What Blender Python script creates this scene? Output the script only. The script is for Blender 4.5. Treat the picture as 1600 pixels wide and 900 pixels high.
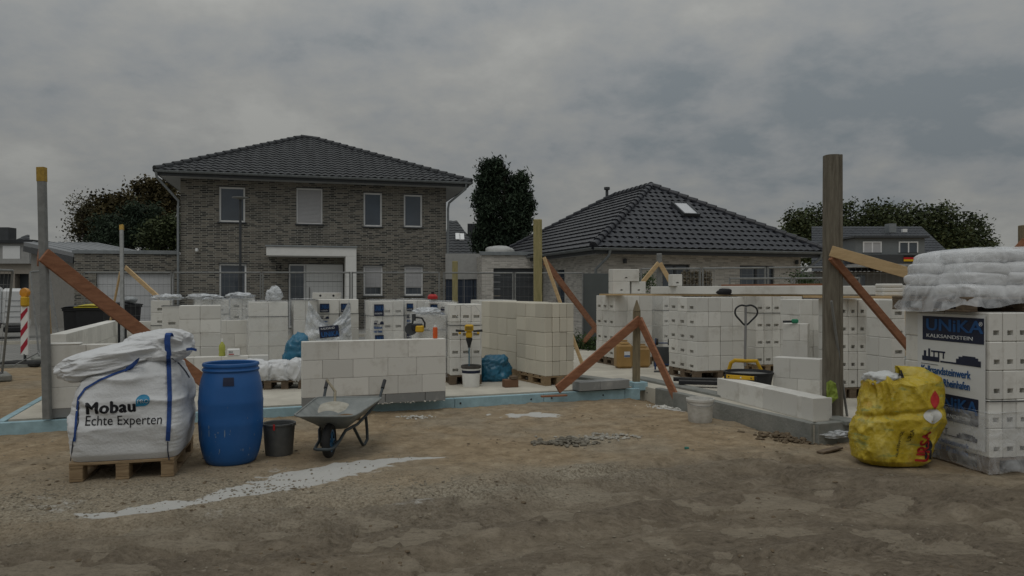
import bpy, bmesh, math, random
import numpy as np
from mathutils import Vector, Matrix, noise
from mathutils.bvhtree import BVHTree

R = math.radians
random.seed(7)
scene = bpy.context.scene
COL = scene.collection
for o in list(bpy.data.objects):
    bpy.data.objects.remove(o)

# ------------------------------------------------------------------ camera
F, EYE, HY = 1150.0, 1.5, 455.0            # focal length in 1600-px units, eye height, horizon row
cam_data = bpy.data.cameras.new('camera')
cam = bpy.data.objects.new('camera', cam_data)
COL.objects.link(cam)
cam_data.sensor_width = 36.0
cam_data.lens = 36.0 * F / 1600.0
cam_data.shift_y = 5.0 / 1600.0
cam_data.clip_end = 3000
cam.location = (0, 0, EYE)
cam.rotation_euler = (R(90), 0, 0)
scene.camera = cam

# ------------------------------------------------------------------ sky
SUN_EL, SUN_AZ = 58, 200                     # sun high, behind the camera, a little to the left
world = bpy.data.worlds.new('World')
scene.world = world
world.use_nodes = True
nt = world.node_tree
nt.nodes.clear()
N = nt.nodes.new
def lk(a, b): nt.links.new(a, b)
out = N('ShaderNodeOutputWorld')
sky = N('ShaderNodeTexSky'); sky.sky_type = 'NISHITA'; sky.sun_disc = False
sky.sun_elevation = R(SUN_EL); sky.sun_rotation = R(SUN_AZ)
bg1 = N('ShaderNodeBackground'); bg1.inputs[1].default_value = 0.07
lk(sky.outputs[0], bg1.inputs[0])
tc = N('ShaderNodeTexCoord')
sep = N('ShaderNodeSeparateXYZ'); lk(tc.outputs['Generated'], sep.inputs[0])
def M(op, a, b=None, clamp=False):
    m = N('ShaderNodeMath'); m.operation = op; m.use_clamp = clamp
    for i, v in enumerate([a, b]):
        if v is None: continue
        if isinstance(v, (int, float)): m.inputs[i].default_value = v
        else: lk(v, m.inputs[i])
    return m.outputs[0]
zz = M('MAXIMUM', sep.outputs[2], 0.0)
zd = M('ADD', zz, 0.34)
cx = M('DIVIDE', sep.outputs[0], zd); cy = M('DIVIDE', sep.outputs[1], zd)
cmb = N('ShaderNodeCombineXYZ'); lk(cx, cmb.inputs[0]); lk(cy, cmb.inputs[1])
def cloud(scale, detail, rough, off, dist=0.0):
    mp = N('ShaderNodeMapping'); mp.inputs['Location'].default_value = off
    mp.inputs['Scale'].default_value = (1.0, 1.0, 1.0)
    lk(cmb.outputs[0], mp.inputs[0])
    t = N('ShaderNodeTexNoise'); t.inputs['Scale'].default_value = scale
    t.inputs['Detail'].default_value = detail; t.inputs['Roughness'].default_value = rough
    t.inputs['Distortion'].default_value = dist
    lk(mp.outputs[0], t.inputs[0]); return t.outputs[0]
n1 = cloud(1.3, 3, 0.5, (3.1, 1.7, 0), 0.0)
n2 = cloud(3.2, 12, 0.58, (5.2, 8.4, 4.0), 0.12)
n3 = cloud(7.5, 10, 0.55, (1.2, 3.3, 9.0), 0.1)
mix = M('ADD', M('ADD', M('MULTIPLY', n1, 0.32), M('MULTIPLY', n2, 0.46)), M('MULTIPLY', n3, 0.22))
# broad darker cloud banks and a brighter break, each at its own bearing and height
yy = M('MAXIMUM', sep.outputs[1], 0.05)
tx = M('DIVIDE', sep.outputs[0], yy); tz = M('DIVIDE', sep.outputs[2], yy)
def bank(x0, z0, wx, wz):
    a_ = M('POWER', M('DIVIDE', M('SUBTRACT', tx, x0), wx), 2.0); b_ = M('POWER', M('DIVIDE', M('SUBTRACT', tz, z0), wz), 2.0)
    return M('EXPONENT', M('MULTIPLY', M('ADD', a_, b_), -1.0))
mix = M('SUBTRACT', mix, M('MULTIPLY', bank(.44, .235, .34, .085), .125))
mix = M('SUBTRACT', mix, M('MULTIPLY', bank(-.55, .29, .22, .05), .045))
mix = M('SUBTRACT', mix, M('MULTIPLY', bank(-.05, .26, .05, .02), .06))
mix = M('ADD', mix, M('MULTIPLY', bank(.02, .31, .10, .07), .05))
mix = M('ADD', mix, M('MULTIPLY', bank(-.25, .19, .3, .06), .025))
mix = M('ADD', mix, M('MULTIPLY', M('EXPONENT', M('MULTIPLY', zz, -13.0)), .05))
ramp = N('ShaderNodeValToRGB'); lk(mix, ramp.inputs[0])
cr = ramp.color_ramp
cr.elements[0].position = 0.38; cr.elements[0].color = (0.52, 0.585, 0.625, 1)
cr.elements[1].position = 0.615; cr.elements[1].color = (0.98, 0.985, 0.935, 1)
e = cr.elements.new(0.455); e.color = (0.70, 0.735, 0.75, 1)
e = cr.elements.new(0.535); e.color = (0.83, 0.84, 0.81, 1)
zen = M('ADD', 0.74, M('MULTIPLY', M('POWER', zz, 1.5), 1.9))
bg2 = N('ShaderNodeBackground'); lk(ramp.outputs[0], bg2.inputs[0]); lk(zen, bg2.inputs[1])
ms = N('ShaderNodeMixShader'); ms.inputs[0].default_value = 0.93
lk(bg1.outputs[0], ms.inputs[1]); lk(bg2.outputs[0], ms.inputs[2]); lk(ms.outputs[0], out.inputs[0])

sl = bpy.data.lights.new('sun', 'SUN'); sl.energy = 1.2; sl.angle = R(24); sl.color = (1.0, 0.96, 0.90)
so = bpy.data.objects.new('sun', sl); COL.objects.link(so)
az = R(SUN_AZ)
sd = Vector((math.sin(az) * math.cos(R(SUN_EL)), math.cos(az) * math.cos(R(SUN_EL)), math.sin(R(SUN_EL))))
so.rotation_euler = sd.to_track_quat('Z', 'Y').to_euler()
so.location = (0, 0, 30)
scene.view_settings.view_transform = 'Standard'
scene.view_settings.look = 'None'
scene.view_settings.exposure = -1.45
scene.view_settings.gamma = 1
scene.view_settings.use_curve_mapping = False
scene.cycles.max_bounces = 6
scene.cycles.transparent_max_bounces = 12

# ------------------------------------------------------------------ helpers: places
def at(px, py, Y): return Vector(((px - 800) / F * Y, Y, EYE - (py - HY) / F * Y))
def back(p, dy):                              # the centre of a round thing whose near edge stands at p
    return Vector((p.x*(p.y+dy)/p.y, p.y+dy, p.z))
def gnd(px, py, z=0.0):
    return at(px, py, (EYE - z) * F / (py - HY))
def xy(px, Y, z=0.0): return Vector(((px - 800) / F * Y, Y, z))
SLZ = 0.13                                    # top of the concrete slab
SA = R(21.0)
SU = Vector((math.cos(SA), math.sin(SA), 0)); SV = Vector((-math.sin(SA), math.cos(SA), 0))

# ------------------------------------------------------------------ helpers: materials
MATS = {}
def mat(name, col=(.5, .5, .5), rough=.8, metal=0.0, var=0.12, vscale=6.0, bump=0.15, bscale=40.0, spec=0.3, col2=None, alpha=None, detail=6, stretch=None):
    if name in MATS: return MATS[name]
    m = bpy.data.materials.new(name); m.use_nodes = True
    t = m.node_tree; b = t.nodes['Principled BSDF']
    tcn = t.nodes.new('ShaderNodeTexCoord')
    src = tcn.outputs['Object']
    if stretch:
        mp = t.nodes.new('ShaderNodeMapping'); mp.inputs['Scale'].default_value = stretch
        t.links.new(src, mp.inputs[0]); src = mp.outputs[0]
    nz = t.nodes.new('ShaderNodeTexNoise'); nz.inputs['Scale'].default_value = vscale; nz.inputs['Detail'].default_value = detail
    nz.inputs['Roughness'].default_value = .6
    t.links.new(src, nz.inputs[0])
    rp = t.nodes.new('ShaderNodeValToRGB'); rp.color_ramp.elements[0].position = .3; rp.color_ramp.elements[1].position = .7
    c2 = col2 if col2 else tuple(min(1, c * (1 + var)) for c in col)
    c1 = col if col2 else tuple(c * (1 - var) for c in col)
    rp.color_ramp.elements[0].color = (*c1, 1); rp.color_ramp.elements[1].color = (*c2, 1)
    t.links.new(nz.outputs[0], rp.inputs[0]); t.links.new(rp.outputs[0], b.inputs['Base Color'])
    b.inputs['Roughness'].default_value = rough; b.inputs['Metallic'].default_value = metal
    b.inputs['Specular IOR Level'].default_value = spec
    if bump:
        n2 = t.nodes.new('ShaderNodeTexNoise'); n2.inputs['Scale'].default_value = bscale; n2.inputs['Detail'].default_value = 5
        t.links.new(src, n2.inputs[0])
        bp = t.nodes.new('ShaderNodeBump'); bp.inputs['Strength'].default_value = bump; bp.inputs['Distance'].default_value = .02
        t.links.new(n2.outputs[0], bp.inputs['Height']); t.links.new(bp.outputs[0], b.inputs['Normal'])
    MATS[name] = m
    return m

def block_mat(name, col, dirt=(.36, .33, .28), amt=.75):
    """sand-lime stone: chalky, every block a slightly different tone, faint grime"""
    m = bpy.data.materials.new(name); m.use_nodes = True
    t = m.node_tree; b = t.nodes['Principled BSDF']; L = t.links.new
    g = t.nodes.new('ShaderNodeNewGeometry')
    rp = t.nodes.new('ShaderNodeValToRGB')
    rp.color_ramp.elements[0].color = (*[c * .86 for c in col], 1); rp.color_ramp.elements[1].color = (*[min(.85, c * 1.08) for c in col], 1)
    L(g.outputs['Random Per Island'], rp.inputs[0])
    tcn = t.nodes.new('ShaderNodeTexCoord')
    nz = t.nodes.new('ShaderNodeTexNoise'); nz.inputs['Scale'].default_value = 3.5; nz.inputs['Detail'].default_value = 8; nz.inputs['Roughness'].default_value = .7
    L(tcn.outputs['Object'], nz.inputs[0])
    r2 = t.nodes.new('ShaderNodeValToRGB'); r2.color_ramp.elements[0].position = .52; r2.color_ramp.elements[1].position = .78
    r2.color_ramp.elements[1].color = (amt, amt, amt, 1)
    L(nz.outputs[0], r2.inputs[0])
    mx = t.nodes.new('ShaderNodeMixRGB'); mx.inputs[2].default_value = (*dirt, 1)
    L(r2.outputs[0], mx.inputs[0]); L(rp.outputs[0], mx.inputs[1]); L(mx.outputs[0], b.inputs['Base Color'])
    b.inputs['Roughness'].default_value = .9; b.inputs['Specular IOR Level'].default_value = .15
    n3 = t.nodes.new('ShaderNodeTexNoise'); n3.inputs['Scale'].default_value = 60; n3.inputs['Detail'].default_value = 4
    L(tcn.outputs['Object'], n3.inputs[0])
    bp = t.nodes.new('ShaderNodeBump'); bp.inputs['Strength'].default_value = .12; bp.inputs['Distance'].default_value = .01
    L(n3.outputs[0], bp.inputs['Height']); L(bp.outputs[0], b.inputs['Normal'])
    MATS[name] = m; return m

def brick_mat(name, c1, c2, mortar, bw=.24, bh=.066, ms=.011):
    m = bpy.data.materials.new(name); m.use_nodes = True
    t = m.node_tree; b = t.nodes['Principled BSDF']; L = t.links.new
    tcn = t.nodes.new('ShaderNodeTexCoord'); s = t.nodes.new('ShaderNodeSeparateXYZ'); L(tcn.outputs['Object'], s.inputs[0])
    ad = t.nodes.new('ShaderNodeMath'); ad.operation = 'ADD'; L(s.outputs[0], ad.inputs[0]); L(s.outputs[1], ad.inputs[1])
    c = t.nodes.new('ShaderNodeCombineXYZ'); L(ad.outputs[0], c.inputs[0]); L(s.outputs[2], c.inputs[1])
    br = t.nodes.new('ShaderNodeTexBrick'); L(c.outputs[0], br.inputs[0])
    br.inputs['Scale'].default_value = 1; br.inputs['Brick Width'].default_value = bw; br.inputs['Row Height'].default_value = bh
    br.inputs['Mortar Size'].default_value = ms; br.inputs['Mortar Smooth'].default_value = .15; br.inputs['Bias'].default_value = -.1
    br.offset = .33; br.offset_frequency = 2
    br.inputs['Color1'].default_value = (*c1, 1); br.inputs['Color2'].default_value = (*c2, 1); br.inputs['Mortar'].default_value = (*mortar, 1)
    nz = t.nodes.new('ShaderNodeTexNoise'); nz.inputs['Scale'].default_value = 1.3; nz.inputs['Detail'].default_value = 8; L(tcn.outputs['Object'], nz.inputs[0])
    hs = t.nodes.new('ShaderNodeHueSaturation'); L(br.outputs[0], hs.inputs['Color'])
    mr = t.nodes.new('ShaderNodeMapRange'); mr.inputs[3].default_value = .86; mr.inputs[4].default_value = 1.14; L(nz.outputs[0], mr.inputs[0]); L(mr.outputs[0], hs.inputs['Value'])
    L(hs.outputs[0], b.inputs['Base Color']); b.inputs['Roughness'].default_value = .9
    bp = t.nodes.new('ShaderNodeBump'); bp.inputs['Strength'].default_value = .6; bp.inputs['Distance'].default_value = .01; bp.invert = True
    L(br.outputs['Fac'], bp.inputs['Height']); L(bp.outputs[0], b.inputs['Normal'])
    MATS[name] = m; return m

def film_mat(name, amt=.35, col=(.8, .82, .84), scale=7):
    """wrinkled stretch film: mostly clear, milky and glossy along the creases"""
    m = bpy.data.materials.new(name); m.use_nodes = True
    t = m.node_tree; t.nodes.clear(); L = t.links.new
    o = t.nodes.new('ShaderNodeOutputMaterial'); mx = t.nodes.new('ShaderNodeMixShader')
    tr = t.nodes.new('ShaderNodeBsdfTransparent'); b = t.nodes.new('ShaderNodeBsdfPrincipled')
    b.inputs['Base Color'].default_value = (*col, 1); b.inputs['Roughness'].default_value = .3
    tcn = t.nodes.new('ShaderNodeTexCoord')
    nz = t.nodes.new('ShaderNodeTexNoise'); nz.inputs['Scale'].default_value = scale; nz.inputs['Detail'].default_value = 6; nz.inputs['Distortion'].default_value = 1.2
    L(tcn.outputs['Object'], nz.inputs[0])
    mr = t.nodes.new('ShaderNodeMapRange'); mr.inputs[1].default_value = .3; mr.inputs[2].default_value = .75; mr.inputs[3].default_value = amt * .35; mr.inputs[4].default_value = min(1, amt * 1.7)
    L(nz.outputs[0], mr.inputs[0]); L(mr.outputs[0], mx.inputs[0])
    bp = t.nodes.new('ShaderNodeBump'); bp.inputs['Strength'].default_value = .7; bp.inputs['Distance'].default_value = .03
    L(nz.outputs[0], bp.inputs['Height']); L(bp.outputs[0], b.inputs['Normal'])
    L(tr.outputs[0], mx.inputs[1]); L(b.outputs[0], mx.inputs[2]); L(mx.outputs[0], o.inputs[0])
    MATS[name] = m; return m

def leaf_mat(name, c1, c2):
    m = bpy.data.materials.new(name); m.use_nodes = True
    t = m.node_tree; b = t.nodes['Principled BSDF']
    a = t.nodes.new('ShaderNodeAttribute'); a.attribute_name = 'tone'
    rp = t.nodes.new('ShaderNodeValToRGB'); rp.color_ramp.elements[0].color = (*c1, 1); rp.color_ramp.elements[1].color = (*c2, 1)
    t.links.new(a.outputs['Fac'], rp.inputs[0]); t.links.new(rp.outputs[0], b.inputs['Base Color'])
    b.inputs['Roughness'].default_value = .75; b.inputs['Specular IOR Level'].default_value = .2
    MATS[name] = m; return m

# ------------------------------------------------------------------ helpers: meshes
def wm(o):
    return (wm(o.parent) @ o.matrix_basis) if o.parent else o.matrix_basis.copy()

class MB:
    def __init__(s): s.v = []; s.f = []
    def add(s, vs, fs):
        k = len(s.v); s.v.extend([Vector(p) for p in vs]); s.f.extend([tuple(i + k for i in f) for f in fs]); return s
    def box(s, x0, x1, y0, y1, z0, z1, M4=None):
        vs = [(x0,y0,z0),(x1,y0,z0),(x1,y1,z0),(x0,y1,z0),(x0,y0,z1),(x1,y0,z1),(x1,y1,z1),(x0,y1,z1)]
        if M4: vs = [M4 @ Vector(p) for p in vs]
        return s.add(vs, [(0,3,2,1),(4,5,6,7),(0,1,5,4),(1,2,6,5),(2,3,7,6),(3,0,4,7)])
    def bbox(s, x0, x1, y0, y1, z0, z1, b=.006, pockets=(), M4=None, pw=.09, ph=.035):
        """bevelled box, optionally with a grip pocket sunk into the sides named in pockets"""
        X = (x0, x1); Y = (y0, y1); Z = (z0, z1); vs = []; idx = {}
        for i in (0,1):
            for j in (0,1):
                for k in (0,1):
                    cx, cy, cz = X[i], Y[j], Z[k]
                    ix, iy, iz = (b if i == 0 else -b), (b if j == 0 else -b), (b if k == 0 else -b)
                    for ax, p in (('x',(cx,cy+iy,cz+iz)),('y',(cx+ix,cy,cz+iz)),('z',(cx+ix,cy+iy,cz))):
                        idx[(i,j,k,ax)] = len(vs); vs.append(p)
        fs = []
        g = lambda i,j,k,a: idx[(i,j,k,a)]
        faces = {'-x':[g(0,0,0,'x'),g(0,0,1,'x'),g(0,1,1,'x'),g(0,1,0,'x')], '+x':[g(1,0,0,'x'),g(1,1,0,'x'),g(1,1,1,'x'),g(1,0,1,'x')],
                 '-y':[g(0,0,0,'y'),g(1,0,0,'y'),g(1,0,1,'y'),g(0,0,1,'y')], '+y':[g(0,1,0,'y'),g(0,1,1,'y'),g(1,1,1,'y'),g(1,1,0,'y')],
                 '-z':[g(0,0,0,'z'),g(0,1,0,'z'),g(1,1,0,'z'),g(1,0,0,'z')], '+z':[g(0,0,1,'z'),g(1,0,1,'z'),g(1,1,1,'z'),g(0,1,1,'z')]}
        for nm, q in faces.items():
            if nm in pockets:
                P = [Vector(vs[i]) for i in q]; c = sum(P, Vector()) / 4; c.z = z0 + (z1 - z0) * .30
                nrm = (P[1]-P[0]).cross(P[2]-P[0]).normalized()
                inner = []
                for p in P:
                    d = p - c; t = Vector((math.copysign(pw/2, d.x) if abs(nrm.x) < .5 else 0, math.copysign(pw/2, d.y) if abs(nrm.y) < .5 else 0, math.copysign(ph/2, p.z - (z0+z1)/2)))
                    r_ = c + t
                    if abs(nrm.x) > .5: r_.x = p.x
                    else: r_.y = p.y
                    inner.append(r_)
                k = len(vs); vs.extend(inner); vs.extend([p - nrm*.05 for p in inner])
                for a in range(4):
                    c2 = (a+1) % 4
                    fs.append((q[a], q[c2], k+c2, k+a)); fs.append((k+a, k+c2, k+4+c2, k+4+a))
                fs.append((k+4,k+5,k+6,k+7))
            else: fs.append(tuple(q))
        for j in (0,1):
            for k in (0,1): fs.append((g(0,j,k,'y'),g(1,j,k,'y'),g(1,j,k,'z'),g(0,j,k,'z')))
        for i in (0,1):
            for k in (0,1): fs.append((g(i,0,k,'x'),g(i,1,k,'x'),g(i,1,k,'z'),g(i,0,k,'z')))
        for i in (0,1):
            for j in (0,1): fs.append((g(i,j,0,'x'),g(i,j,1,'x'),g(i,j,1,'y'),g(i,j,0,'y')))
        for i in (0,1):
            for j in (0,1):
                for k in (0,1): fs.append((g(i,j,k,'x'),g(i,j,k,'y'),g(i,j,k,'z')))
        if M4: vs = [M4 @ Vector(p) for p in vs]
        return s.add(vs, fs)
    def tube(s, pts, r, n=8, r1=None, cap=True):
        pts = [Vector(p) for p in pts]; k0 = len(s.v); m = len(pts)
        rs = r if isinstance(r, (list, tuple)) else [r + ((r1 if r1 is not None else r) - r) * i / max(1, m-1) for i in range(m)]
        prev = None
        for i, p in enumerate(pts):
            d = (pts[min(i+1, m-1)] - pts[max(i-1, 0)]).normalized()
            if prev is None:
                a = Vector((0,0,1)) if abs(d.z) < .9 else Vector((1,0,0)); a = (a - d*a.dot(d)).normalized()
            else: a = (prev - d*prev.dot(d)).normalized()
            prev = a; b = d.cross(a)
            for j in range(n):
                t = 2*math.pi*j/n; s.v.append(p + (a*math.cos(t) + b*math.sin(t))*rs[i])
        for i in range(m-1):
            for j in range(n):
                q = (j+1) % n; s.f.append((k0+i*n+j, k0+i*n+q, k0+(i+1)*n+q, k0+(i+1)*n+j))
        if cap:
            s.f.append(tuple(k0+j for j in reversed(range(n)))); s.f.append(tuple(k0+(m-1)*n+j for j in range(n)))
        return s
    def lathe(s, prof, c=(0,0,0), n=40):
        c = Vector(c); k0 = len(s.v)
        for r_, z in prof:
            for j in range(n):
                t = 2*math.pi*j/n; s.v.append(c + Vector((r_*math.cos(t), r_*math.sin(t), z)))
        for i in range(len(prof)-1):
            for j in range(n):
                q = (j+1) % n; s.f.append((k0+i*n+j, k0+i*n+q, k0+(i+1)*n+q, k0+(i+1)*n+j))
        return s
    def beam(s, a, b, w, t, up=(0,0,1), bev=.004, roll=0.0):
        """a board from a to b: w across (in the plane of up), t thick"""
        a = Vector(a); b = Vector(b); d = (b - a); L_ = d.length; d.normalize()
        u = Vector(up); u = (u - d*u.dot(d)).normalized(); n = d.cross(u)
        if roll:
            rm = Matrix.Rotation(roll, 3, d); u = rm @ u; n = rm @ n
        M4 = Matrix(((d.x,n.x,u.x,a.x),(d.y,n.y,u.y,a.y),(d.z,n.z,u.z,a.z),(0,0,0,1)))
        return s.bbox(0, L_, -t/2, t/2, -w/2, w/2, b=bev, M4=M4)
    def grid(s, rows):
        k0 = len(s.v); n = len(rows[0])
        for r_ in rows: s.v.extend([Vector(p) for p in r_])
        for i in range(len(rows)-1):
            for j in range(n-1): s.f.append((k0+i*n+j, k0+i*n+j+1, k0+(i+1)*n+j+1, k0+(i+1)*n+j))
        return s
    def build(s, name, m, parent=None, smooth=False, world=False, loc=None):
        me = bpy.data.meshes.new(name)
        vs = s.v
        if world and parent is not None:
            inv = wm(parent).inverted(); vs = [inv @ p for p in vs]
        if loc is not None: vs = [p - Vector(loc) for p in vs]
        me.from_pydata([tuple(p) for p in vs], [], s.f)
        me.materials.append(m); me.update()
        bmx = bmesh.new(); bmx.from_mesh(me); bmesh.ops.recalc_face_normals(bmx, faces=bmx.faces); bmx.to_mesh(me); bmx.free()
        if smooth:
            me.polygons.foreach_set('use_smooth', [True]*len(me.polygons))
            if smooth != 'all': me.set_sharp_from_angle(angle=R(40))
        o = bpy.data.objects.new(name, me); COL.objects.link(o)
        if parent is not None: o.parent = parent
        if loc is not None: o.location = loc
        return o

def tag(o, label=None, cat=None, group=None, kind=None):
    if label: o['label'] = label
    if cat: o['category'] = cat
    if group: o['group'] = group
    if kind: o['kind'] = kind
    return o
def thing(name, label, cat, loc=(0,0,0), rz=0.0, group=None):
    o = bpy.data.objects.new(name, None); COL.objects.link(o); o.location = loc; o.rotation_euler = (0,0,rz); o.empty_display_size = .1
    return tag(o, label, cat, group)
KIDS = lambda o: [c for c in bpy.data.objects if c.parent is o]
def copy_tree(o, parent=None):
    c = o.copy(); COL.objects.link(c); c.parent = parent
    for ch in KIDS(o): copy_tree(ch, c)
    return c

def text(body, size, m, parent, M4, name='lettering', bold=0.0, ext=.0012, align='LEFT', sx=1.0, project=None, fit=None, sp=1.0):
    cu = bpy.data.curves.new('tmp', 'FONT'); cu.body = body; cu.size = size; cu.extrude = ext; cu.offset = 0.0; cu.align_x = align; cu.resolution_u = 3; cu.space_character = sp
    ob = bpy.data.objects.new('tmp', cu); COL.objects.link(ob)
    bpy.context.view_layer.update()
    me = bpy.data.meshes.new_from_object(ob.evaluated_get(bpy.context.evaluated_depsgraph_get()))
    bpy.data.objects.remove(ob)
    if bold >= .0015:
        src_ = [v.co.copy() for v in me.vertices]; pf = [tuple(p.vertices) for p in me.polygons]; vv=[]; ff=[]
        for q_,(dx_,dy_) in enumerate(((-1,0),(-.5,.4),(0,0),(.5,-.4),(1,0),(0,.6),(0,-.6))):
            k_ = len(vv); vv += [(c_.x+dx_*bold, c_.y+dy_*bold, c_.z+q_*.00012) for c_ in src_]; ff += [tuple(i+k_ for i in f) for f in pf]
        me = bpy.data.meshes.new('lettering'); me.from_pydata(vv,[],ff); me.update()
    if fit is not None and len(me.vertices):
        xs_ = [v.co.x for v in me.vertices]; x0_ = min(xs_); k_ = fit/(max(xs_)-x0_)
        for v in me.vertices: v.co.x = (v.co.x-x0_)*k_
        sx = 1.0
    if project is not None:
        bm2 = bmesh.new(); bm2.from_mesh(me)
        for _ in range(3):
            es = [e_ for e_ in bm2.edges if e_.calc_length() > size*.18]
            if es: bmesh.ops.subdivide_edges(bm2, edges=es, cuts=1); bmesh.ops.triangulate(bm2, faces=[f for f in bm2.faces if len(f.verts) > 4])
        bm2.to_mesh(me); bm2.free()
    Sx = Matrix.Diagonal((sx,1,1,1))
    bvh, off = project if project is not None else (None, 0)
    nrm = (M4.to_3x3() @ Vector((0,0,1))).normalized()
    for v in me.vertices:
        p = M4 @ (Sx @ v.co)
        if bvh:
            hit = bvh.ray_cast(p + nrm*.6, -nrm)
            if hit[0] is not None: p = hit[0] + nrm*off
        v.co = p
    me.materials.clear(); me.materials.append(m); me.update()
    o = bpy.data.objects.new(name, me); COL.objects.link(o); o.parent = parent
    return o
def frame(o, x, z):
    """matrix with text x axis = x, text up = z, at o"""
    x = Vector(x).normalized(); z = Vector(z).normalized(); n = x.cross(z)
    o = Vector(o)
    return Matrix(((x.x,z.x,n.x,o.x),(x.y,z.y,n.y,o.y),(x.z,z.z,n.z,o.z),(0,0,0,1)))

def blob(c, rad, seed=0, amp=.12, freq=2.2, sub=4, flat=True, power=1.0, crease=.5, stretch=(1,1,1)):
    """a crumpled bag: sphere pushed toward a pillow, creased with ridged noise, flat underneath"""
    bm2 = bmesh.new(); bmesh.ops.create_icosphere(bm2, subdivisions=sub, radius=1)
    so_ = Vector((seed*3.7, seed*1.3, seed*7.1)); mb = MB(); c = Vector(c)
    vs = []
    for v in bm2.verts:
        p = v.co.copy()
        q = Vector((math.copysign(abs(p.x)**power, p.x), math.copysign(abs(p.y)**power, p.y), math.copysign(abs(p.z)**power, p.z)))
        s3 = Vector((p.x*stretch[0], p.y*stretch[1], p.z*stretch[2]))
        n_ = noise.noise(s3*freq*.6 + so_); rg = 1 - abs(noise.noise(s3*freq*1.7 + so_*2))*2; rg2 = 1 - abs(noise.noise(s3*freq*4 + so_*3))*2
        q = q * (1 + amp*(n_*1.6 + crease*rg*.8 + crease*rg2*.35))
        w = Vector((q.x*rad[0], q.y*rad[1], q.z*rad[2]))
        if flat and w.z < -rad[2]*.82: w.z = -rad[2]*.82 + (w.z + rad[2]*.82)*.04
        vs.append(c + w)
    mb.add(vs, [tuple(v.index for v in f.verts) for f in bm2.faces]); bm2.free()
    return mb

def wall_open(mb, x0, x1, z0, z1, ops, rev=.12, y=0.0, axis='x', flip=1):
    """a facade sheet with real openings and their reveals"""
    xs = sorted(set([x0, x1] + [a for o_ in ops for a in (o_[0], o_[1])])); zs = sorted(set([z0, z1] + [a for o_ in ops for a in (o_[2], o_[3])]))
    def P(a, b, d=0.0): return (a, y + d*flip, b) if axis == 'x' else (y + d*flip, a, b)
    for i in range(len(xs)-1):
        for k in range(len(zs)-1):
            cx_, cz_ = (xs[i]+xs[i+1])/2, (zs[k]+zs[k+1])/2
            if any(o_[0] < cx_ < o_[1] and o_[2] < cz_ < o_[3] for o_ in ops): continue
            mb.add([P(xs[i],zs[k]),P(xs[i+1],zs[k]),P(xs[i+1],zs[k+1]),P(xs[i],zs[k+1])], [(0,1,2,3)])
    for a,b,c,d in ops:
        for (p,q) in (((a,c),(b,c)),((b,c),(b,d)),((b,d),(a,d)),((a,d),(a,c))):
            mb.add([P(*p),P(*q),P(q[0],q[1],rev),P(p[0],p[1],rev)], [(0,1,2,3)])
    return mb

def tiled(mb, E0, E1, T0, T1, cw=.25, rl=.34, lift=.035, wave=.028, nsub=6, skew=0.0):
    """rows of interlocking roof tiles as real relief between the eave E0-E1 and the top T0-T1"""
    E0, E1, T0, T1 = map(Vector, (E0, E1, T0, T1))
    ex = (E1-E0).normalized(); L_ = (E1-E0).length
    up = T0 - E0; up = up - ex*up.dot(ex); S = up.length; up.normalize(); n = ex.cross(up)
    a0, a1 = (T0-E0).dot(ex), (T1-E0).dot(ex)
    rows = max(1, round(S/rl)); rl = S/rows; nc = int(L_/cw*nsub)
    def prof(t):
        ph = (t/cw) % 1.0
        return wave*(math.sin(math.pi*min(1, ph/.62)) if ph < .62 else -.45*math.sin(math.pi*(ph-.62)/.38))
    for r_ in range(rows):
        s0, s1 = r_*rl - .02, (r_+1)*rl
        def rng(s_):
            f_ = max(0, min(1, s_/S)); return a0*f_, L_ + (a1-L_)*f_
        l0, h0 = rng(s0); l1, h1 = rng(s1); A=[]; B=[]; C=[]
        for i in range(nc+1):
            t = L_*i/nc; t0 = min(max(t,l0),h0); t1 = min(max(t,l1),h1)
            jit = .004*math.sin(r_*12.9+int(t/cw)*78.2)
            sk_ = skew*cw; A.append(E0+ex*t0+up*s0+n*(prof(t0-sk_*r_)+.002)); B.append(E0+ex*t0+up*s0+n*(prof(t0-sk_*r_)+lift+jit)); C.append(E0+ex*t1+up*s1+n*(prof(t1-sk_*r_)+.004))
        mb.grid([A,B,C])
    return mb
def ridge(mb, a, b, r=.11, seg=.38):
    a, b = Vector(a), Vector(b); d = b-a; L_ = d.length; n = max(1, int(L_/seg)); d.normalize()
    for i in range(n):
        p = a + d*(L_*i/n); q = a + d*(L_*(i+1.12)/n) + Vector((0,0,-.0))
        mb.tube([p+Vector((0,0,.02)), q-Vector((0,0,.005))], r*1.08, 10, r*.9)
    return mb
# ------------------------------------------------------------------ materials
WHITE_BLOCK = block_mat('sand_lime_white', (.66, .65, .61))
CREAM_BLOCK = block_mat('sand_lime_cream', (.58, .545, .455), amt=.3)
GREY_BLOCK = block_mat('grey_block', (.25, .255, .25), dirt=(.5,.49,.46), amt=.6)
CONC = mat('concrete', (.40,.375,.32), .9, var=.2, vscale=2.2, bump=.25, bscale=45, col2=(.58,.55,.47), detail=9)
CONC_D = mat('concrete_grey', (.17,.18,.165), .9, vscale=4, bump=.4, bscale=30, col2=(.27,.27,.25))
XPS = mat('blue_foam', (.30,.44,.49), .85, var=.16, vscale=9, bump=.1)
WOOD_P = mat('pallet_wood', (.20,.135,.075), .85, vscale=5, bump=.4, bscale=25, col2=(.34,.25,.15), stretch=(1,8,8))
WOOD_PD = mat('pallet_wood_dark', (.10,.072,.05), .9, vscale=5, bump=.4, bscale=25, col2=(.19,.145,.10), stretch=(1,6,6))
WOOD_R = mat('red_brown_board', (.20,.085,.045), .75, vscale=3, bump=.3, bscale=22, col2=(.33,.155,.085), stretch=(2,2,9))
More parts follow.
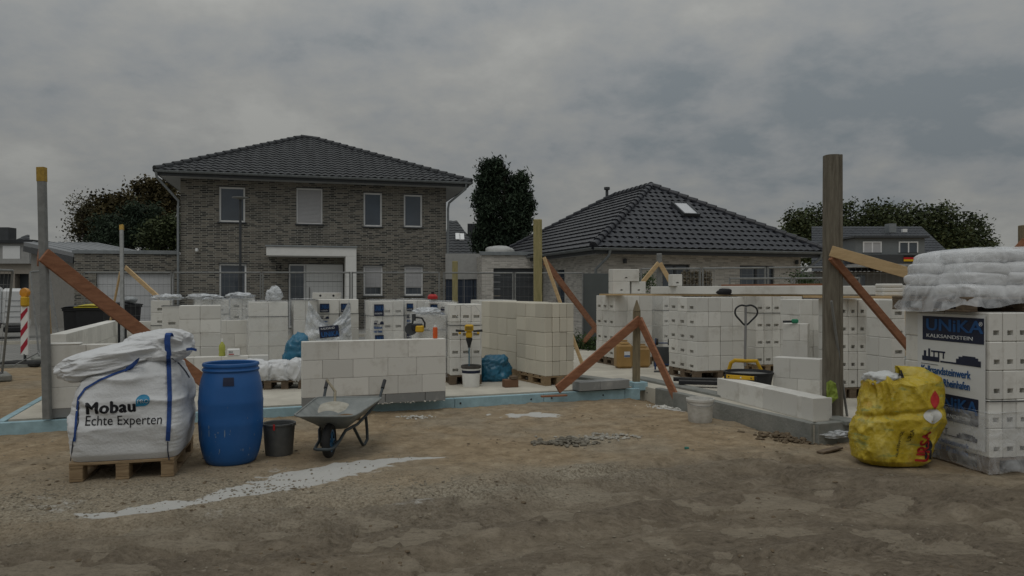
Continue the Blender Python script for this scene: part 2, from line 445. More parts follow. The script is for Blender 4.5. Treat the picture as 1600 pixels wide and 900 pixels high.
WOOD_Y = mat('pale_board', (.42,.29,.15), .75, vscale=3, bump=.3, bscale=22, col2=(.56,.41,.23), stretch=(2,2,9))
WOOD_G = mat('weathered_post', (.14,.115,.075), .9, vscale=3.5, bump=.5, bscale=18, col2=(.26,.215,.135), stretch=(9,9,1))
WOOD_GG = mat('green_post', (.22,.20,.09), .85, vscale=4, bump=.5, bscale=18, col2=(.36,.31,.16), stretch=(9,9,1))
WOOD_BP = mat('big_post_wood', (.105,.092,.070), .9, vscale=3.5, bump=.6, bscale=18, col2=(.21,.19,.15), stretch=(9,9,1))
GALV = mat('galvanised', (.20,.205,.20), .55, .25, var=.2, vscale=14, bump=.08, spec=.5)
STEEL_D = mat('dark_steel', (.06,.065,.07), .5, .3, var=.2)
BLK = mat('black_plastic', (.022,.023,.025), .5, var=.2, bump=.05)
BRICK_D = brick_mat('dark_clinker', (.026,.026,.025), (.235,.210,.172), (.265,.258,.228))
BRICK_L = brick_mat('pale_clinker', (.34,.32,.29), (.60,.57,.52), (.50,.48,.44))
TILE1 = mat('roof_tile_grey', (.031,.034,.038), .55, var=.3, vscale=3, bump=.1, spec=.35)
TILE2 = mat('roof_tile_glazed', (.019,.021,.028), .42, var=.3, vscale=3, bump=.05, spec=.38)
WPAINT = mat('white_render', (.72,.72,.70), .7, var=.04, bump=.05)
GPAINT = mat('grey_render', (.33,.33,.32), .85, var=.1, bump=.15)
UPVC = mat('white_frame', (.74,.75,.75), .35, var=.03, bump=0)
ANTH = mat('anthracite_metal', (.055,.06,.065), .5, var=.12, bump=.03)
SOFF = mat('pale_soffit', (.42,.43,.43), .7, var=.05, bump=.03)
ZINC = mat('zinc_gutter', (.24,.26,.27), .4, .4, var=.15, bump=.03)
SHUT = mat('shutter_grey', (.44,.44,.45), .55, var=.04, bump=0)
NAVY = mat('navy_door', (.025,.035,.055), .4, var=.1, bump=0)
def glass_mat(name, c=(.05,.065,.085)):
    m = mat(name, c, .05, var=.3, vscale=.8, bump=0, spec=.9); return m
GLASS = glass_mat('window_glass')
PLW = mat('white_plastic', (.70,.70,.68), .5, var=.08, vscale=9, bump=.1)
BLUEP = mat('blue_drum_plastic', (.012,.085,.27), .38, var=.15, vscale=3, bump=.06, spec=.45, col2=(.018,.11,.33))
GREYP = mat('grey_bucket_plastic', (.075,.080,.080), .55, vscale=7, bump=.15, col2=(.13,.13,.125))
BAGW = mat('woven_white', (.60,.61,.62), .6, var=.06, vscale=3, bump=.25, bscale=55, spec=.3)
STRAPB = mat('blue_webbing', (.02,.06,.22), .7, var=.2, vscale=30, bump=.2)
INK = mat('black_print', (.02,.02,.024), .6, var=.1, bump=0)
INKB = mat('blue_print', (.02,.085,.24), .6, var=.1, bump=0)
INKN = mat('navy_print', (.015,.02,.045), .5, var=.2, bump=0)
INKW = mat('white_print', (.62,.64,.66), .6, var=.05, bump=0)
INKR = mat('red_print', (.45,.03,.03), .6, var=.1, bump=0)
PROB = mat('badge_blue', (.02,.20,.36), .5, var=.05, bump=0)
FILM = film_mat('stretch_film', .30)
FILM2 = film_mat('thin_film', .16, scale=5)
BAGBLUE = mat('blue_bin_bag', (.02,.13,.22), .35, var=.3, vscale=5, bump=.4, bscale=14, spec=.5)
YEL = mat('yellow_plastic', (.55,.33,.02), .45, var=.1, bump=.05)
ORG = mat('orange_plastic', (.60,.10,.02), .45, var=.05, bump=0)
RED = mat('red_plastic', (.42,.03,.03), .45, var=.1, bump=0)
RUB = mat('rubber', (.025,.025,.025), .85, var=.3, bump=.3)

# ------------------------------------------------------------------ noise for the ground
def vnoise(x, y, seed):
    rs = np.random.RandomState(seed); T = rs.rand(256, 256)
    xi = np.floor(x).astype(int); yi = np.floor(y).astype(int); fx = x - xi; fy = y - yi
    fx = fx*fx*(3-2*fx); fy = fy*fy*(3-2*fy)
    g = lambda a, b: T[a % 256, b % 256]
    return (g(xi,yi)*(1-fx)+g(xi+1,yi)*fx)*(1-fy)+(g(xi,yi+1)*(1-fx)+g(xi+1,yi+1)*fx)*fy
def fbm(x, y, seed, oct=5, per=.5):
    s_ = 0; a = 1; t = 0
    for i in range(oct):
        s_ = s_ + a*vnoise(x*2**i + 17*i, y*2**i + 31*i, seed+i); t += a; a *= per
    return s_/t
def sst(a, b, x):
    t = np.clip((x-a)/(b-a), 0, 1); return t*t*(3-2*t)

# slab outline in world metres
P0 = Vector((-5.42, 7.75, 0)); C1 = P0 + SU*7.88; C2 = C1 - SV*3.25; C3 = C2 + SU*6; C4 = C3 + SV*10.4; C5 = P0 + SV*7.2
# boundary between dark wheel-churned mud (near) and drier sand (far)
mud_px = [(-300,838),(0,830),(131,822),(262,812),(450,777),(560,780),(770,757),(900,740),(1060,720),(1150,712),(1300,722),(1450,745),(1600,760),(1900,770)]
mud_w = sorted([tuple(gnd(a,b))[:2] for a,b in mud_px])
lime_px = [(150,806,26),(230,798,20),(300,786,16),(390,768,22),(470,748,30),(540,735,22),(600,725,14),(660,718,6),(695,715,3)]

xs = np.concatenate([[-900,-300,-120,-60,-35,-22,-14,-10], np.arange(-7.6, 7.6, .026), [9,12,16,22,35,60,120,300,900]])
ys = np.concatenate([[-300,-60,-20,-6,0,1.5,2.6], np.arange(3.2, 11.5, .026), [11.8,12.5,13.5,15,17,20,24,30,38,50,70,110,200,500,2500]])
X, Y = np.meshgrid(xs, ys)
near = sst(-7.6,-6.8,X)*(1-sst(6.8,7.6,X))*(1-sst(10.8,11.5,Y))*sst(2.6,3.4,Y)
mb_y = np.interp(X, [p[0] for p in mud_w], [p[1] for p in mud_w])
wob = (fbm(X*1.3, Y*1.3, 5)-.5)*.9
mud = sst(.12, -.25, -(mb_y + wob*.5 - Y)*-1*-1)          # 1 on the mud side
mud = sst(-.22, .22, (mb_y + wob*.45 - Y))
Z = (fbm(X*.5, Y*.5, 11)-.5)*.10 + (fbm(X*3, Y*3, 21, 5, .62)-.5)*.060 + (fbm(X*11, Y*15, 25, 3, .6)-.5)*.022*(.4+mud)
# tyre ruts running left-right, climbing away to the right, wandering
rut = np.zeros_like(X)
for k,(off,dep,wd,sl_) in enumerate([(-.10,.035,.10,.0),(-.62,.045,.16,.02),(-1.0,.03,.12,.05),(-1.5,.04,.16,.07)]):
    d = Y - (mb_y + off + sl_*X + (fbm(X*.7, X*0+k*3.3, 40+k)-.5)*.5)
    rut += -1.3*dep*np.exp(-(d/wd)**2) + dep*.75*np.exp(-((d-wd*1.9)/(wd*.8))**2)
Z += rut*mud*1.0*(0.5+fbm(X*2,Y*2,60))
clod = np.clip(fbm(X*9, Y*9, 71, 4)-.56, 0, 1)*.32
clodmask = np.clip(fbm(X*.9, Y*.9, 77)-.38, 0, .35)/.35
Z += clod*clodmask*(.35+.65*mud)
crust = sst(.60,.615, fbm(X*3.4, Y*5.0, 91, 3, .35))*sst(.30,.5,fbm(X*.8,Y*.8,93)+.35*np.exp(-((X-1.7)/1.6)**2-((Y-4.9)/.8)**2)-.12)*mud              # dried puddle skins, flat and pale
Z = Z*(1-crust*.85) + crust*(-.012)
# tread marks
tm = np.exp(-((Y-(4.15+.32*(X-1.5)+.05*np.sin(X*2)))/.09)**2)*(X>-.5)*(X<4.6)
Z += tm*.014*np.sign(np.sin(X*62+Y*22)) + .012*np.exp(-((Y-(4.15+.32*(X-1.5)+.05*np.sin(X*2))-.14)/.04)**2)*(X>-.5)*(X<4.6)
berm = np.exp(-((Y-mb_y-wob*.45-.02)/.14)**2)*.05*fbm(X*2.2,Y*2.2,83)
Z += berm
lime = np.zeros_like(X)
for i in range(len(lime_px)-1):
    a, b = gnd(*lime_px[i][:2]), gnd(*lime_px[i+1][:2]); wa = .85*lime_px[i][2]/2/F*a.y*(a.y/EYE); wb_ = .85*lime_px[i+1][2]/2/F*b.y*(b.y/EYE)
    dx, dy = b.x-a.x, b.y-a.y; t = np.clip(((X-a.x)*dx+(Y-a.y)*dy)/(dx*dx+dy*dy), 0, 1)
    d = np.hypot(X-a.x-t*dx, Y-a.y-t*dy); w_ = wa+(wb_-wa)*t
    lime = np.maximum(lime, sst(1.25, .75, d/(w_+1e-6) + (fbm(X*2.4,Y*6,101,6,.68)-.5)*3.0))
halo = np.zeros_like(X)
for (px,py,r_) in [(330,800,.7),(450,765,.6),(560,740,.5),(60,790,.8),(180,800,.6),(820,650,.30),(740,640,.2),(640,790,.35),(440,740,.6)]:
    g_ = gnd(px,py); halo = np.maximum(halo, np.exp(-((X-g_.x)/r_)**2-((Y-g_.y)/(r_*.6))**2))
lime = np.maximum(lime, sst(.62,.78, fbm(X*5,Y*5,121,6,.65)*.6+halo*.42)*.45)
for (px,py,rx,ry) in [(728,726,.07,.035),(820,650,.35,.16),(1045,634,.25,.16)]:
    g_ = gnd(px,py); q = np.hypot((X-g_.x)/rx,(Y-g_.y)/ry); lime = np.maximum(lime, sst(1.2,.6,q+(fbm(X*7,Y*7,131)-.5)*2.2)*.85)
Z += lime*.006
grav = np.zeros_like(X)
for (px,py,rx,ry) in [(300,770,2.0,.75),(60,790,1.6,.6),(720,770,1.0,.3),(540,770,.6,.4),(915,686,.4,.22),(900,740,.7,.3)]:
    g_ = gnd(px,py); grav = np.maximum(grav, np.exp(-((X-g_.x)/rx)**2-((Y-g_.y)/ry)**2))
Z *= near
# the dig along the right-hand foundation lies a little lower
def segd(A, B):
    dx, dy = B.x-A.x, B.y-A.y; t = np.clip(((X-A.x)*dx+(Y-A.y)*dy)/(dx*dx+dy*dy),0,1); return np.hypot(X-A.x-t*dx, Y-A.y-t*dy)
Z -= .06*np.exp(-(segd(C1+SU*.0, C2)/.30)**2)
Z -= .04*np.exp(-(segd(C2, C2+SU*1.2)/.30)**2)
for (cx_,cy_,r_) in [(-3.1,6.25,.75),(-2.37,6.45,.35),(3.2,6.35,.55),(4.6,6.6,.9),(-1.96,6.78,.22),(2.1,8.3,.25)]:  # level where things stand
    f_ = np.exp(-(np.hypot(X-cx_,Y-cy_)/r_)**4); Z = Z*(1-f_)
inside = np.zeros_like(X, bool)
poly = [P0,C1,C2,C3,C4,C5]
for i in range(len(poly)):
    a, b = poly[i], poly[(i+1)%len(poly)]
    c_ = ((a.y > Y) != (b.y > Y)) & (X < (b.x-a.x)*(Y-a.y)/(b.y-a.y+1e-9)+a.x); inside ^= c_
Z = np.where(inside, np.minimum(Z, 0.0) - .04, Z)
ny, nx = X.shape
me = bpy.data.meshes.new('ground')
V = np.stack([X,Y,Z],-1).reshape(-1,3)
ii = np.arange(ny*nx).reshape(ny,nx)
Fq = np.stack([ii[:-1,:-1],ii[:-1,1:],ii[1:,1:],ii[1:,:-1]],-1).reshape(-1,4)
me.vertices.add(len(V)); me.vertices.foreach_set('co', V.ravel())
me.loops.add(Fq.size); me.loops.foreach_set('vertex_index', Fq.ravel())
me.polygons.add(len(Fq)); me.polygons.foreach_set('loop_start', np.arange(0,Fq.size,4)); me.polygons.foreach_set('loop_total', np.full(len(Fq),4))
me.polygons.foreach_set('use_smooth', [True]*len(Fq))
me.update(calc_edges=True)
for nm, arr in (('lime',lime*near),('mud',mud),('crust',crust*near),('grav',grav)):
    at_ = me.attributes.new(nm,'FLOAT','POINT'); at_.data.foreach_set('value', arr.ravel().astype(np.float32))
ZI = Z
def ground_z(x, y):
    i = min(max(np.searchsorted(xs, x)-1, 0), len(xs)-2); j = min(max(np.searchsorted(ys, y)-1, 0), len(ys)-2)
    return float(ZI[j,i])
gm = bpy.data.materials.new('building_site_sand'); gm.use_nodes = True
t = gm.node_tree; b = t.nodes['Principled BSDF']; L = t.links.new
tcn = t.nodes.new('ShaderNodeTexCoord')
def nz(scale, det=8, rough=.6, stretch=None):
    n = t.nodes.new('ShaderNodeTexNoise'); n.inputs['Scale'].default_value = scale; n.inputs['Detail'].default_value = det; n.inputs['Roughness'].default_value = rough
    if stretch:
        mp = t.nodes.new('ShaderNodeMapping'); mp.inputs['Scale'].default_value = stretch; L(tcn.outputs['Object'], mp.inputs[0]); L(mp.outputs[0], n.inputs[0])
    else: L(tcn.outputs['Object'], n.inputs[0])
    return n.outputs[0]
def rampc(fac, stops):
    r_ = t.nodes.new('ShaderNodeValToRGB'); L(fac, r_.inputs[0]); c_ = r_.color_ramp
    while len(c_.elements) < len(stops): c_.elements.new(.5)
    for e_, (p, c) in zip(c_.elements, stops): e_.position = p; e_.color = (*c, 1)
    return r_.outputs[0]
def mixc(f, a, b_, mode='MIX'):
    m = t.nodes.new('ShaderNodeMixRGB'); m.blend_type = mode
    if isinstance(f, float): m.inputs[0].default_value = f
    else: L(f, m.inputs[0])
    for k, q in ((1,a),(2,b_)):
        if isinstance(q, tuple): m.inputs[k].default_value = (*q, 1)
        else: L(q, m.inputs[k])
    return m.outputs[0]
def attr(n_):
    a = t.nodes.new('ShaderNodeAttribute'); a.attribute_name = n_; return a.outputs['Fac']
n_big = nz(.8); n_mid = nz(5, 10, .7); n_fine = nz(55, 6, .7); n_grit = nz(160, 3, .6)
sand = rampc(n_mid, [(.32,(.235,.178,.112)),(.5,(.355,.272,.175)),(.68,(.47,.375,.255))])
sand = mixc(rampc(n_big,[(.45,(0,0,0)),(.62,(.8,.8,.8))]), sand, rampc(n_mid,[(.35,(.24,.198,.142)),(.65,(.40,.345,.26))]))
n_det = nz(16, 12, .78, (1,1.9,1)); n_wet = nz(1.1, 6, .6, (.6,1.6,1))
mudc = rampc(n_mid, [(.30,(.155,.126,.090)),(.5,(.235,.195,.144)),(.68,(.325,.276,.21))])
mudc = mixc(rampc(n_wet,[(.42,(.8,.8,.8)),(.56,(0,0,0))]), mudc, rampc(n_det,[(.36,(.115,.094,.070)),(.62,(.215,.178,.135))]))
base = mixc(attr('mud'), sand, mudc)
def thr(a, noise_out, gain, lo, hi):
    m1 = t.nodes.new('ShaderNodeMath'); m1.operation = 'MULTIPLY_ADD'; L(noise_out, m1.inputs[0]); m1.inputs[1].default_value = gain; m1.inputs[2].default_value = -gain*.5
    m2 = t.nodes.new('ShaderNodeMath'); m2.operation = 'ADD'; L(a, m2.inputs[0]); L(m1.outputs[0], m2.inputs[1])
    m3 = t.nodes.new('ShaderNodeMapRange'); m3.interpolation_type = 'SMOOTHSTEP'; m3.inputs[1].default_value = lo; m3.inputs[2].default_value = hi; L(m2.outputs[0], m3.inputs[0]); return m3.outputs[0]
cf_ = t.nodes.new('ShaderNodeMath'); cf_.operation = 'MULTIPLY'; L(thr(attr('crust'), n_det, 1.0, .42, .58), cf_.inputs[0]); cf_.inputs[1].default_value = .72
base = mixc(cf_.outputs[0], base, rampc(n_mid,[(.3,(.27,.23,.172)),(.7,(.335,.288,.22))]))
gr = rampc(n_fine, [(.38,(.20,.17,.125)),(.5,(.34,.30,.23)),(.63,(.50,.46,.375))])
g_f = t.nodes.new('ShaderNodeMath'); g_f.operation = 'MULTIPLY'; L(attr('grav'), g_f.inputs[0]); g_f.inputs[1].default_value = .8
base = mixc(g_f.outputs[0], base, gr)
base = mixc(rampc(n_fine,[(.35,(.30,.30,.30)),(.45,(0,0,0))]), base, (.07,.05,.035))
base = mixc(rampc(n_grit,[(.66,(0,0,0)),(.72,(.6,.6,.6))]), base, (.42,.38,.31))
dmul = rampc(n_det,[(.30,(.50,.48,.45)),(.43,(.86,.86,.86)),(.55,(1.0,1.0,1.0)),(.68,(1.0,1.0,1.0))]); base = mixc(1.0, base, dmul, 'MULTIPLY')
lmf = t.nodes.new('ShaderNodeMath'); lmf.operation = 'MULTIPLY'; L(thr(attr('lime'), n_det, 1.7, .30, .80), lmf.inputs[0]); lmf.inputs[1].default_value = .93
base = mixc(lmf.outputs[0], base, (.58,.575,.55))
L(base, b.inputs['Base Color']); b.inputs['Roughness'].default_value = .95; b.inputs['Specular IOR Level'].default_value = .12
bp = t.nodes.new('ShaderNodeBump'); bp.inputs['Strength'].default_value = .75; bp.inputs['Distance'].default_value = .035
hs_ = t.nodes.new('ShaderNodeMath'); hs_.operation = 'ADD'; L(n_mid, hs_.inputs[0])
h2 = t.nodes.new('ShaderNodeMath'); h2.operation = 'MULTIPLY'; L(n_fine, h2.inputs[0]); h2.inputs[1].default_value = .35; L(h2.outputs[0], hs_.inputs[1])
h3 = t.nodes.new('ShaderNodeMath'); h3.operation = 'MULTIPLY_ADD'; L(n_det, h3.inputs[0]); h3.inputs[1].default_value = 1.1; L(hs_.outputs[0], h3.inputs[2]); L(h3.outputs[0], bp.inputs['Height']); L(bp.outputs[0], b.inputs['Normal'])
me.materials.append(gm)
ground = bpy.data.objects.new('ground', me); COL.objects.link(ground); ground['kind'] = 'structure'

# loose stones and clods lying about: nobody could count them
def rock(mb, c, r, rnd, flat=.6):
    a = rnd.random()*6.28; n = 6; vs = []; ax = (rnd.uniform(.7,1.3), rnd.uniform(.7,1.3), flat*rnd.uniform(.7,1.2))
    for (z, k) in ((-.6,.7),(.1,1.0),(.75,.55)):
        for j in range(n):
            t_ = a + 6.283*j/n + rnd.uniform(-.3,.3); q = k*rnd.uniform(.75,1.15)
            vs.append((c[0]+r*ax[0]*q*math.cos(t_), c[1]+r*ax[1]*q*math.sin(t_), c[2]+r*ax[2]*(z+.3)))
    fs = [tuple(i*n+j for j in range(n)) if i == 2 else tuple(reversed([i*n+j for j in range(n)])) for i in (0,2)]
    for i in range(2):
        for j in range(n): fs.append((i*n+j, i*n+(j+1)%n, (i+1)*n+(j+1)%n, (i+1)*n+j))
    mb.add(vs, fs)
def in_slab(x, y):
    w = Vector((x,y,0)); r_ = w-P0; u_, v_ = r_.dot(SU), r_.dot(SV)
    return (u_ > -.08 and v_ > -.1) or (u_ > 7.8 and v_ > -3.4)
rnd = random.Random(4)
gravm = MB(); clods = MB()
for _ in range(9500):
    y = 3.3 + 7.5*rnd.random()**1.3; x = rnd.uniform(-.78,.78)*y*.98
    if in_slab(x,y): continue
    d = fbm(np.array([[x*1.7]]), np.array([[y*1.7]]), 150)[0,0]
    if d < .5 and rnd.random() > .1: continue
    r_ = .0025 + .010*rnd.random()**5
    rock(gravm, (x,y,ground_z(x,y)), r_, rnd)
for (px,py,sx_,sy_,cnt,rm) in [(300,765,1.2,.35,900,.007),(60,785,.7,.3,300,.007),(720,765,.6,.2,260,.008)]:
    g_ = gnd(px,py)
    for _ in range(cnt):
        x = rnd.gauss(g_.x,sx_*.6); y = rnd.gauss(g_.y,sy_*.7); rock(gravm,(x,y,ground_z(x,y)), rm*rnd.uniform(.5,1.7), rnd)
GRAVM = mat('gravel_stone', (.16,.135,.10), .9, vscale=20, bump=.2, col2=(.30,.27,.21))
CLODM = mat('clod_earth', (.10,.074,.048), .95, vscale=16, bump=.6, col2=(.17,.13,.085))
tag(gravm.build('gravel', GRAVM), kind='stuff')
for _ in range(4200):
    y = 3.3 + 5.5*rnd.random()**1.2; x = rnd.uniform(-.78,.78)*y*.98
    if in_slab(x,y) : continue
    d = fbm(np.array([[x*.9]]), np.array([[y*.9]]), 77)[0,0]
    if d < .49: continue
    rock(clods, (x,y,ground_z(x,y)-.004), .004+.018*rnd.random()**4, rnd, .55)
tag(clods.build('earth_clods', CLODM), kind='stuff')
RUBM = mat('rubble_stone', (.10,.09,.07), .9, vscale=16, bump=.4, col2=(.23,.21,.17))
def heap(px, py, rx, ry, n, rmin, rmax, label, m, hz=.05, z0=None, name='rubble_heap'):
    g_ = gnd(px, py); hp = MB()
    for _ in range(n):
        a = rnd.gauss(0,.45); c = rnd.gauss(0,.45); x = g_.x+a*rx; y = g_.y+c*ry
        zb = ground_z(x,y) if z0 is None else z0
        rock(hp,(x,y,zb+hz*math.exp(-(a*a+c*c)*2.5)*rnd.random()), rnd.uniform(rmin,rmax), rnd, .7)
    tag(hp.build(name, m, loc=(g_.x,g_.y,0)), label, 'rubble')
heap(885,692,.30,.22,170,.012,.034,'dark heap of broken stones on the sand in front of the blue-edged slab', RUBM)
heap(940,684,.45,.16,150,.008,.026,'thin grey scatter of mortar chips trailing right from the stone heap', mat('mortar_chips',(.24,.225,.19),.9,col2=(.42,.40,.35)),.02)
heap(1235,684,.42,.20,120,.010,.035,'brown earth clods heaped against the grey foundation corner', CLODM,.06)
heap(650,652,.22,.12,60,.008,.02,'pale crumbs of mortar dropped on the sand behind the wheelbarrow', mat('lime_chips',(.5,.49,.45),.9,var=.1),.01)
heap(1040,632,.30,.14,110,.008,.022,'white crumbs of stone spilled at the light blue foam corner', mat('white_chips',(.55,.54,.50),.9,var=.12),.01)

# ------------------------------------------------------------------ slab, road
def prism(mb, pts, z0, z1):
    n = len(pts); mb.add([(p.x,p.y,z0) for p in pts]+[(p.x,p.y,z1) for p in pts], [tuple(reversed(range(n))), tuple(range(n,2*n))]+[(i,(i+1)%n,n+(i+1)%n,n+i) for i in range(n)]); return mb
tag(prism(MB(), [P0+SU*.08+SV*.08, C1+SV*.08-SU*.02, C2+SV*.0-SU*.02, C3, C4, C5+SU*.08], -.25, SLZ).build('foundation_slab', CONC), kind='structure')
fe = MB()                                                      # grey stem wall face of the right-hand slab, slightly proud
fe.beam(C1+Vector((0,0,.0))-SV*.30, C2-SU*.0+Vector((0,0,.0)), .30, .10, bev=.006)
fe.beam(C2+Vector((0,0,.0)), C3, .30, .10, bev=.006)
tag(fe.build('foundation_wall', CONC_D, loc=(C2.x,C2.y,0)), 'grey concrete foundation edge turning the corner under the low right-hand walls', 'foundation')
ie = MB(); L0 = 0.0
segs = []
while L0 < 7.75:
    L1 = min(7.75, L0+1.25)
    a = P0+SU*(L0+.003); b_ = P0+SU*(L1-.003)
    ie.beam(a+Vector((0,0,.035)), b_+Vector((0,0,.035+rnd.uniform(-.004,.004))), .16, .08, bev=.004); L0 = L1
L0 = .05
while L0 < 5: ie.beam(P0+SV*(L0+.04)+Vector((0,0,.035)), P0+SV*(L0+1.24)+Vector((0,0,.035)), .16, .08, bev=.004); L0 += 1.25
ins = thing('edge_insulation', 'pale blue foam boards edging the front and left of the concrete slab', 'insulation board', tuple(P0))
ie.build('foam_board', XPS, ins, world=True)
dm = MB()
for px in (718, 828, 860, 940, 1009):
    r_ = (px-800)/F; s_ = (r_*P0.y-P0.x)/(SU.x-r_*SU.y); c = P0+SU*s_-SV*.042+Vector((0,0,.05)); dm.tube([c, c-SV*.008], .012, 10)
dm.build('plastic_dowel', BLK, ins, world=True)
tag(prism(MB(), [C1-SU*.75+SV*.45, C1-SU*.25+SV*.45-SV*.1, C1-SU*.9+SV*3.6, C1-SU*1.35+SV*3.6], SLZ+.001, SLZ+.005).build('slab_joint', CONC_D), kind='structure')
sg = MB(); sg.beam(C1-SU*.05+SV*.05+Vector((0,0,SLZ+.012)), C1-SU*1.5+SV*4.2+Vector((0,0,SLZ+.012)), .07, .22, bev=.01)
tag(sg.build('kerb_strip', CONC_D, loc=tuple(C1)), 'low grey concrete strip running back across the slab behind the pointed stake', 'kerb')
sg = MB(); sg.beam(C1+SU*.38+SV*.9+Vector((0,0,SLZ+.010)), C2+SU*.42-SV*.1+Vector((0,0,SLZ+.010)), .05, .2, bev=.01)
tag(sg.build('mortar_bed', CONC_D, loc=tuple(C2)), 'wet grey mortar bed laid on the slab behind the low white wall', 'mortar')

PAVE = brick_mat('paving', (.20,.20,.19), (.27,.265,.25), (.14,.135,.12), .2, .1, .008)
t2 = PAVE.node_tree; c_ = [n for n in t2.nodes if n.type == 'COMBXYZ'][0]; s_ = [n for n in t2.nodes if n.type == 'SEPXYZ'][0]
for l in list(c_.inputs[0].links)+list(c_.inputs[1].links): t2.links.remove(l)
t2.links.new(s_.outputs[0], c_.inputs[0]); t2.links.new(s_.outputs[1], c_.inputs[1])
Q0 = Vector((-9.2,14.2,0))
def band(name, a0, a1, b0, b1, z, m, thick=.02, q=Q0):
    pts = [q+SU*a0+SV*b0, q+SU*a1+SV*b0, q+SU*a1+SV*b1, q+SU*a0+SV*b1]
    return tag(prism(MB(), pts, z-thick, z).build(name, m), kind='structure')
band('road', -40, 30, .5, 7.5, .02, PAVE)
band('kerb', -40, 30, .38, .5, .06, CONC_D, .1)
band('pavement', -40, 30, 7.62, 9.2, .10, PAVE, .1)
band('pavement_kerb', -40, 30, 7.5, 7.62, .11, CONC, .1)
band('front_yard', -40, 30, 9.2, 40, .06, mat('yard_paving', (.20,.195,.18), .9, vscale=2, bump=.2), .05)

# ------------------------------------------------------------------ two-storey brick house
class Fr:
    def __init__(s, ox, oy, ang): s.ox, s.oy, s.a = ox, oy, ang; s.c, s.s = math.cos(ang), math.sin(ang)
    def u(s, px, dy=0.0):
        ox, oy = s.ox - s.s*dy, s.oy + s.c*dy; r_ = (px-800)/F; return (r_*oy-ox)/(s.c-r_*s.s)
    def z(s, px, py, dy=0.0):
        Yw = s.oy + s.c*dy + s.u(px, dy)*s.s; return EYE - (py-HY)/F*Yw
def window(root, fr, px0, px1, py0, py1, kind='glass', dy=.10, sill=True, frm=UPVC, zb=None, label=None, fw=.065):
    u0, u1 = fr.u(px0), fr.u(px1); z1 = fr.z((px0+px1)/2, py0); z0 = fr.z((px0+px1)/2, py1) if zb is None else zb
    w = MB(); 
    w.bbox(u0,u0+fw,dy-.03,dy+.04,z0,z1); w.bbox(u1-fw,u1,dy-.03,dy+.04,z0,z1); w.bbox(u0+fw,u1-fw,dy-.028,dy+.04,z1-fw,z1); w.bbox(u0+fw,u1-fw,dy-.028,dy+.04,z0,z0+fw)
    wf = w.build('window', frm, root)
    if kind == 'glass':
        MB().box(u0+fw-.005,u1-fw+.005,dy+.0,dy+.02,z0+fw-.005,z1-fw+.005).build('pane', GLASS, wf)
    else:
        low = .0 if kind == 'shutter' else (z1-z0)*.22
        sh = MB(); z = z0+fw+low; 
        while z < z1-fw-.01:
            sh.bbox(u0+fw-.01,u1-fw+.01,dy-.045,dy-.01,z,min(z+.045,z1-fw),b=.008); z += .05
        sh.build('shutter', SHUT, wf)
        if low: MB().box(u0+fw-.005,u1-fw+.005,dy+.0,dy+.02,z0+fw-.005,z0+fw+low+.05).build('pane', GLASS, wf)
    if sill: MB().bbox(u0-.05,u1+.05,-.06,dy,z0-.05,z0-.002).build('sill', ANTH, wf)
    return (u0,u1,z0,z1)
def win_rect(fr, px0, px1, py0, py1, zb=None):
    return (fr.u(px0), fr.u(px1), fr.z((px0+px1)/2,py1) if zb is None else zb, fr.z((px0+px1)/2,py0))

HA = R(15.2)
fr = Fr(-12.03, 26.7, HA)
house = thing('brick_house', 'two-storey dark brick house with a grey hipped roof and white entrance portal', 'house', (fr.ox, fr.oy, 0), HA)
W_ = fr.u(697); D_ = 8.6; WT = 5.62
wins = [((342,383,292,347),'glass'),((463,504,294,350),'shutter'),((568,597,301,354),'glass'),((631,660,304,355),'glass'),
        ((342,385,412,482),'glass'),((568,598,415,462),'half'),((632,661,416,462),'half')]
door_px = (450,545)
ops = [win_rect(fr,*w) for w,_ in wins]; du0, du1 = fr.u(450), fr.u(537); dz1 = fr.z(495,412); ops.append((du0,du1,.1,dz1))
wb = wall_open(MB(), 0, W_, 0, WT, ops, rev=.14)
wb.add([(W_,0,0),(W_,D_,0),(W_,D_,WT),(W_,0,WT)],[(0,1,2,3)]); wb.add([(0,0,0),(0,D_,0),(0,D_,WT),(0,0,WT)],[(0,1,2,3)]); wb.add([(0,D_,0),(W_,D_,0),(W_,D_,WT),(0,D_,WT)],[(0,1,2,3)])
wallo = wb.build('wall', BRICK_D, house)
for w,k in wins: window(house, fr, *w, kind=k)
lin = MB()
for o_ in ops[:7]: lin.bbox(o_[0]-.02,o_[1]+.02,-.012,.0,o_[3],o_[3]+.03,b=.002)
lin.build('lintel', STEEL_D, house)
dd = MB().bbox(du0+.02,du0+.62,.08,.13,.12,dz1-.02); dd2 = MB().bbox(du0+.62,du1-.02,.07,.13,.12,dz1-.02)
sp = dd.build('side_light', UPVC, house); MB().box(du0+.08,du0+.57,.075,.079,.2,dz1-.08).build('pane', GLASS, sp)
dr = dd2.build('front_door', UPVC, house)
dl = MB(); ud = du0+.62
dl.box(ud+.02,ud+.035,.063,.069,.15,dz1-.05); dl.box(ud+.02,du1-.05,.063,.069,1.86,1.875); dl.build('panel_groove', STEEL_D, dr)
MB().tube([(ud+.16,.02,.7),(ud+.16,.02,1.65)],.018,8).build('handle', GALV, dr)
u0, u1 = fr.u(416,-1.15), fr.u(557,-1.15); zt = fr.z(486,386,-1.15); zb = fr.z(486,400,-1.15)
po = MB(); po.bbox(u0,u1,-1.15,0,zb,zt,b=.01); po.bbox(fr.u(540,-1.15),u1,-1.15,-.0,.05,zb-.001,b=.01)
pt = po.build('entrance_portal', WPAINT, house); MB().bbox(u0-.03,u1+.03,-1.19,0,zt,zt+.05,b=.005).build('flashing', ZINC, pt)
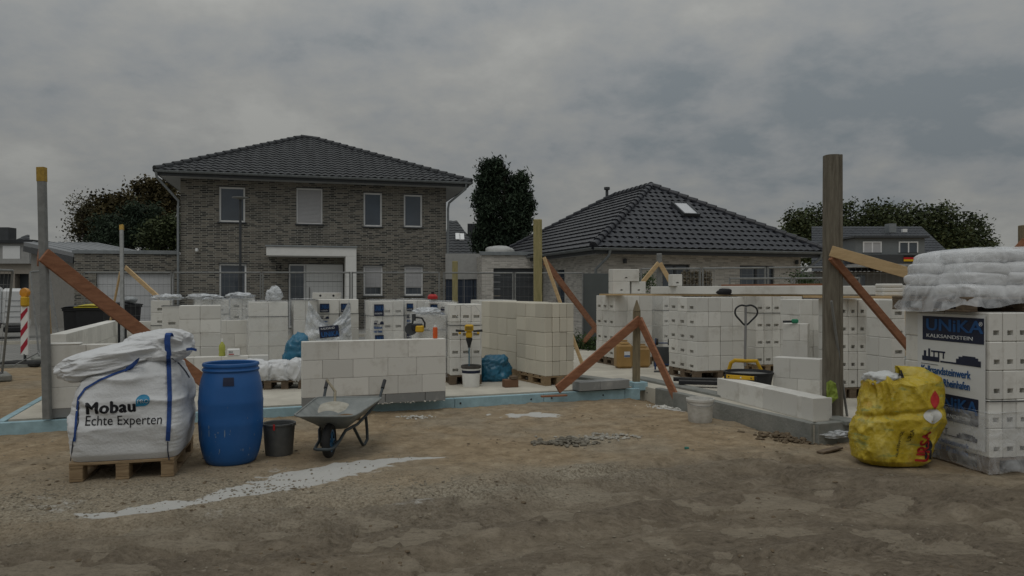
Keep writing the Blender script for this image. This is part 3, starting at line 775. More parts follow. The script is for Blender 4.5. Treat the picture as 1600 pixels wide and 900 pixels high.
ln = MB().lathe([(.0,0),(.05,.0),(.06,.04),(.05,.11),(0,.12)],(fr.u(308),-.09,fr.z(308,391)-.05),12); ln.build('wall_lamp', UPVC, house, smooth=True)
text('14', .24, INK, house, frame((fr.u(430),-.012,fr.z(430,421)),(1,0,0),(0,0,1)), 'house_number', .006, .006)
# eaves, soffit, gutter
OV = .62; ez = 5.72; e0, e1, ef, eb = -OV, W_+OV*1.25, -OV, D_+OV
sf = MB(); sf.add([(e0,ef,WT-.02),(e1,ef,WT-.02),(e1,eb,WT-.02),(e0,eb,WT-.02)],[(0,1,2,3)])
so1 = sf.build('soffit', SOFF, house)
fs = MB()
fs.bbox(e0,e1,ef-.02,ef,WT-.04,ez+.03); fs.bbox(e0-.02,e0,ef,eb,WT-.04,ez+.03); fs.bbox(e1,e1+.02,ef,eb,WT-.04,ez+.03); fs.build('fascia', ANTH, house)
gt = MB()
def gutter(mb, a, b_, r=.07):
    a, b_ = Vector(a), Vector(b_); d = (b_-a).normalized(); s_ = d.cross(Vector((0,0,1)))
    rows = []
    for k in range(9):
        t_ = math.pi*k/8; off = s_*(r*math.cos(t_)) - Vector((0,0,1))*(r*math.sin(t_)); rows.append([a+off, b_+off])
    mb.grid(rows)
    for k in (1,-1): mb.tube([a+s_*r*k, b_+s_*r*k], .012, 6)
    return mb
gutter(gt, (e0-.09,ef-.10,ez+.03),(e1+.09,ef-.10,ez+.03)); gutter(gt,(e0-.10,ef-.09,ez+.03),(e0-.10,eb,ez+.03)); gutter(gt,(e1+.10,ef-.09,ez+.03),(e1+.10,eb,ez+.03))
gt.build('gutter', ZINC, house, smooth=True)
dp = MB(); dp.tube([(e0-.06,ef-.1,ez-.03),(e0-.04,ef-.06,ez-.2),(-.05,-.1,ez-.95),(-.06,-.09,ez-1.15),(-.06,-.09,.1)],.045,10); dp.build('downpipe', ZINC, house, smooth=True)
dp = MB(); dp.tube([(e1-.10,ef-.1,ez-.03),(e1-.12,ef-.06,ez-.22),(W_+.10,-.12,ez-.72),(W_+.06,-.1,ez-.95),(W_+.06,-.1,.1)],.045,10); dp.build('downpipe', ZINC, house, smooth=True)
rp0, rp1 = (fr.u(470, D_/2), D_/2, 8.16), (fr.u(488, D_/2), D_/2, 8.16)
g = .10; ea, eb_, ec, ed = (e0-g,ef-g,ez+.06),(e1+g,ef-g,ez+.06),(e1+g,eb+g,ez+.06),(e0-g,eb+g,ez+.06)
rf = MB(); tiled(rf, ea, eb_, rp0, rp1, cw=.26, rl=.33); tiled(rf, ed, ea, rp0, rp0, cw=.26, rl=.33); tiled(rf, eb_, ec, rp1, rp1, cw=.26, rl=.33); tiled(rf, ec, ed, rp1, rp0, cw=.26, rl=.33, nsub=2)
roof = rf.build('roof', TILE1, house, smooth=True)
rg = MB(); ridge(rg, ea, rp0); ridge(rg, eb_, rp1); ridge(rg, rp0, rp1); ridge(rg, ec, rp1); ridge(rg, ed, rp0); rg.build('ridge_tiles', TILE1, roof, smooth=True)

# flat-roofed brick garage left of it
g1 = Fr(-16.4, 27.3, R(12))
gar = thing('brick_garage', 'flat-roofed dark brick garage with a wide white sectional door', 'garage', (g1.ox, g1.oy, 0), g1.a)
gu0, gu1 = g1.u(116), g1.u(283); gz = g1.z(200,397); go = win_rect(g1,150,272,427,0,zb=.05)
gw = wall_open(MB(), gu0, gu1, 0, gz, [go], rev=.15); gw.add([(gu0,0,0),(gu0,6,0),(gu0,6,gz),(gu0,0,gz)],[(0,1,2,3)]); gw.add([(gu0,0,gz),(gu1,0,gz),(gu1,6,gz),(gu0,6,gz)],[(0,1,2,3)])
gw.build('wall', BRICK_D, gar)
gd = MB(); nr = 5
for i in range(nr):
    z0 = go[2]+(go[3]-go[2])*i/nr; z1 = go[2]+(go[3]-go[2])*(i+1)/nr; gd.bbox(go[0],go[1],.1,.14,z0+.006,z1-.006,b=.004)
gd.box(go[0],go[1],.125,.145,go[2],go[3]); gd.build('garage_door', mat('garage_white',(.52,.53,.54),.5,var=.04,bump=.02), gar)
MB().bbox(gu0-.06,gu1-.12,-.06,.12,gz,gz+.14).build('roof_trim', ZINC, gar)
# low grey metal roof behind the garage, pale side wall
sh = thing('workshop_shed', 'pale rendered shed with a shallow grey sheet-metal roof left of the brick garage', 'shed', (-18,30,0))
A, B, C_, D4 = at(37,378,31), at(115,395,27.6), at(228,394,30), at(152,379,35)
m_ = MB()
dn = Vector((0,0,-.16)); m_.add([A,B,C_,D4,A+dn,B+dn,C_+dn,D4+dn],[(0,1,2,3),(7,6,5,4),(0,4,5,1),(1,5,6,2),(2,6,7,3),(3,7,4,0)])
rfo = m_.build('roof', mat('sheet_roof',(.21,.22,.23),.5,.2,var=.15,bump=.1,stretch=(1,12,1)), sh, world=True)
m_ = MB()
for i in range(1,9):
    f_ = i/9; m_.beam(A.lerp(D4,f_)+Vector((0,0,.015)), B.lerp(C_,f_)+Vector((0,0,.015)), .035, .03)
m_.build('standing_seam', ZINC, rfo, world=True)
bx_ = lambda v_, k=.0: Vector((v_.x, v_.y, k))
m_ = MB(); A2, B2 = A+Vector((.25,.1,-.16)), B+Vector((-.05,.3,-.16)); m_.add([bx_(A2),bx_(B2),B2,A2],[(0,1,2,3)]); m_.add([bx_(B2),bx_(C_),C_-Vector((0,0,.16)),B2],[(0,1,2,3)])
m_.build('wall', mat('pale_blockwork',(.25,.24,.22),.9,var=.1,bump=.2), sh, world=True)
m_ = MB(); m_.beam(A+dn*1.8, B+dn*1.8, .22, .05); m_.build('fascia', STEEL_D, sh, world=True)

# far house at the left edge with dormer; row garages below
fh = thing('dormer_house', 'distant house with a dark tiled roof and small dormer at the left edge', 'house', (-32,46,0))
m_ = MB(); tiled(m_, at(-60,418,44), at(48,412,44), at(-60,373,50), at(47,378,50), cw=.4, rl=.5, nsub=3); r_ = m_.build('roof', TILE1, fh, world=True)
m_ = MB(); m_.bbox(-1.0,1.0,-1.1,1.6,0,1.1, M4=Matrix.Translation(at(38,411,43.6))); dmm = m_.build('dormer', GPAINT, fh, world=True)
m_ = MB(); m_.bbox(-1.3,1.3,-1.3,1.8,1.1,1.3, M4=Matrix.Translation(at(38,411,43.6))); m_.build('dormer_roof', TILE1, dmm, world=True)
m_ = MB(); m_.bbox(-.5,.5,-1.14,-1.1,.15,.95, M4=Matrix.Translation(at(38,411,43.6))); m_.build('window', UPVC, dmm, world=True)
m_ = MB(); m_.box(-38,-29.3,44.6,52,0,at(0,410,44.6).z); m_.build('wall', GPAINT, fh, world=True)
m_ = MB(); m_.box(-.4,.4,-.4,.4,0,.9,M4=Matrix.Translation(at(10,377,49))); m_.build('chimney', ANTH, fh, world=True)
rg_ = thing('row_garage', 'beige rendered row garages with dark openings at the far left edge', 'garage', (-27,38,0))
gz = at(0,412,38).z; m_ = MB(); wall_open(m_, at(-40,0,38).x, at(50,0,38).x, 0, gz, [(at(-30,0,38).x,at(17,0,38).x,0,2.4),(at(23,0,38).x,at(45,0,38).x,0,2.4)], rev=.4, y=38)
m_.build('wall', mat('beige_render',(.30,.27,.23),.9,var=.1), rg_, world=True)
m_ = MB(); m_.box(at(-40,0,38).x, at(50,0,38).x, 37.8,44,gz,gz+.25); m_.build('roof', GPAINT, rg_, world=True)
m_ = MB(); m_.box(at(-40,0,38).x, at(49,0,38).x, 38.4,38.5,0,2.5); m_.build('garage_door', ANTH, rg_, world=True)

# house glimpsed in the gap, carport wall
gh = thing('gable_house', 'steep dark roof with two rooflights glimpsed between the brick house and the conifer', 'house', (-3.5,48,0))
m_ = MB(); a, b_, c, d = at(690,398,46), at(752,398,46), at(690,345,51), at(714,356,51)
tiled(m_, a, b_, c, d, cw=.4, rl=.45, nsub=4); rr = m_.build('roof', TILE1, gh, world=True)
nrm_ = (b_-a).cross(c-a).normalized()
for (px,py) in ((716,381),(722,384)):
    Yp = 48.6; p = at(px,py,Yp); 
    upv = (c-a).normalized(); xv = Vector((1,0,0)); M4 = Matrix(((xv.x,upv.x,nrm_.x,p.x),(xv.y,upv.y,nrm_.y,p.y),(xv.z,upv.z,nrm_.z,p.z),(0,0,0,1)))
    k = (a-p).dot(nrm_); M4.translation = p+nrm_*k
    mm = MB().bbox(-.16,.16,-.5,.5,.0,.12,M4=M4); mm.build('rooflight', UPVC, rr, world=True)
m_ = MB(); m_.add([bx_(a),bx_(b_),b_,a],[(0,1,2,3)]); m_.add([bx_(b_),bx_(Vector((b_.x,55,0))),Vector((b_.x,55,b_.z)),b_],[(0,1,2,3)]); m_.build('wall', GPAINT, gh, world=True)
m_ = MB(); m_.box(-.35,.35,-.35,.35,-1,1.3,M4=Matrix.Translation(at(739,380,50))); m_.build('chimney', TILE1, gh, world=True)
cp = thing('carport', 'low grey rendered carport wall with dark navy doors beside the brick house', 'carport', tuple(xy(726,29)))
x0, x1 = at(696,0,29).x, at(754,0,29).x; z1 = at(0,401,29).z; z0 = at(0,436,29).z
m_ = MB(); m_.box(x0,x1,29,29.2,z0,z1); m_.box(x0,x1,29,34,z1,z1+.12); m_.build('wall', GPAINT, cp, world=True)
m_ = MB()
for k in range(4):
    a_ = x0+(x1-x0)*k/4; m_.bbox(a_+.01,a_+(x1-x0)/4-.01,29.05,29.1,.05,z0-.01)
dd = m_.build('door', NAVY, cp, world=True)

# ------------------------------------------------------------------ bungalow
BA = R(18)
bf = Fr(2.46, 21.8, BA)     # eave corner
bung = thing('bungalow', 'pale brick bungalow under a glossy dark hipped roof with one rooflight', 'house', (bf.ox, bf.oy, 0), BA)
BW, BD = 8.25, 11.5; bez = 2.76; ins_ = .5; bap = BW/2; bzt = 5.37
wf = Fr(bf.ox + ins_*bf.c - ins_*bf.s, bf.oy + ins_*bf.s + ins_*bf.c, BA)
ow = []
for px0,px1,py0,py1 in ((1035,1078,413,468),(1156,1210,415,468)):
    ow.append((wf.u(px0)+ins_, wf.u(px1)+ins_, .1, wf.z((px0+px1)/2,py0)))
m_ = MB(); wall_open(m_, ins_, BW-ins_, 0, bez-.12, ow, rev=.15, y=ins_)
# left flank, faces the garage court
def lf(px):   # local y of the flank seen at px
    r_ = (px-800)/F; ox, oy = wf.ox, wf.oy; vx, vy = -wf.s, wf.c
    return (r_*oy-ox)/(vx-r_*vy)+ins_
fl_ops = [(lf(882),lf(869),.1,2.25)]
wall_open(m_, ins_, BD-ins_, 0, bez-.12, fl_ops, rev=.15, y=ins_, axis='y')
m_.add([(BW-ins_,ins_,0),(BW-ins_,BD-ins_,0),(BW-ins_,BD-ins_,bez-.12),(BW-ins_,ins_,bez-.12)],[(0,1,2,3)])
m_.build('wall', BRICK_L, bung)
for o_ in ow:
    m_ = MB(); fw=.06
    m_.bbox(o_[0],o_[0]+fw,ins_+.07,ins_+.14,o_[2],o_[3]); m_.bbox(o_[1]-fw,o_[1],ins_+.07,ins_+.14,o_[2],o_[3]); m_.bbox(o_[0]+fw,o_[1]-fw,ins_+.072,ins_+.14,o_[3]-fw,o_[3]); mid=(o_[0]+o_[1])/2; m_.bbox(mid-.04,mid+.04,ins_+.072,ins_+.14,o_[2],o_[3]-fw)
    w_ = m_.build('window', ANTH, bung); MB().box(o_[0]+fw-.005,o_[1]-fw+.005,ins_+.1,ins_+.12,o_[2],o_[3]-fw+.005).build('pane', GLASS, w_)
m_ = MB(); o_=fl_ops[0]; m_.bbox(ins_+.08,ins_+.13,o_[0],o_[1],o_[2],o_[3]); m_.build('side_window', GLASS, bung)
m_ = MB(); m_.add([(0,0,bez-.12),(BW,0,bez-.12),(BW,BD,bez-.12),(0,BD,bez-.12)],[(0,1,2,3)]); m_.build('soffit', SOFF, bung)
m_ = MB(); m_.bbox(0,BW,-.02,0,bez-.15,bez+.02); m_.bbox(-.02,0,0,BD,bez-.15,bez+.02); m_.build('fascia', ANTH, bung)
gt = MB(); gutter(gt,(-.1,-.09,bez+.02),(BW+.09,-.09,bez+.02)); gutter(gt,(-.10,-.09,bez+.02),(-.10,BD,bez+.02)); gt.build('gutter', ZINC, bung, smooth=True)
m_ = MB(); m_.tube([(.45,-.09,bez-.03),(.43,-.05,bez-.2),(.2,ins_-.12,bez-.6),(.2,ins_-.08,.1)],.045,8); m_.build('downpipe', ZINC, bung, smooth=True)
m_ = MB(); m_.tube([(BW-.15,-.09,bez-.03),(BW-.17,-.05,bez-.18),(BW-.55,ins_-.12,bez-.62),(BW-.55,ins_-.08,.1)],.045,8); m_.build('downpipe', ZINC, bung, smooth=True)
m_ = MB(); m_.lathe([(0,0),(.05,0),(.06,.05),(.05,.14),(0,.15)],(wf.u(1243)+ins_,ins_-.07,wf.z(1243,410)-.07),10); m_.lathe([(0,0),(.06,0),(.06,.14),(0,.15)],(wf.u(975)+ins_,ins_-.07,wf.z(975,408)-.07),10); m_.build('wall_lamp', ANTH, bung)
q0,q1,q2,q3 = (-.1,-.1,bez+.06),(BW+.1,-.1,bez+.06),(BW+.1,BD+.1,bez+.06),(-.1,BD+.1,bez+.06)
ap, bp_ = (bap,bap,bzt),(bap,BD-bap,bzt)
rf = MB(); tiled(rf,q0,q1,ap,ap,cw=.25,rl=.34,wave=.024,lift=.034,skew=.3); tiled(rf,q3,q0,bp_,ap,cw=.25,rl=.34,wave=.006,lift=.05,nsub=3); tiled(rf,q1,q2,ap,bp_,cw=.25,rl=.34,nsub=3); tiled(rf,q2,q3,bp_,bp_,cw=.25,rl=.34,nsub=2)
br = rf.build('roof', TILE2, bung, smooth=True)
rg = MB(); ridge(rg,q0,ap,.12,.36); ridge(rg,q1,ap,.12,.36); ridge(rg,ap,bp_,.12,.36); ridge(rg,q3,bp_,.12,.36); rg.build('ridge_tiles', TILE2, br, smooth=True)
# rooflight on the hip end: intersect the photograph's corners with the roof plane
Mb = Matrix.Translation((bf.ox,bf.oy,0)) @ Matrix.Rotation(BA,4,'Z')
Q0w, Q1w, APw = Mb@Vector(q0), Mb@Vector(q1), Mb@Vector(ap)
pn = (Q1w-Q0w).cross(APw-Q0w).normalized()
def onplane(px,py):
    d = at(px,py,1.0)-Vector((0,0,EYE)); o_ = Vector((0,0,EYE)); return o_+d*((Q0w-o_).dot(pn)/d.dot(pn))
c4 = [onplane(*p) for p in ((1068,340),(1090,340),(1072,320),(1050,320))]
xv = (Q1w-Q0w).normalized(); uv = pn.cross(xv); cen = sum(c4,Vector())/4
M4 = Matrix(((xv.x,uv.x,pn.x,cen.x),(xv.y,uv.y,pn.y,cen.y),(xv.z,uv.z,pn.z,cen.z),(0,0,0,1)))
sk = MB(); sk.bbox(-.32,.32,-.50,-.44,.03,.14,M4=M4); sk.bbox(-.32,.32,.44,.50,.03,.14,M4=M4); sk.bbox(-.32,-.26,-.44,.44,.03,.14,M4=M4); sk.bbox(.26,.32,-.44,.44,.03,.14,M4=M4)
sko = sk.build('rooflight', ANTH, br, world=True)
MB().box(-.26,.26,-.44,.44,.07,.11,M4=M4).build('pane', mat('rooflight_glass',(.45,.47,.5),.08,var=.05,bump=0,spec=1.0), sko, world=True)
vp = onplane(965,300); m_ = MB().lathe([(.06,0),(.06,.30),(.12,.32),(.12,.42),(0,.43)],(bap-.15,BD-bap+.2,bzt-.02),12); m_.build('vent_pipe', ANTH, br, smooth=True)

bg_ = Fr(-1.15, 27.0, R(8))
bga = thing('bungalow_garage', 'flat-roofed pale brick garage with a dark grey door, conifer behind', 'garage', (bg_.ox,bg_.oy,0), bg_.a)
u0,u1 = bg_.u(753), bg_.u(866); zt = bg_.z(800,399); go = (bg_.u(771),bg_.u(850),.05,bg_.z(800,419))
m_ = MB(); wall_open(m_,u0,u1,0,zt,[go],rev=.15); m_.add([(u0,0,zt),(u1,0,zt),(u1,6,zt),(u0,6,zt)],[(0,1,2,3)]); m_.add([(u0,0,0),(u0,6,0),(u0,6,zt),(u0,0,zt)],[(0,1,2,3)]); m_.add([(u1,0,0),(u1,6,0),(u1,6,zt),(u1,0,zt)],[(0,1,2,3)]); m_.build('wall', BRICK_L, bga)
m_ = MB()
for i in range(9): m_.bbox(go[0],go[1],.08,.12,go[2]+(go[3]-go[2])*i/9+.004,go[2]+(go[3]-go[2])*(i+1)/9-.004,b=.004)
m_.build('garage_door', ANTH, bga); MB().bbox(u0-.08,u1,-.07,.1,zt,zt+.13).build('roof_trim', ZINC, bga)
m_ = blob((0,0,0),(.52,.4,.22),seed=5,amp=.12,sub=3,power=.7); 
tag(m_.build('tarpaulin', mat('pale_tarp',(.42,.43,.42),.6,var=.1,bump=.3), smooth='all', loc=(0,0,0)), 'pale folded tarpaulin lying on the flat garage roof', 'tarpaulin').location = tuple(at(781,393,28.6))

# ------------------------------------------------------------------ far house with dormer and balcony
ff = thing('dormer_apartment_house', 'distant dark-roofed house with a grey box dormer and balcony in front of the woods', 'house', tuple(xy(1390,60)))
YF = 60
e0_, e1_, t0_, t1_ = at(1268,424,YF), at(1514,424,YF), at(1268,354,YF+7), at(1506,351,YF+7)
m_ = MB(); tiled(m_, e0_, e1_, t0_, t1_, cw=.35, rl=.45, nsub=4); fr2 = m_.build('roof', mat('roof_tile_far',(.05,.055,.063),.6,var=.25,vscale=2,bump=0), ff, world=True)
m_ = MB(); m_.box(e0_.x+.3,e1_.x-.3,YF+.5,YF+9,0,e0_.z); m_.build('wall', mat('far_wall',(.16,.165,.165),.8,var=.1), ff, world=True)
dx0, dx1 = at(1337,0,YF-.4).x, at(1445,0,YF-.4).x; dzt = at(0,372,YF-.4).z; dzb = at(0,398,YF-.4).z
m_ = MB(); m_.bbox(dx0,dx1,YF-.4,YF+5,dzb,dzt,b=.02); dmo = m_.build('dormer', mat('dormer_grey',(.17,.185,.19),.7,var=.05,bump=.02), fr2, world=True)
m_ = MB(); m_.bbox(dx0-.25,dx1+.25,YF-.7,YF+5,dzt,dzt+.2,b=.02); m_.build('dormer_roof', ANTH, dmo, world=True)
for a_,b2,gl in ((1348,1377,SHUT),(1404,1434,GLASS)):
    xa, xb = at(a_,0,YF-.42).x, at(b2,0,YF-.42).x; za, zb2 = at(0,395,YF).z, at(0,378,YF).z
    m_ = MB(); fw=.09; m_.bbox(xa,xa+fw,YF-.5,YF-.4,za,zb2); m_.bbox(xb-fw,xb,YF-.5,YF-.4,za,zb2); m_.bbox(xa+fw,xb-fw,YF-.498,YF-.4,zb2-fw,zb2); m_.bbox((xa+xb)/2-.05,(xa+xb)/2+.05,YF-.498,YF-.4,za,zb2-fw)
    m_ = m_.build('window', UPVC, ff, world=True)
    MB().box(xa+fw,xb-fw,YF-.45,YF-.41,za,zb2-fw).build('pane', gl, m_, world=True)
m_ = MB(); bx0, bx1 = at(1340,0,YF-1.5).x, at(1446,0,YF-1.5).x; zb2 = at(0,412,YF-1.5).z
m_.box(bx0,bx1,YF-1.5,YF+.4,zb2-.2,zb2); bal = m_.build('balcony', GPAINT, ff, world=True)
m_ = MB(); m_.bbox(bx0,bx1,YF-1.52,YF-1.47,zb2,at(0,398,YF-1.5).z,b=.01); m_.build('balustrade', ANTH, bal, world=True)
m_ = MB(); m_.box(at(1385,0,65).x,at(1396,0,65).x,64.5,65.3,at(0,364,65).z,at(0,350,65).z); m_.build('chimney', ZINC, ff, world=True)
m_ = MB(); pz = t0_.lerp(e0_, .16); m_.bbox(at(1407,0,65.4).x,at(1414,0,65.4).x,65.0,65.3,at(0,363,65.2).z,at(0,358,65.2).z); m_.build('rooflight', UPVC, ff, world=True)
m_ = MB()
for k,(a_,b2) in enumerate(((1340,1352),(1420,1444))): m_.bbox(at(a_,0,YF+.4).x,at(b2,0,YF+.4).x,YF+.42,YF+.5,1.2,at(0,430,YF).z)
m_.build('window', GLASS, ff, world=True)
fl = thing('flag', 'black, red and gold flag hung on the balcony of the distant house', 'flag', tuple(at(1422,404,YF-1.6)))
x0, x1 = at(1412,0,YF-1.6).x, at(1433,0,YF-1.6).x
for k,(nm,c) in enumerate((('black_band',(.01,.01,.01)),('red_band',(.5,.02,.02)),('gold_band',(.65,.42,.02)))):
    za, zb2 = at(0,399+3.1*(k+1),YF-1.6).z, at(0,399+3.1*k,YF-1.6).z
    m_ = MB(); m_.grid([[Vector((x0+(x1-x0)*i/12, YF-1.6+.03*math.sin(i*1.3), z)) for i in range(13)] for z in (za,zb2)]); m_.build(nm, mat('flag_'+nm,c,.8,var=.05,bump=0), fl, world=True)

# ------------------------------------------------------------------ trees
def limbs(mb, base, top, r0, blobs, rnd2, n=10):
    mb.tube([base, base.lerp(top,.5)+Vector((rnd2.uniform(-.1,.1),0,0)), top], r0, 8, r0*.35)
    for k in range(n):
        b_ = blobs[k % len(blobs)]; s_ = base.lerp(top, rnd2.uniform(.35,.95)); e_ = Vector(b_[:3]) + Vector((rnd2.gauss(0,.3)*b_[3], rnd2.gauss(0,.3)*b_[4], rnd2.gauss(0,.3)*b_[5]))
        mb.tube([s_, s_.lerp(e_,.5)+Vector((0,0,.15)), e_], r0*.35, 5, r0*.06)
def leaves(blobs0, n, ls, rnd2, per=22, spread=.28, droop=0.0, thin=.55, shell=.55):
    vs=[]; fs=[]; tone=[]; blobs = []
    for b_ in blobs0:          # lumps standing out of each mass, so the outline breaks up
        blobs.append((b_[0],b_[1],b_[2],b_[3]*.92,b_[4]*.92,b_[5]*.92))
        for _ in range(7):
            d = Vector((rnd2.gauss(0,1),rnd2.gauss(0,.7),rnd2.gauss(0,1)+.15)).normalized(); q = rnd2.uniform(.16,.32)
            blobs.append((b_[0]+d.x*b_[3]*.88,b_[1]+d.y*b_[4]*.88,b_[2]+d.z*b_[5]*.88,b_[3]*q,b_[4]*q,b_[5]*q))
    tot = sum(b_[3]*b_[5] for b_ in blobs)
    for b_ in blobs:
        k = max(1,int(n*(b_[3]*b_[5])/tot/per))
        for _ in range(k):
            d = Vector((rnd2.gauss(0,1),rnd2.gauss(0,1),rnd2.gauss(0,1))).normalized(); rr_ = shell+(1-shell)*rnd2.random()
            if rnd2.random() < .25: rr_ = rnd2.uniform(.1,1.12)
            c = Vector((b_[0]+d.x*b_[3]*rr_, b_[1]+d.y*b_[4]*rr_, b_[2]+d.z*b_[5]*rr_)); tn = min(1,max(0,rnd2.gauss(.45,.30)))
            for _ in range(per):
                p = c+Vector((rnd2.gauss(0,spread),rnd2.gauss(0,spread),rnd2.gauss(0,spread*.8)))
                a = Vector((rnd2.gauss(0,1),rnd2.gauss(0,1),rnd2.gauss(0,.6)-droop)).normalized(); q = a.cross(Vector((rnd2.gauss(0,1),rnd2.gauss(0,1),rnd2.gauss(0,1)))).normalized()
                s_ = ls*rnd2.uniform(.6,1.3); k0=len(vs)
                vs += [p-a*s_*.5, p+q*s_*thin*.5, p+a*s_*.5, p-q*s_*thin*.5]; fs.append((k0,k0+1,k0+2,k0+3)); tone += [min(1,max(0,tn+rnd2.uniform(-.12,.12)))]*4
    return vs,fs,tone
def tree(label, base, blobs, n, ls, m, seed, trunk_r=.2, th=None, cat='tree', name='tree', group=None, leafname='crown', **kw):
    rnd2 = random.Random(seed); tr = thing(name, label, cat, base, 0, group)
    th = th or max(b_[2] for b_ in blobs)
    mb = MB(); limbs(mb, Vector((0,0,-.1)), Vector((0,0,th)), trunk_r, blobs, rnd2, n=12); mb.build('trunk', mat('bark',(.05,.04,.032),.95,bump=.5), tr)
    vs,fs,tone = leaves(blobs,n,ls,rnd2,**kw)
    me = bpy.data.meshes.new(leafname); me.from_pydata([tuple(p) for p in vs],[],fs); a = me.attributes.new('tone','FLOAT','POINT'); a.data.foreach_set('value',tone); me.materials.append(m)
    o = bpy.data.objects.new(leafname,me); COL.objects.link(o); o.parent = tr
    return tr
L_CON = leaf_mat('conifer_green',(.012,.022,.014),(.050,.075,.044))
L_GRN = leaf_mat('leaf_green',(.018,.028,.012),(.095,.115,.05))
L_BRN = leaf_mat('leaf_olive_brown',(.030,.026,.012),(.105,.085,.035))
L_BIR = leaf_mat('leaf_birch',(.05,.05,.03),(.13,.12,.07))
L_BSH = leaf_mat('leaf_bush',(.02,.04,.014),(.07,.11,.04))
def PB(px, py, rx, rz, Y, base, ry=None):
    """crown mass from where it stands in the picture, at real depth Y"""
    p = at(px,py,Y)-Vector(base); s_ = Y/F; return (p.x,p.y,p.z,rx*s_,(ry if ry else rx*s_*.9),rz*s_)
b0 = tuple(xy(788,40))
tree('tall dark conifer with a split top between the two houses', b0,
     [PB(770,275,20,25,40,b0),PB(764,320,20,45,40,b0),PB(765,370,22,32,40,b0),PB(808,300,20,28,40.4,b0),PB(808,345,25,45,40,b0),PB(800,385,35,20,40,b0),PB(762,262,9,10,40,b0)],
     40000,.22,L_CON,3,.22,droop=.9,thin=.35,spread=.17,shell=.65,name='conifer')
b0 = tuple(xy(130,46)); tree('thin straggly birch, nearly bare, at the left of the garden trees', b0,[PB(130,335,20,24,46,b0),PB(117,360,12,20,46,b0)],1500,.15,L_BIR,5,.12,droop=.8,spread=.35,name='birch_tree')
b0 = tuple(xy(175,47)); tree('olive-brown leafy tree behind the shed roof', b0,[PB(165,335,34,26,47,b0),PB(195,345,30,30,47,b0),PB(145,355,25,25,47,b0),PB(190,318,20,12,47,b0)],9000,.26,L_BRN,6,.2,spread=.3,name='tree')
b0 = tuple(xy(245,52)); tree('tallest brown-green tree rising beside the eave of the brick house', b0,[PB(245,305,28,22,52,b0),PB(215,297,14,12,52,b0),PB(262,320,24,26,52,b0),PB(230,340,40,25,52,b0),PB(250,290,16,9,52,b0)],8000,.28,L_BRN,8,.24,spread=.3,name='tree')
b0 = tuple(xy(200,42)); tree('dark spreading conifer in front of the brown trees', b0,[PB(200,360,50,30,42,b0),PB(225,345,30,30,42,b0),PB(170,378,40,20,42,b0),PB(240,372,40,25,42,b0)],12000,.22,L_CON,9,.2,droop=.7,thin=.35,spread=.22,name='conifer')
b0 = tuple(xy(255,38)); tree('green shrubby tree low behind the brick garage', b0,[PB(252,370,32,24,38,b0),PB(272,360,20,24,38,b0)],5000,.2,L_GRN,10,.12,spread=.25,name='tree')
woods = [(1245,352,18,18,'low leftmost tree of the woods beyond the bungalow'),(1275,345,22,24,'rounded tree of the woods just left of the tall near post'),(1320,343,28,24,'green tree of the woods just right of the tall near post'),
         (1362,340,26,22,'tree of the woods directly above the far chimney'),(1398,338,24,24,'highest tree of the woods over the far house ridge'),(1436,342,22,22,'narrow tree of the woods above the right half of the far roof'),
         (1472,341,26,22,'dark tree of the woods above the right end of the far roof'),(1505,362,28,30,'full tree of the woods at the right gable of the far house'),(1535,378,18,22,'last low tree of the woods tapering down to the right')]
for i,(px,py,rx,rz,lb) in enumerate(woods):
    Yt = 88+3*(i%3); b0 = tuple(xy(px,Yt)); tree(lb, b0,[PB(px,py,rx,rz,Yt,b0),PB(px-6,py+22,rx*1.15,rz*1.1,Yt,b0),PB(px+8,py+40,rx*1.2,rz*1.2,Yt,b0)],4600,.42,L_GRN,20+i,.3,spread=.55,name='tree',group='trees of the woods beyond the far house')
b0 = tuple(xy(1545,110)); tree('tiny distant treetop above the wrapped sacks near the right edge', b0,[PB(1543,398,10,9,110,b0)],900,.4,L_GRN,41,.3,spread=.5)
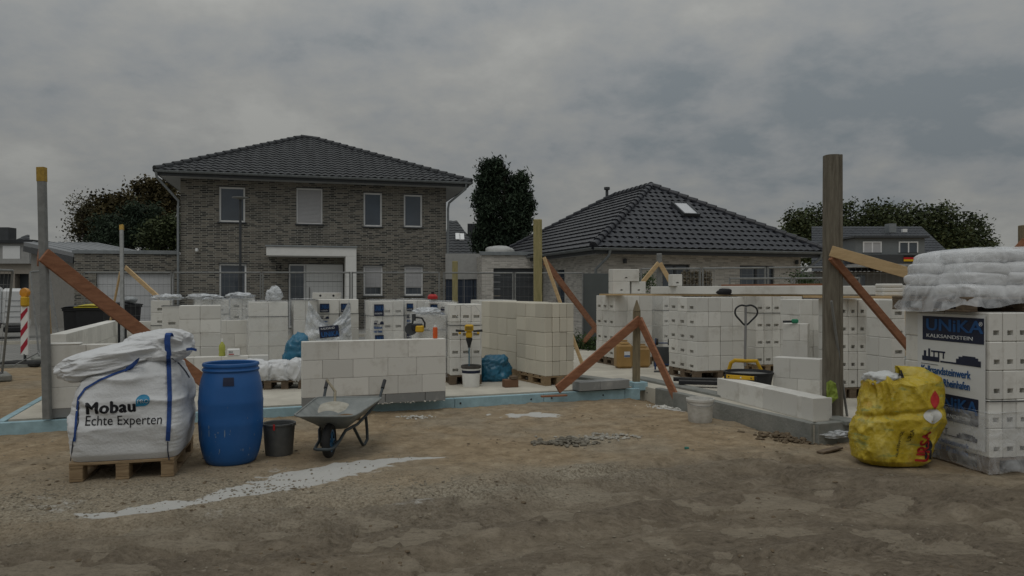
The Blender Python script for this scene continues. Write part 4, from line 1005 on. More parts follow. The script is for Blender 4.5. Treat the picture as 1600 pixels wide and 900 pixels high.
# ================================================================== the site
def pallet_parts(mb, w, d, h=.135, nslat=5, along='y'):
    """pallet standing at 0..w, 0..d; deck boards run in x"""
    bh = h*.55
    for i in range(nslat):
        s_ = d*.15; y = (d-s_)*i/(nslat-1); mb.bbox(0,w,y,y+s_,h-.022,h,b=.003)
    for x in (0,(w-.1)/2,w-.1):
        mb.bbox(x,x+.1,0.002,d-.002,h-.044,h-.0225,b=.002); mb.bbox(x,x+.1,0.002,d-.002,0,.02,b=.002)
        for y in (0,(d-.14)/2,d-.14): mb.bbox(x+.002,x+.098,y+.004,y+.136,.0205,h-.0445,b=.002)
    return mb
rb = random.Random(12)
def pack(c, ang, w, d, ztop, label, zb=SLZ, nx=3, ny=3, rows=5, m=None, pockets=(), name='block_pack', group='packs of building blocks', strap=True, wrap=None, wood=WOOD_P, pal=True, skip=0.0, pw=.10, ph=.042):
    m = m or WHITE_BLOCK
    t = thing(name, label, 'block pack', (c.x,c.y,zb), ang, group)
    H = ztop-zb; z0 = 0
    if pal: pallet_parts(MB(), w, d).build('pallet', wood, t); z0 = .137
    bh = (H-z0)/rows; bw = w/nx; bd = d/ny; mb = MB()
    for k in range(rows):
        for i in range(nx):
            for j in range(ny):
                if 0 < i < nx-1 and 0 < j < ny-1 and k < rows-1: continue
                ps = set()
                if '-y' in pockets and j == 0: ps.add('-y')
                if '-x' in pockets and i == 0: ps.add('-x')
                jx, jy = rb.uniform(-.004,.004), rb.uniform(-.004,.004)
                mb.bbox(i*bw+.0015+jx,(i+1)*bw-.0015+jx,j*bd+.0015+jy,(j+1)*bd-.0015+jy,z0+k*bh+.001,z0+(k+1)*bh-.001,b=.007,pockets=ps,pw=min(pw,(bw if '-y' in ps else bd)*.55),ph=ph)
    mb.build('blocks', m, t)
    if strap:
        s_ = MB()
        for zc in ([z0+bh*3.0] if strap is True else strap):
            e_ = .008; 
            for (a0,a1,b0,b1) in ((-e_,w+e_,-e_,-e_+.002),(-e_,w+e_,d+e_-.002,d+e_),(-e_,-e_+.002,-e_+.002,d+e_-.002),(w+e_-.002,w+e_,-e_+.002,d+e_-.002)): s_.box(a0,a1,b0,b1,zc-.005,zc+.005)
        s_.build('strap', STEEL_D, t)
    if wrap: film_shell(t, w, d, z0-.05, H+.012, wrap)
    return t
def film_shell(t, w, d, z0, z1, m, amp=.014, e_=.022, name='film', seed=1):
    """closed crumpled sleeve of film around the pack"""
    rows = []; nz_ = 26; per = [(x,-e_) for x in np.linspace(-e_,w+e_,22)[:-1]]+[(w+e_,y) for y in np.linspace(-e_,d+e_,18)[:-1]]+[(x,d+e_) for x in np.linspace(w+e_,-e_,22)[:-1]]+[(-e_,y) for y in np.linspace(d+e_,-e_,18)]
    for k in range(nz_+1):
        z = z0+(z1-z0)*k/nz_; r_ = []
        for (x,y) in per:
            n_ = noise.noise(Vector((x*5+seed*9,y*5,z*3)))*amp+ (1-abs(noise.noise(Vector((x*9,y*9+seed,z*11))))*2)*amp*.5
            cx_,cy_ = x-w/2,y-d/2; l_ = math.hypot(cx_,cy_); r_.append((x+cx_/l_*max(n_,-.012),y+cy_/l_*max(n_,-.012),z+noise.noise(Vector((x*7,y*7,seed)))*(.02 if k in (0,) else 0)))
        rows.append(r_)
    mb = MB(); mb.grid(rows)
    top = []
    for i in range(13):
        top.append([((-e_)+(w+2*e_)*j/12, (-e_)+(d+2*e_)*i/12, z1+.006+.022*abs(noise.noise(Vector((j*.8+seed,i*.8,2)))) ) for j in range(13)])
    mb.grid(top)
    return mb.build(name, m, t, smooth='all')
def sheet(t, side, a0, a1, z0, z1, m, off=.012, name='printed_sheet'):
    """thin printed sheet on a side of a pack; side 'f' front (y=0) or 'l' left (x=0); a measured from the left as seen"""
    if side == 'f': return MB().bbox(a0,a1,-off-.002,-off,z0,z1,b=.0008).build(name, m, t)
    return MB().bbox(-off-.002,-off,-a1 if False else a0,a1,z0,z1,b=.0008).build(name, m, t)
def tframe(side, a, z, off, d=0):
    return frame((a,-off,z),(1,0,0),(0,0,1)) if side == 'f' else frame((-off,a,z),(0,-1,0),(0,0,1))
def brand_sheet(t, side, a0, a1, z0, z1, off=.012, m=None, sub=True):
    """black sheet with the block maker's lettering"""
    s_ = sheet(t, side, a0, a1, z0, z1, m or INKN, off); w_ = abs(a1-a0); h_ = z1-z0
    st = (a0 if side == 'f' else a1); dx_ = 1 if side == 'f' else -1
    text('UNiKA', h_*.68, INKB if True else INKW, s_, tframe(side, st+dx_*w_*.06, z0+h_*.42, off+.0035), bold=h_*.018, sx=w_*.84/(h_*.68*2.75))
    if sub: text('KALKSANDSTEIN', h_*.21, INKW, s_, tframe(side, st+dx_*w_*.07, z0+h_*.12, off+.0035), bold=.0008, sx=w_*.86/(h_*.21*8.6))
    return s_
def works_print(t, side, a0, a1, z0, z1, off=.012):
    """line drawing of the works with two lines of lettering"""
    w_ = abs(a1-a0); h_ = z1-z0; st = (a0 if side == 'f' else a1); dx_ = 1 if side == 'f' else -1
    mb = MB()
    def q(u0,u1,v0,v1):
        x0_, x1_ = st+dx_*w_*u0, st+dx_*w_*u1
        if x0_ > x1_: x0_, x1_ = x1_, x0_
        if side == 'f': mb.box(x0_,x1_,-off-.002,-off,z0+h_*v0,z0+h_*v1)
        else: mb.box(-off-.002,-off,x0_,x1_,z0+h_*v0,z0+h_*v1)
    q(.02,.32,.60,.72); q(.05,.09,.72,.86); q(.13,.16,.72,.92); q(.18,.42,.84,.88); q(.22,.24,.72,.84); q(.30,.32,.72,.84); q(.38,.40,.70,.84); q(.34,.62,.60,.64); q(.60,.98,.60,.74); q(.64,.94,.74,.80); q(.70,.90,.80,.83); q(0,.30,.515,.525)
    o_ = mb.build('works_drawing', INKN, t)
    text('Kalksandsteinwerk', h_*.27, INKB, t, tframe(side, st+dx_*w_*.0, z0+h_*.29, off+.002), bold=.0025, sx=w_/(h_*.27*9.2), name='works_lettering')
    text('Krefeld – Rheinhafen', h_*.27, INKB, t, tframe(side, st+dx_*w_*.0, z0+h_*.01, off+.002), bold=.0025, sx=w_/(h_*.27*10.4), name='works_lettering')

def cor(px, Yc): return xy(px, Yc)
# --- packs on the left half of the slab
zt = 1.32
pack(cor(236,12.6), SA, .30,.5, zt+.02, 'narrow white block pack at the left end of the back rows', nx=1, ny=2, rows=5, pockets=('-y',), wrap=None)
pack(cor(252.5,11.3), SA, .28,.42, 1.27, 'white block pack with grip pockets beside the plain front pack', nx=1, ny=2, rows=3, pockets=('-y',), pal=False)
pack(cor(280,10.75), SA, .57,.5, 1.29, 'plain white two-column pack standing forward of the left rows', nx=2, ny=2, rows=5, strap=False)
pack(cor(305,13.6), SA, .58,.6, zt+.02, 'film-wrapped block pack behind the plain two-column pack', nx=2, ny=2, rows=4, pockets=('-y',), wrap=FILM)
pack(cor(360,14.6), SA, .44,.6, zt+.03, 'shadowed grey-wrapped block pack in the gap left of the tall strapped pack', nx=2, ny=2, rows=5, pockets=('-y',), wrap=FILM)
t_ = pack(cor(389,12.9), SA, .66,.6, zt-.01, 'white film-wrapped pack with a strap, left of the blue sack', nx=2, ny=2, rows=4, wrap=FILM2)
pack(cor(459,13.2), SA, .42,.6, zt+.02, 'white block pack at the left edge of the torn film', nx=2, ny=2, rows=3, wrap=FILM2)
ps = [('pack with printed sheets half hidden behind the torn white film',497,13.5,.38,.6,1), ('slim printed pack with strap right of the torn film',530,13.7,.36,.6,1)]
for lb,px,Yc,w_,d_,n_ in ps:
    t_ = pack(cor(px,Yc), SA, w_,d_, zt+.03, lb, nx=2, ny=2, rows=4)
    brand_sheet(t_,'f',.03,.20,.98,1.14); works_print(t_,'f',.03,.20,.74,.94); brand_sheet(t_,'f',.03,.20,.52,.70)
t_ = pack(cor(580,12.9), SA, .58,.6, zt+.01, 'white pack with a column of dark printed sheets, right of the gap in the rows', nx=3, ny=2, rows=4, wrap=FILM2, pockets=('-y',))
brand_sheet(t_,'f',.045,.215,.94,1.14,.03); works_print(t_,'f',.04,.22,.64,.88,.03); brand_sheet(t_,'f',.06,.215,.42,.60,.03)
t_ = pack(cor(633,13.2), SA, .44,.6, zt+.02, 'printed pack behind the yellow cut-off saw', nx=2, ny=2, rows=4, wrap=FILM2, pockets=('-y',))
brand_sheet(t_,'f',.02,.14,1.02,1.15,.03); works_print(t_,'f',.02,.16,.76,.98,.03); brand_sheet(t_,'f',.02,.14,.52,.70,.03)
t_ = pack(cor(670,13.0), SA, .52,.6, zt-.02, 'printed pack under the red canister', nx=2, ny=2, rows=4, wrap=FILM)
brand_sheet(t_,'f',.02,.15,.98,1.14,.03); works_print(t_,'f',.20,.46,.88,1.12,.03)
pack(cor(655,10.9), SA, .42,.5, 1.14, 'lower film-draped block pack behind the front wall, saw hung on it', nx=1, ny=2, rows=4, wrap=FILM)
mixpack = pack(cor(703,10.75), SA*.6, .47,.6, 1.31, 'three-column pocketed pack behind the hanging mixing drill', nx=3, ny=3, rows=4, pockets=('-y',), wood=WOOD_PD, wrap=None, strap=[.87])
pack(cor(762,13.9), R(24), .6,.9, 1.33, 'pale pack at the back between the pocketed pack and the cream packs', nx=2, ny=3, rows=4)
pack(cor(806,11.55), R(27), .6,1.3, 1.33, 'long cream pack seen end-on behind the blue sack', nx=2, ny=4, rows=4, m=CREAM_BLOCK, strap=False)
pack(cor(852,10.62), R(27.5), .49,.90, 1.325, 'cream block pack on a pallet left of the leaning red-brown board', nx=4, ny=3, rows=5, m=CREAM_BLOCK, strap=False)
# --- packs on the right half
zr = 1.42
P_ = [(960,13.5,SA,.82,.72,4,5,('-x',),'big white pack with three pocket columns behind the canisters'),
      (1036,14.1,SA,.34,.6,2,4,('-y',),'narrow strapped pack behind the blue sack truck')]
pack(cor(960,13.5), SA, .80,.72, zr, P_[0][8], nx=3, ny=3, rows=4, pockets=('-x',), wood=WOOD_PD, pw=.12, ph=.045, strap=False)
pack(cor(1036,14.0), SA, .42,.6, zr, P_[1][8], nx=3, ny=2, rows=4, pockets=('-y',), wrap=FILM2)
pack(cor(1088,11.3), R(17), .86,.85, 1.405, 'large white pack with three pocket columns left of the pallet truck', nx=4, ny=3, rows=5, pockets=('-x',), wood=WOOD_PD, pw=.12, ph=.045, strap=False)
t_ = pack(cor(1181,12.3), R(12), .46,.6, zr, 'pocketed strapped pack behind the pallet truck handle', nx=3, ny=2, rows=4, pockets=('-y',))
t_ = pack(cor(1224,12.5), R(12), .36,.6, zr-.01, 'pack with black lettering at the top, just left of the plain stacked blocks', nx=2, ny=2, rows=4)
text('Kalks', .13, INK, t_, tframe('f', .09,1.13,.01), bold=.003, sx=.8); text('Krefe', .13, INK, t_, tframe('f', .09,1.0,.01), bold=.003, sx=.8); brand_sheet(t_,'f',.10,.32,.66,.90)
pack(cor(1250,10.3), R(12), .42,.5, 1.385, 'plain white pack immediately left of the tall near post', nx=2, ny=2, rows=5, strap=False)
pack(cor(1312,9.4), R(8), .375,.5, 1.40, 'pocketed three-column pack immediately right of the tall near post', nx=3, ny=2, rows=5, pockets=('-y',), pw=.05, strap=False, wood=WOOD_PD)
pack(cor(1358,10.5), R(8), .40,.5, 1.39, 'shadowed plain pack set back behind the dark brace', nx=1, ny=2, rows=5, strap=False)
pack(cor(1394,8.6), R(8), .17,.5, 1.40, 'white pack peeping out left of the big printed pack', nx=1, ny=2, rows=5, strap=False, pockets=('-y',))
# --- the big printed pack in front, right
UA = R(8.5); uc = Vector(((1546-800)/F*6.0, 6.0, 0))
up_ = pack(uc, UA, 1.0, 1.02, 1.325, 'large white pack with blue and black printing nearest the right edge', zb=.0, nx=8, ny=2, rows=5, pockets=('-y',), name='block_pack', strap=[.60], wood=WOOD_PD, pw=.055, ph=.04)
MB().bbox(-.012,-.010,.03,.83,.18,1.30,b=.0008).build('white_wrapper', mat('white_sheet',(.66,.67,.67),.4,var=.04,vscale=3,bump=.25,bscale=6), up_)
brand_sheet(up_,'l',.04,.76,1.06,1.275,.0135)
text('®', .05, INKW, up_, tframe('l', .09, 1.21, .018), bold=.0005)
works_print(up_,'l',.06,.78,.66,1.01,.0135)
brand_sheet(up_,'l',.10,.66,.37,.60,.0135)
works_print(up_,'l',.10,.70,.10,.33,.0135)
film_shell(up_, 1.0, 1.02, .02, .50, FILM, amp=.03, e_=.03, seed=4)
# sacks on their pallet on top
tp = thing('wooden_pallet', 'worn wooden pallet lying on top of the big printed pack', 'pallet', tuple(uc+Vector((-.13,.08,1.328))), UA)
def split_pallet(t, w, d, h=.13, m=WOOD_P, nslat=5):
    mb = MB(); s_ = d*.15
    for i in range(nslat): y = (d-s_)*i/(nslat-1); mb.bbox(0,w,y,y+s_,h-.022,h,b=.004)
    mb.build('deck', m, t)
    mb = MB()
    for x in (0,(w-.1)/2,w-.1): mb.bbox(x,x+.1,.002,d-.002,h-.044,h-.0225,b=.003)
    mb.build('stringer_boards', m, t)
    for x in (0,(w-.1)/2,w-.1):
        for y in (0,(d-.14)/2,d-.14): MB().bbox(x+.002,x+.098,y+.003,y+.137,.0205,h-.0445,b=.004).build('spacer_block', m, t)
    mb = MB()
    for x in (0,(w-.1)/2,w-.1): mb.bbox(x,x+.1,.004,d-.004,0,.02,b=.003)
    mb.build('bottom_board', m, t)
split_pallet(tp, 1.2, .95, .125, WOOD_PD)
SACK = mat('sack_white', (.60,.61,.62), .45, var=.05, vscale=4, bump=.3, bscale=9, spec=.4)
sp_ = thing('sack_pile', 'milky film-wrapped pile of white sacks on the pallet above the big printed pack', 'sack pile', tuple(uc+Vector((-.10,.10,1.455))), UA)
rs = random.Random(3)
for k in range(4):
    for i in range(3):
        for j in range(2):
            sh_ = .05*k*.5; mb = blob((.21+i*.385*(1-.10*k)+sh_+rs.uniform(-.03,.03), .22+j*.42*(1-.06*k)+sh_*.4+rs.uniform(-.02,.02)+.02*k, .052+.096*k+rs.uniform(-.01,.008)), (.215-.008*k,.235,.064), seed=k*7+i*3+j, amp=.075, freq=1.5, sub=4, flat=False, power=.55, crease=.5)
            mb.build('sack', SACK, sp_, smooth='all')
# film tent over the sacks, skirt flaring over the pallet
mb = MB(); rows = []
for k in range(34):
    t2_ = k/33; r_ = []
    z = .41*math.sin(min(1,t2_*1.25)*math.pi/2) if t2_ > 0 else 0
    prof = [(0,1.13),(.10,1.04),(.3,.985),(.55,.95),(.75,.88),(.88,.72),(.96,.40),(1.0,.02)]
    sc = np.interp(t2_, [p[0] for p in prof], [p[1] for p in prof]); z = np.interp(t2_, [0,.1,.3,.55,.75,.88,.96,1.0], [-.05,.02,.12,.24,.34,.40,.425,.43])
    for j in range(97):
        a = 2*math.pi*j/96; ca, sa = math.cos(a), math.sin(a)
        x = .60+ .63*sc*math.copysign(abs(ca)**.42, ca); y = .42+.47*sc*math.copysign(abs(sa)**.42, sa)
        nn = noise.noise(Vector((ca*3.1,sa*3.1,z*8)))*.020 + (1-abs(noise.noise(Vector((ca*5+z*7,sa*5,z*4+3))))*2)*.015
        fl_ = (1-t2_)**5*.05*noise.noise(Vector((ca*2,sa*2,3)))
        zz_ = z + noise.noise(Vector((ca*1.6,sa*1.6,5)))*.12*(1-t2_)**6 - .03*(1-t2_)**4 + nn*.6
        r_.append((x+(nn+fl_)*ca*(1 if sc>.3 else .2), y+(nn+fl_)*sa*(1 if sc>.3 else .2), zz_))
    rows.append(r_)
mb.grid(rows); mb.build('film', film_mat('milky_film', .32, (.80,.82,.84), 6), sp_, smooth='all')

# --- loose blocks and lintels on the right packs
def block(c, ang, w, d, h, label, pockets=('-y',), m=WHITE_BLOCK, group=None, cat='block', name='building_block'):
    mb = MB().bbox(0,w,0,d,0,h,b=.008,pockets=pockets,pw=.05,ph=.025); o = mb.build(name, m); o.location = tuple(c); o.rotation_euler = (0,0,ang); return tag(o,label,cat,group)
pz = zr+.028
pl = MB().beam(xy(942,13.75,zr+.016)+Vector((0,0,0)), xy(1292,10.75,zr+.016), .03, .22, bev=.003)
tag(pl.build('scaffold_plank', WOOD_Y, loc=tuple(xy(1110,12.2,zr))), 'long pale plank lying across the tops of the right-hand packs', 'plank')
pl = MB().beam(xy(1262,9.95,1.425), xy(1416,8.75,1.425), .03, .2, bev=.003)
tag(pl.build('scaffold_plank', WOOD_Y, loc=tuple(xy(1340,9.4,1.42))), 'shorter brown plank running behind the tall near post to the wrapped sacks', 'plank')
Yb = 13.8
for lb,x_,z_,w_ in (('lower left white block of the three on the plank end',958,0,.34),('lower right white block of the three on the plank end',987,0,.29),('upper white block lying on the two at the plank end',958,.232,.53)):
    block(xy(x_,Yb+ (0 if x_==958 else .12),pz+.006+z_), R(14), w_,.24,.23, lb, group='white blocks piled on the plank end')
lt = MB().beam(xy(1021,12.9,zr+.032+.065), xy(1292,10.6,zr+.032+.065), .13, .17, bev=.008)
tag(lt.build('lintel', WHITE_BLOCK, loc=tuple(xy(1150,11.6,zr))), 'long white lintel lying on the plank, left of the tall near post', 'lintel')
lt = MB().beam(xy(1296,10.3,zr+.032+.060), xy(1418,9.3,zr+.032+.06), .12, .17, bev=.008)
tag(lt.build('lintel', WHITE_BLOCK, loc=tuple(xy(1360,9.8,zr))), 'shorter white lintel continuing right of the tall near post', 'lintel')
block(xy(1051,12.4,zr+.165), R(14), .18,.17,.20, 'single white block standing on the left end of the lintel')
pl = MB().beam(xy(1130,12.7,1.60), xy(1310,11.0,1.60), .03, .12, bev=.003)
tag(pl.build('board', WOOD_R, loc=tuple(xy(1200,11.9,1.6))), 'thin red-brown board lying behind the lintel', 'board')
hb = thing('hollow_block_stack', 'three ribbed white slabs stacked on the lintel left of the wrapped sacks', 'block stack', tuple(xy(1379,8.9,1.44)), R(6))
for k in range(3): MB().bbox(0,.27,0,.16,k*.052,k*.052+.048,b=.012).build('slab', WHITE_BLOCK, hb)
bc = blob((0,0,0),(.155,.10,.055),seed=9,amp=.15,sub=3); o = bc.build('black_cap', mat('black_cloth',(.018,.018,.02),.9,bump=.3), smooth='all'); o.location = tuple(xy(1136,11.75,zr+.07)); tag(o,'crumpled black cloth cap lying on the long plank','cap')

# --- laid walls
def wall(name, label, p, q, h, th, courses, base=None, cat='wall', m=WHITE_BLOCK, zb=SLZ, bl=.42, seed=1, cols=None):
    p, q = Vector(p), Vector(q); d = q-p; L_ = d.length; ang = math.atan2(d.y,d.x); t = thing(name,label,cat,(p.x,p.y,zb),ang); r_ = random.Random(seed); z = 0
    if base:
        mb = MB(); x = 0
        while x < L_-.01: x2 = min(L_, x+r_.uniform(.42,.52)); x2 = L_ if L_-x2 < .12 else x2; mb.bbox(x+.003,x2-.003,.004,th-.004,0,base,b=.004); x = x2
        mb.build('base_course', GREY_BLOCK, t); z = base
    mb = MB(); ch = (h-z)/courses
    for k in range(courses):
        x = 0; first = True
        while x < L_-.01:
            st_ = r_.uniform(.45,1.0)*bl if first and k%2 else bl*r_.choice([.85,1,1,.72]); first = False
            x2 = min(L_, x+st_); x2 = L_ if L_-x2 < .1 else x2
            mb.bbox(x+.0012,x2-.0012,r_.uniform(0,.003),th-r_.uniform(0,.003),z+k*ch+.0012,z+(k+1)*ch-.0012,b=.0035); x = x2
    mb.build('blocks', m, t)
    return t
p, q = Vector((-2.455,8.62,0)), Vector((-.83,9.24,0))
fw_ = wall('block_wall','knee-high white wall of three courses on grey base blocks, behind the wheelbarrow',p,q,.775,.175,3,.115,seed=5)
mm = MB(); rr_ = random.Random(8)
for i in range(60): rock(mm,(rr_.uniform(.02,1.72),rr_.uniform(-.06,-.012),rr_.uniform(0,.012)),rr_.uniform(.006,.016),rr_,.6)
mm.build('mortar_crumbs', mat('mortar_crumb',(.50,.48,.43),.95), fw_)
pl_ = Vector((-4.99,7.92,0)); 
wall('block_wall','front piece of the white corner wall behind the big sack, left post against it',pl_,pl_+SU*1.15,.785,.175,3,.10,seed=9)
wall('block_wall','long white side wall stepping back from the left corner of the slab',pl_+SV*.95+SU*.0,pl_+SV*5.3+SU*.0,.86,.175,3,.1,seed=12)
o_ = wall('block_wall','low end block of the side wall, standing in front of it',pl_+SV*.45+SU*.02,pl_+SV*.93+SU*.02,.72,.175,3,.1,seed=15)
wall('block_wall','white cross wall at the back left, under the second steel post',pl_+SV*5.2+SU*.15,pl_+SV*5.2+SU*2.2,.84,.175,3,.1,seed=17)
block(pl_+Vector((0,0,SLZ+.786)), SA, .30,.17,.02, 'thin white slab on the end of the left corner wall', pockets=(), cat='slab', name='slab')
wall('block_wall','low white wall between the big sack and the blue barrel, small box on it',Vector((-4.62,10.15,0)),Vector((-4.62,10.15,0))+SU*1.2,.45,.175,2,None,seed=19)
c0 = C2-SU*.02-SV*.0
wr = Vector((3.155,7.72,0)); wl = Vector((2.66,9.55,0))
wall('block_wall','single course of white blocks along the right foundation, level lying on it',wl,wr,.245,.24,1,None,seed=21,bl=.5)
wall('block_wall','short white return of the single course at the foundation corner',wr+SU*.02+SV*.02,wr+SU*.16+SV*.02,.24,.24,1,None,seed=22)
wall('block_wall','two-course stack of white blocks left of the tall near post',xy(1208,9.5),xy(1281,9.15),.52,.24,2,None,seed=24)
wall('block_wall','taller two-block pier of white blocks behind the two-course stack',xy(1223,10.05),xy(1262,9.9),.93,.24,4,None,seed=25)
wall('block_wall','pair of grey blocks laid at the front corner beside the pointed stake',xy(906,10.05),xy(984,10.38),.125,.22,1,None,m=GREY_BLOCK,seed=27,bl=.46)
cb = MB().bbox(0,.22,0,.2,0,.12,b=.008).build('foam_block', XPS); cb.location = tuple(C1-SU*.2+SV*.0+Vector((0,0,.075))); cb.rotation_euler = (0,0,SA); tag(cb,'light blue foam block capping the slab corner','foam block')

# --- posts and braces
def post(name, label, foot, top, w, m, th=None, point=False, cap=None, grp=None):
    t = thing(name,label,'post',tuple(foot),0,grp); f, p_ = Vector(foot), Vector(top)
    e_ = p_ - (p_-f).normalized()*(.16 if point else 0)
    MB().beam(f, e_, w, th or w, up=(1,0,0), bev=w*.08).build('shaft', m, t, world=True)
    if point:
        d = (p_-e_); a = Vector((1,0,0))*w/2; b_ = Vector((0,1,0))*w/2
        MB().add([e_-a-b_,e_+a-b_,e_+a+b_,e_-a+b_,p_-a*.15-b_*.15,p_+a*.15-b_*.15,p_+a*.15+b_*.15,p_-a*.15+b_*.15],[(0,1,5,4),(1,2,6,5),(2,3,7,6),(3,0,4,7),(4,5,6,7),(3,2,1,0)]).build('pointed_tip', m, t, world=True)
    if cap:
        MB().beam(p_-(p_-f).normalized()*cap[0], p_+Vector((0,0,.004)), w+.004, (th or w)+.004, up=(1,0,0), bev=.002).build('painted_top', cap[1], t, world=True)
    return t
YPT = mat('yellow_paint',(.34,.22,.04),.6,var=.25,vscale=25,bump=.1)
def brace(label, a, b_, w, th, m, name='brace_board', up=(0,0,1)):
    a, b_ = Vector(a), Vector(b_); o = MB().beam(a,b_,w,th,up=up,bev=.003).build(name,m,loc=tuple(a)); return tag(o,label,'board')
f0 = gnd(74,655,SLZ); f0.z = SLZ
ps0 = post('steel_post','tall galvanised post with yellow top at the left corner, long red-brown brace on it',f0,at(65,262,7.9),.078,GALV,.06,cap=(.15,YPT))
brace('long red-brown board bracing the left steel post, passing behind the big sack', at(68,398,7.83), gnd(338,615,SLZ)+Vector((0,0,.03)), .16,.035,WOOD_R)
brace('stub of a red-brown board fixed to the far side of the left steel post', at(63,392,8.0), at(60,410,8.2), .10,.03,WOOD_R)
brace('thin orange-brown lath standing behind the left steel post', at(76,478,9.3), gnd(82,557,0)*1.0, .03,.03,WOOD_Y)
post('steel_post','second steel post with yellow top, standing before the white garage door',gnd(192,575,SLZ)*1.0,at(190,352,14.4),.065,GALV,.05,cap=(.12,YPT))
brace('pale yellow board running down right from the second steel post', at(196,418,14.3), at(249,466,13.6), .09,.03,WOOD_Y)
brace('thin pale lath running down left from the second steel post', at(188,425,14.5), at(172,505,14.9), .05,.03,WOOD_Y)
post('timber_post','squared timber post rising behind the cream block packs',xy(841,13.4,SLZ),at(840,343,13.4),.155,WOOD_GG,.14)
brace('pale lath leaning from the middle timber post to the slab', at(850,402,13.3), gnd(913,578,SLZ), .06,.03,WOOD_Y)
brace('thick red-brown board sloping right from the middle timber post', at(851,408,13.5), at(938,522,16.2), .15,.035,WOOD_R)
brace('short red-brown board crossing the foot of the thick sloping one', at(934,508,16.0), gnd(900,549,.02), .13,.035,WOOD_R)
s0 = gnd(994,603,SLZ)
post('timber_stake','pointed dark stake on the slab corner with two boards nailed to it',s0,at(995,469,s0.y),.10,WOOD_G,.09,point=True)
brace('brown board leaning left from the pointed stake to the slab edge', at(1000,499,s0.y-.07), gnd(871,614,SLZ)+Vector((0,-.02,.05)), .125,.035,WOOD_R)
brace('brown board leaning right from the pointed stake to the ground', at(999,499,s0.y-.09), gnd(1059,631,0)+Vector((0,0,.03)), .12,.035,WOOD_R)
brace('small red-brown offcut lying flat under the left leaning board', gnd(846,622,SLZ)+Vector((0,.06,.012)), gnd(886,620,SLZ)+Vector((0,.06,.012)), .02,.06,WOOD_R, name='offcut')
YB = 8.0; b0_ = Vector(((1301-800)/F*YB,YB,-.02)); tpz = at(1301,246,YB).z
bp2 = thing('timber_post','tall thick near post with red-marked top, two boards nailed to its right','post',tuple(b0_))
mb = MB(); n_ = 28
rows = []
for k in range(25):
    z = -.05+(tpz+.07)*k/24; r_ = []
    for j in range(n_+1):
        a = 2*math.pi*j/n_; rad = .102*(1-.07*k/24)*(1+.015*noise.noise(Vector((math.cos(a)*2,math.sin(a)*2,z*1.2))))
        g__ = .86 if abs(((a-math.radians(298)+math.pi)%(2*math.pi))-math.pi) < .14 else 1.0
        sq = 1/max(abs(math.cos(a)),abs(math.sin(a)))**.35
        r_.append((b0_.x+math.cos(a)*rad*g__*sq+(.012*k/24)*0, b0_.y+math.sin(a)*rad*g__*sq, z))
    rows.append(r_)
mb.grid(rows); k0 = len(mb.v); mb.v.append(Vector((b0_.x,b0_.y,tpz+.02))); base_ = 24*(n_+1); mb.f += [(base_+j,base_+j+1,k0) for j in range(n_)]
for i_,v in enumerate(mb.v): mb.v[i_] = Vector((v.x-(v.z-.13)*-.0, v.y, v.z))
mb.build('shaft', WOOD_BP, bp2, world=True, smooth=True)
MB().lathe([(.0,.004),(.055,.004),(.058,0),(.05,-.03)],(b0_.x-.02,b0_.y,tpz+.018),14).build('red_mark', mat('faded_red',(.16,.05,.045),.8,var=.3,vscale=30), bp2, world=True)
brace('wide pale board running right from the tall near post towards the wrapped sacks', at(1298,392,7.86), at(1452,436,7.45), .115,.035,WOOD_Y)
brace('red-brown board dropping right from the tall near post', at(1299,401,7.86), at(1420,543,8.25), .085,.04,WOOD_R)
post('timber_post','timber post cut by the right edge above the wrapped sacks',xy(1600,9.5,0),at(1600,352,9.5),.10,WOOD_G,.1)
brace('red-brown board crossing behind the sacks at the right edge', at(1604,376,9.4), at(1574,408,9.5), .11,.035,WOOD_R)
post('steel_post','grey steel post with two pale braces behind the right-hand packs',xy(1030,15.2,.02),at(1030,396,15.2),.10,GALV,.08)
brace('pale board sloping left from the grey post behind the right-hand packs', at(1029,411,15.1), at(1004,441,14.9), .09,.03,WOOD_Y)
brace('pale board sloping right from the grey post behind the right-hand packs', at(1031,411,15.1), at(1052,448,15.0), .09,.03,WOOD_Y)
post('timber_post','short greenish fence post before the navy doors',xy(711,20.5,0),at(711,408,20.5),.15,WOOD_GG,.12)
brace('thin grey broom handle leaning by the foot of the tall near post', at(1299,470,7.8), gnd(1325,660,.06), .022,.022,GALV, name='pole')

# --- fences
FW = MB()
def fence_panel(label, a, b_, ztop=2.0, group='site fence panels', hole=.12, feet=True, z0=.12, coarse=1):
    a, b_ = Vector(a), Vector(b_); d = b_-a; L_ = d.length; t = thing('fence_panel',label,'fence',tuple(a),math.atan2(d.y,d.x),group); g_ = .021
    mb = MB(); mb.tube([(0,0,0),(0,0,ztop)],g_,6); mb.tube([(L_,0,0),(L_,0,ztop)],g_,6); mb.tube([(0,0,ztop-.02),(L_,0,ztop-.02)],g_,6); mb.tube([(0,0,z0),(L_,0,z0)],g_,6)
    mb.build('frame', GALV, t)
    mb = MB(); x = hole
    while x < L_-.02: mb.box(x-.0013,x+.0013,-.0013,.0013,z0,ztop-.02); x += hole
    z = z0+.25
    while z < ztop-.05: mb.box(0,L_,-.004,-.0015,z-.0018,z+.0018); z += .25*coarse
    mb.build('wire_mesh', GALV, t)
    if feet:
        for x in (0,L_): MB().bbox(x-.11,x+.11,-.33,.33,0,.12,b=.02).build('foot', CONC_D, t)
    return t
def rail_line(labels, pa, pb, ztop, **kw):
    pa, pb = Vector(pa), Vector(pb); n = len(labels)
    for i,lb in enumerate(labels): fence_panel(lb, pa.lerp(pb,i/n)+(pb-pa).normalized()*.03, pa.lerp(pb,(i+1)/n)-(pb-pa).normalized()*.03, ztop, **kw)
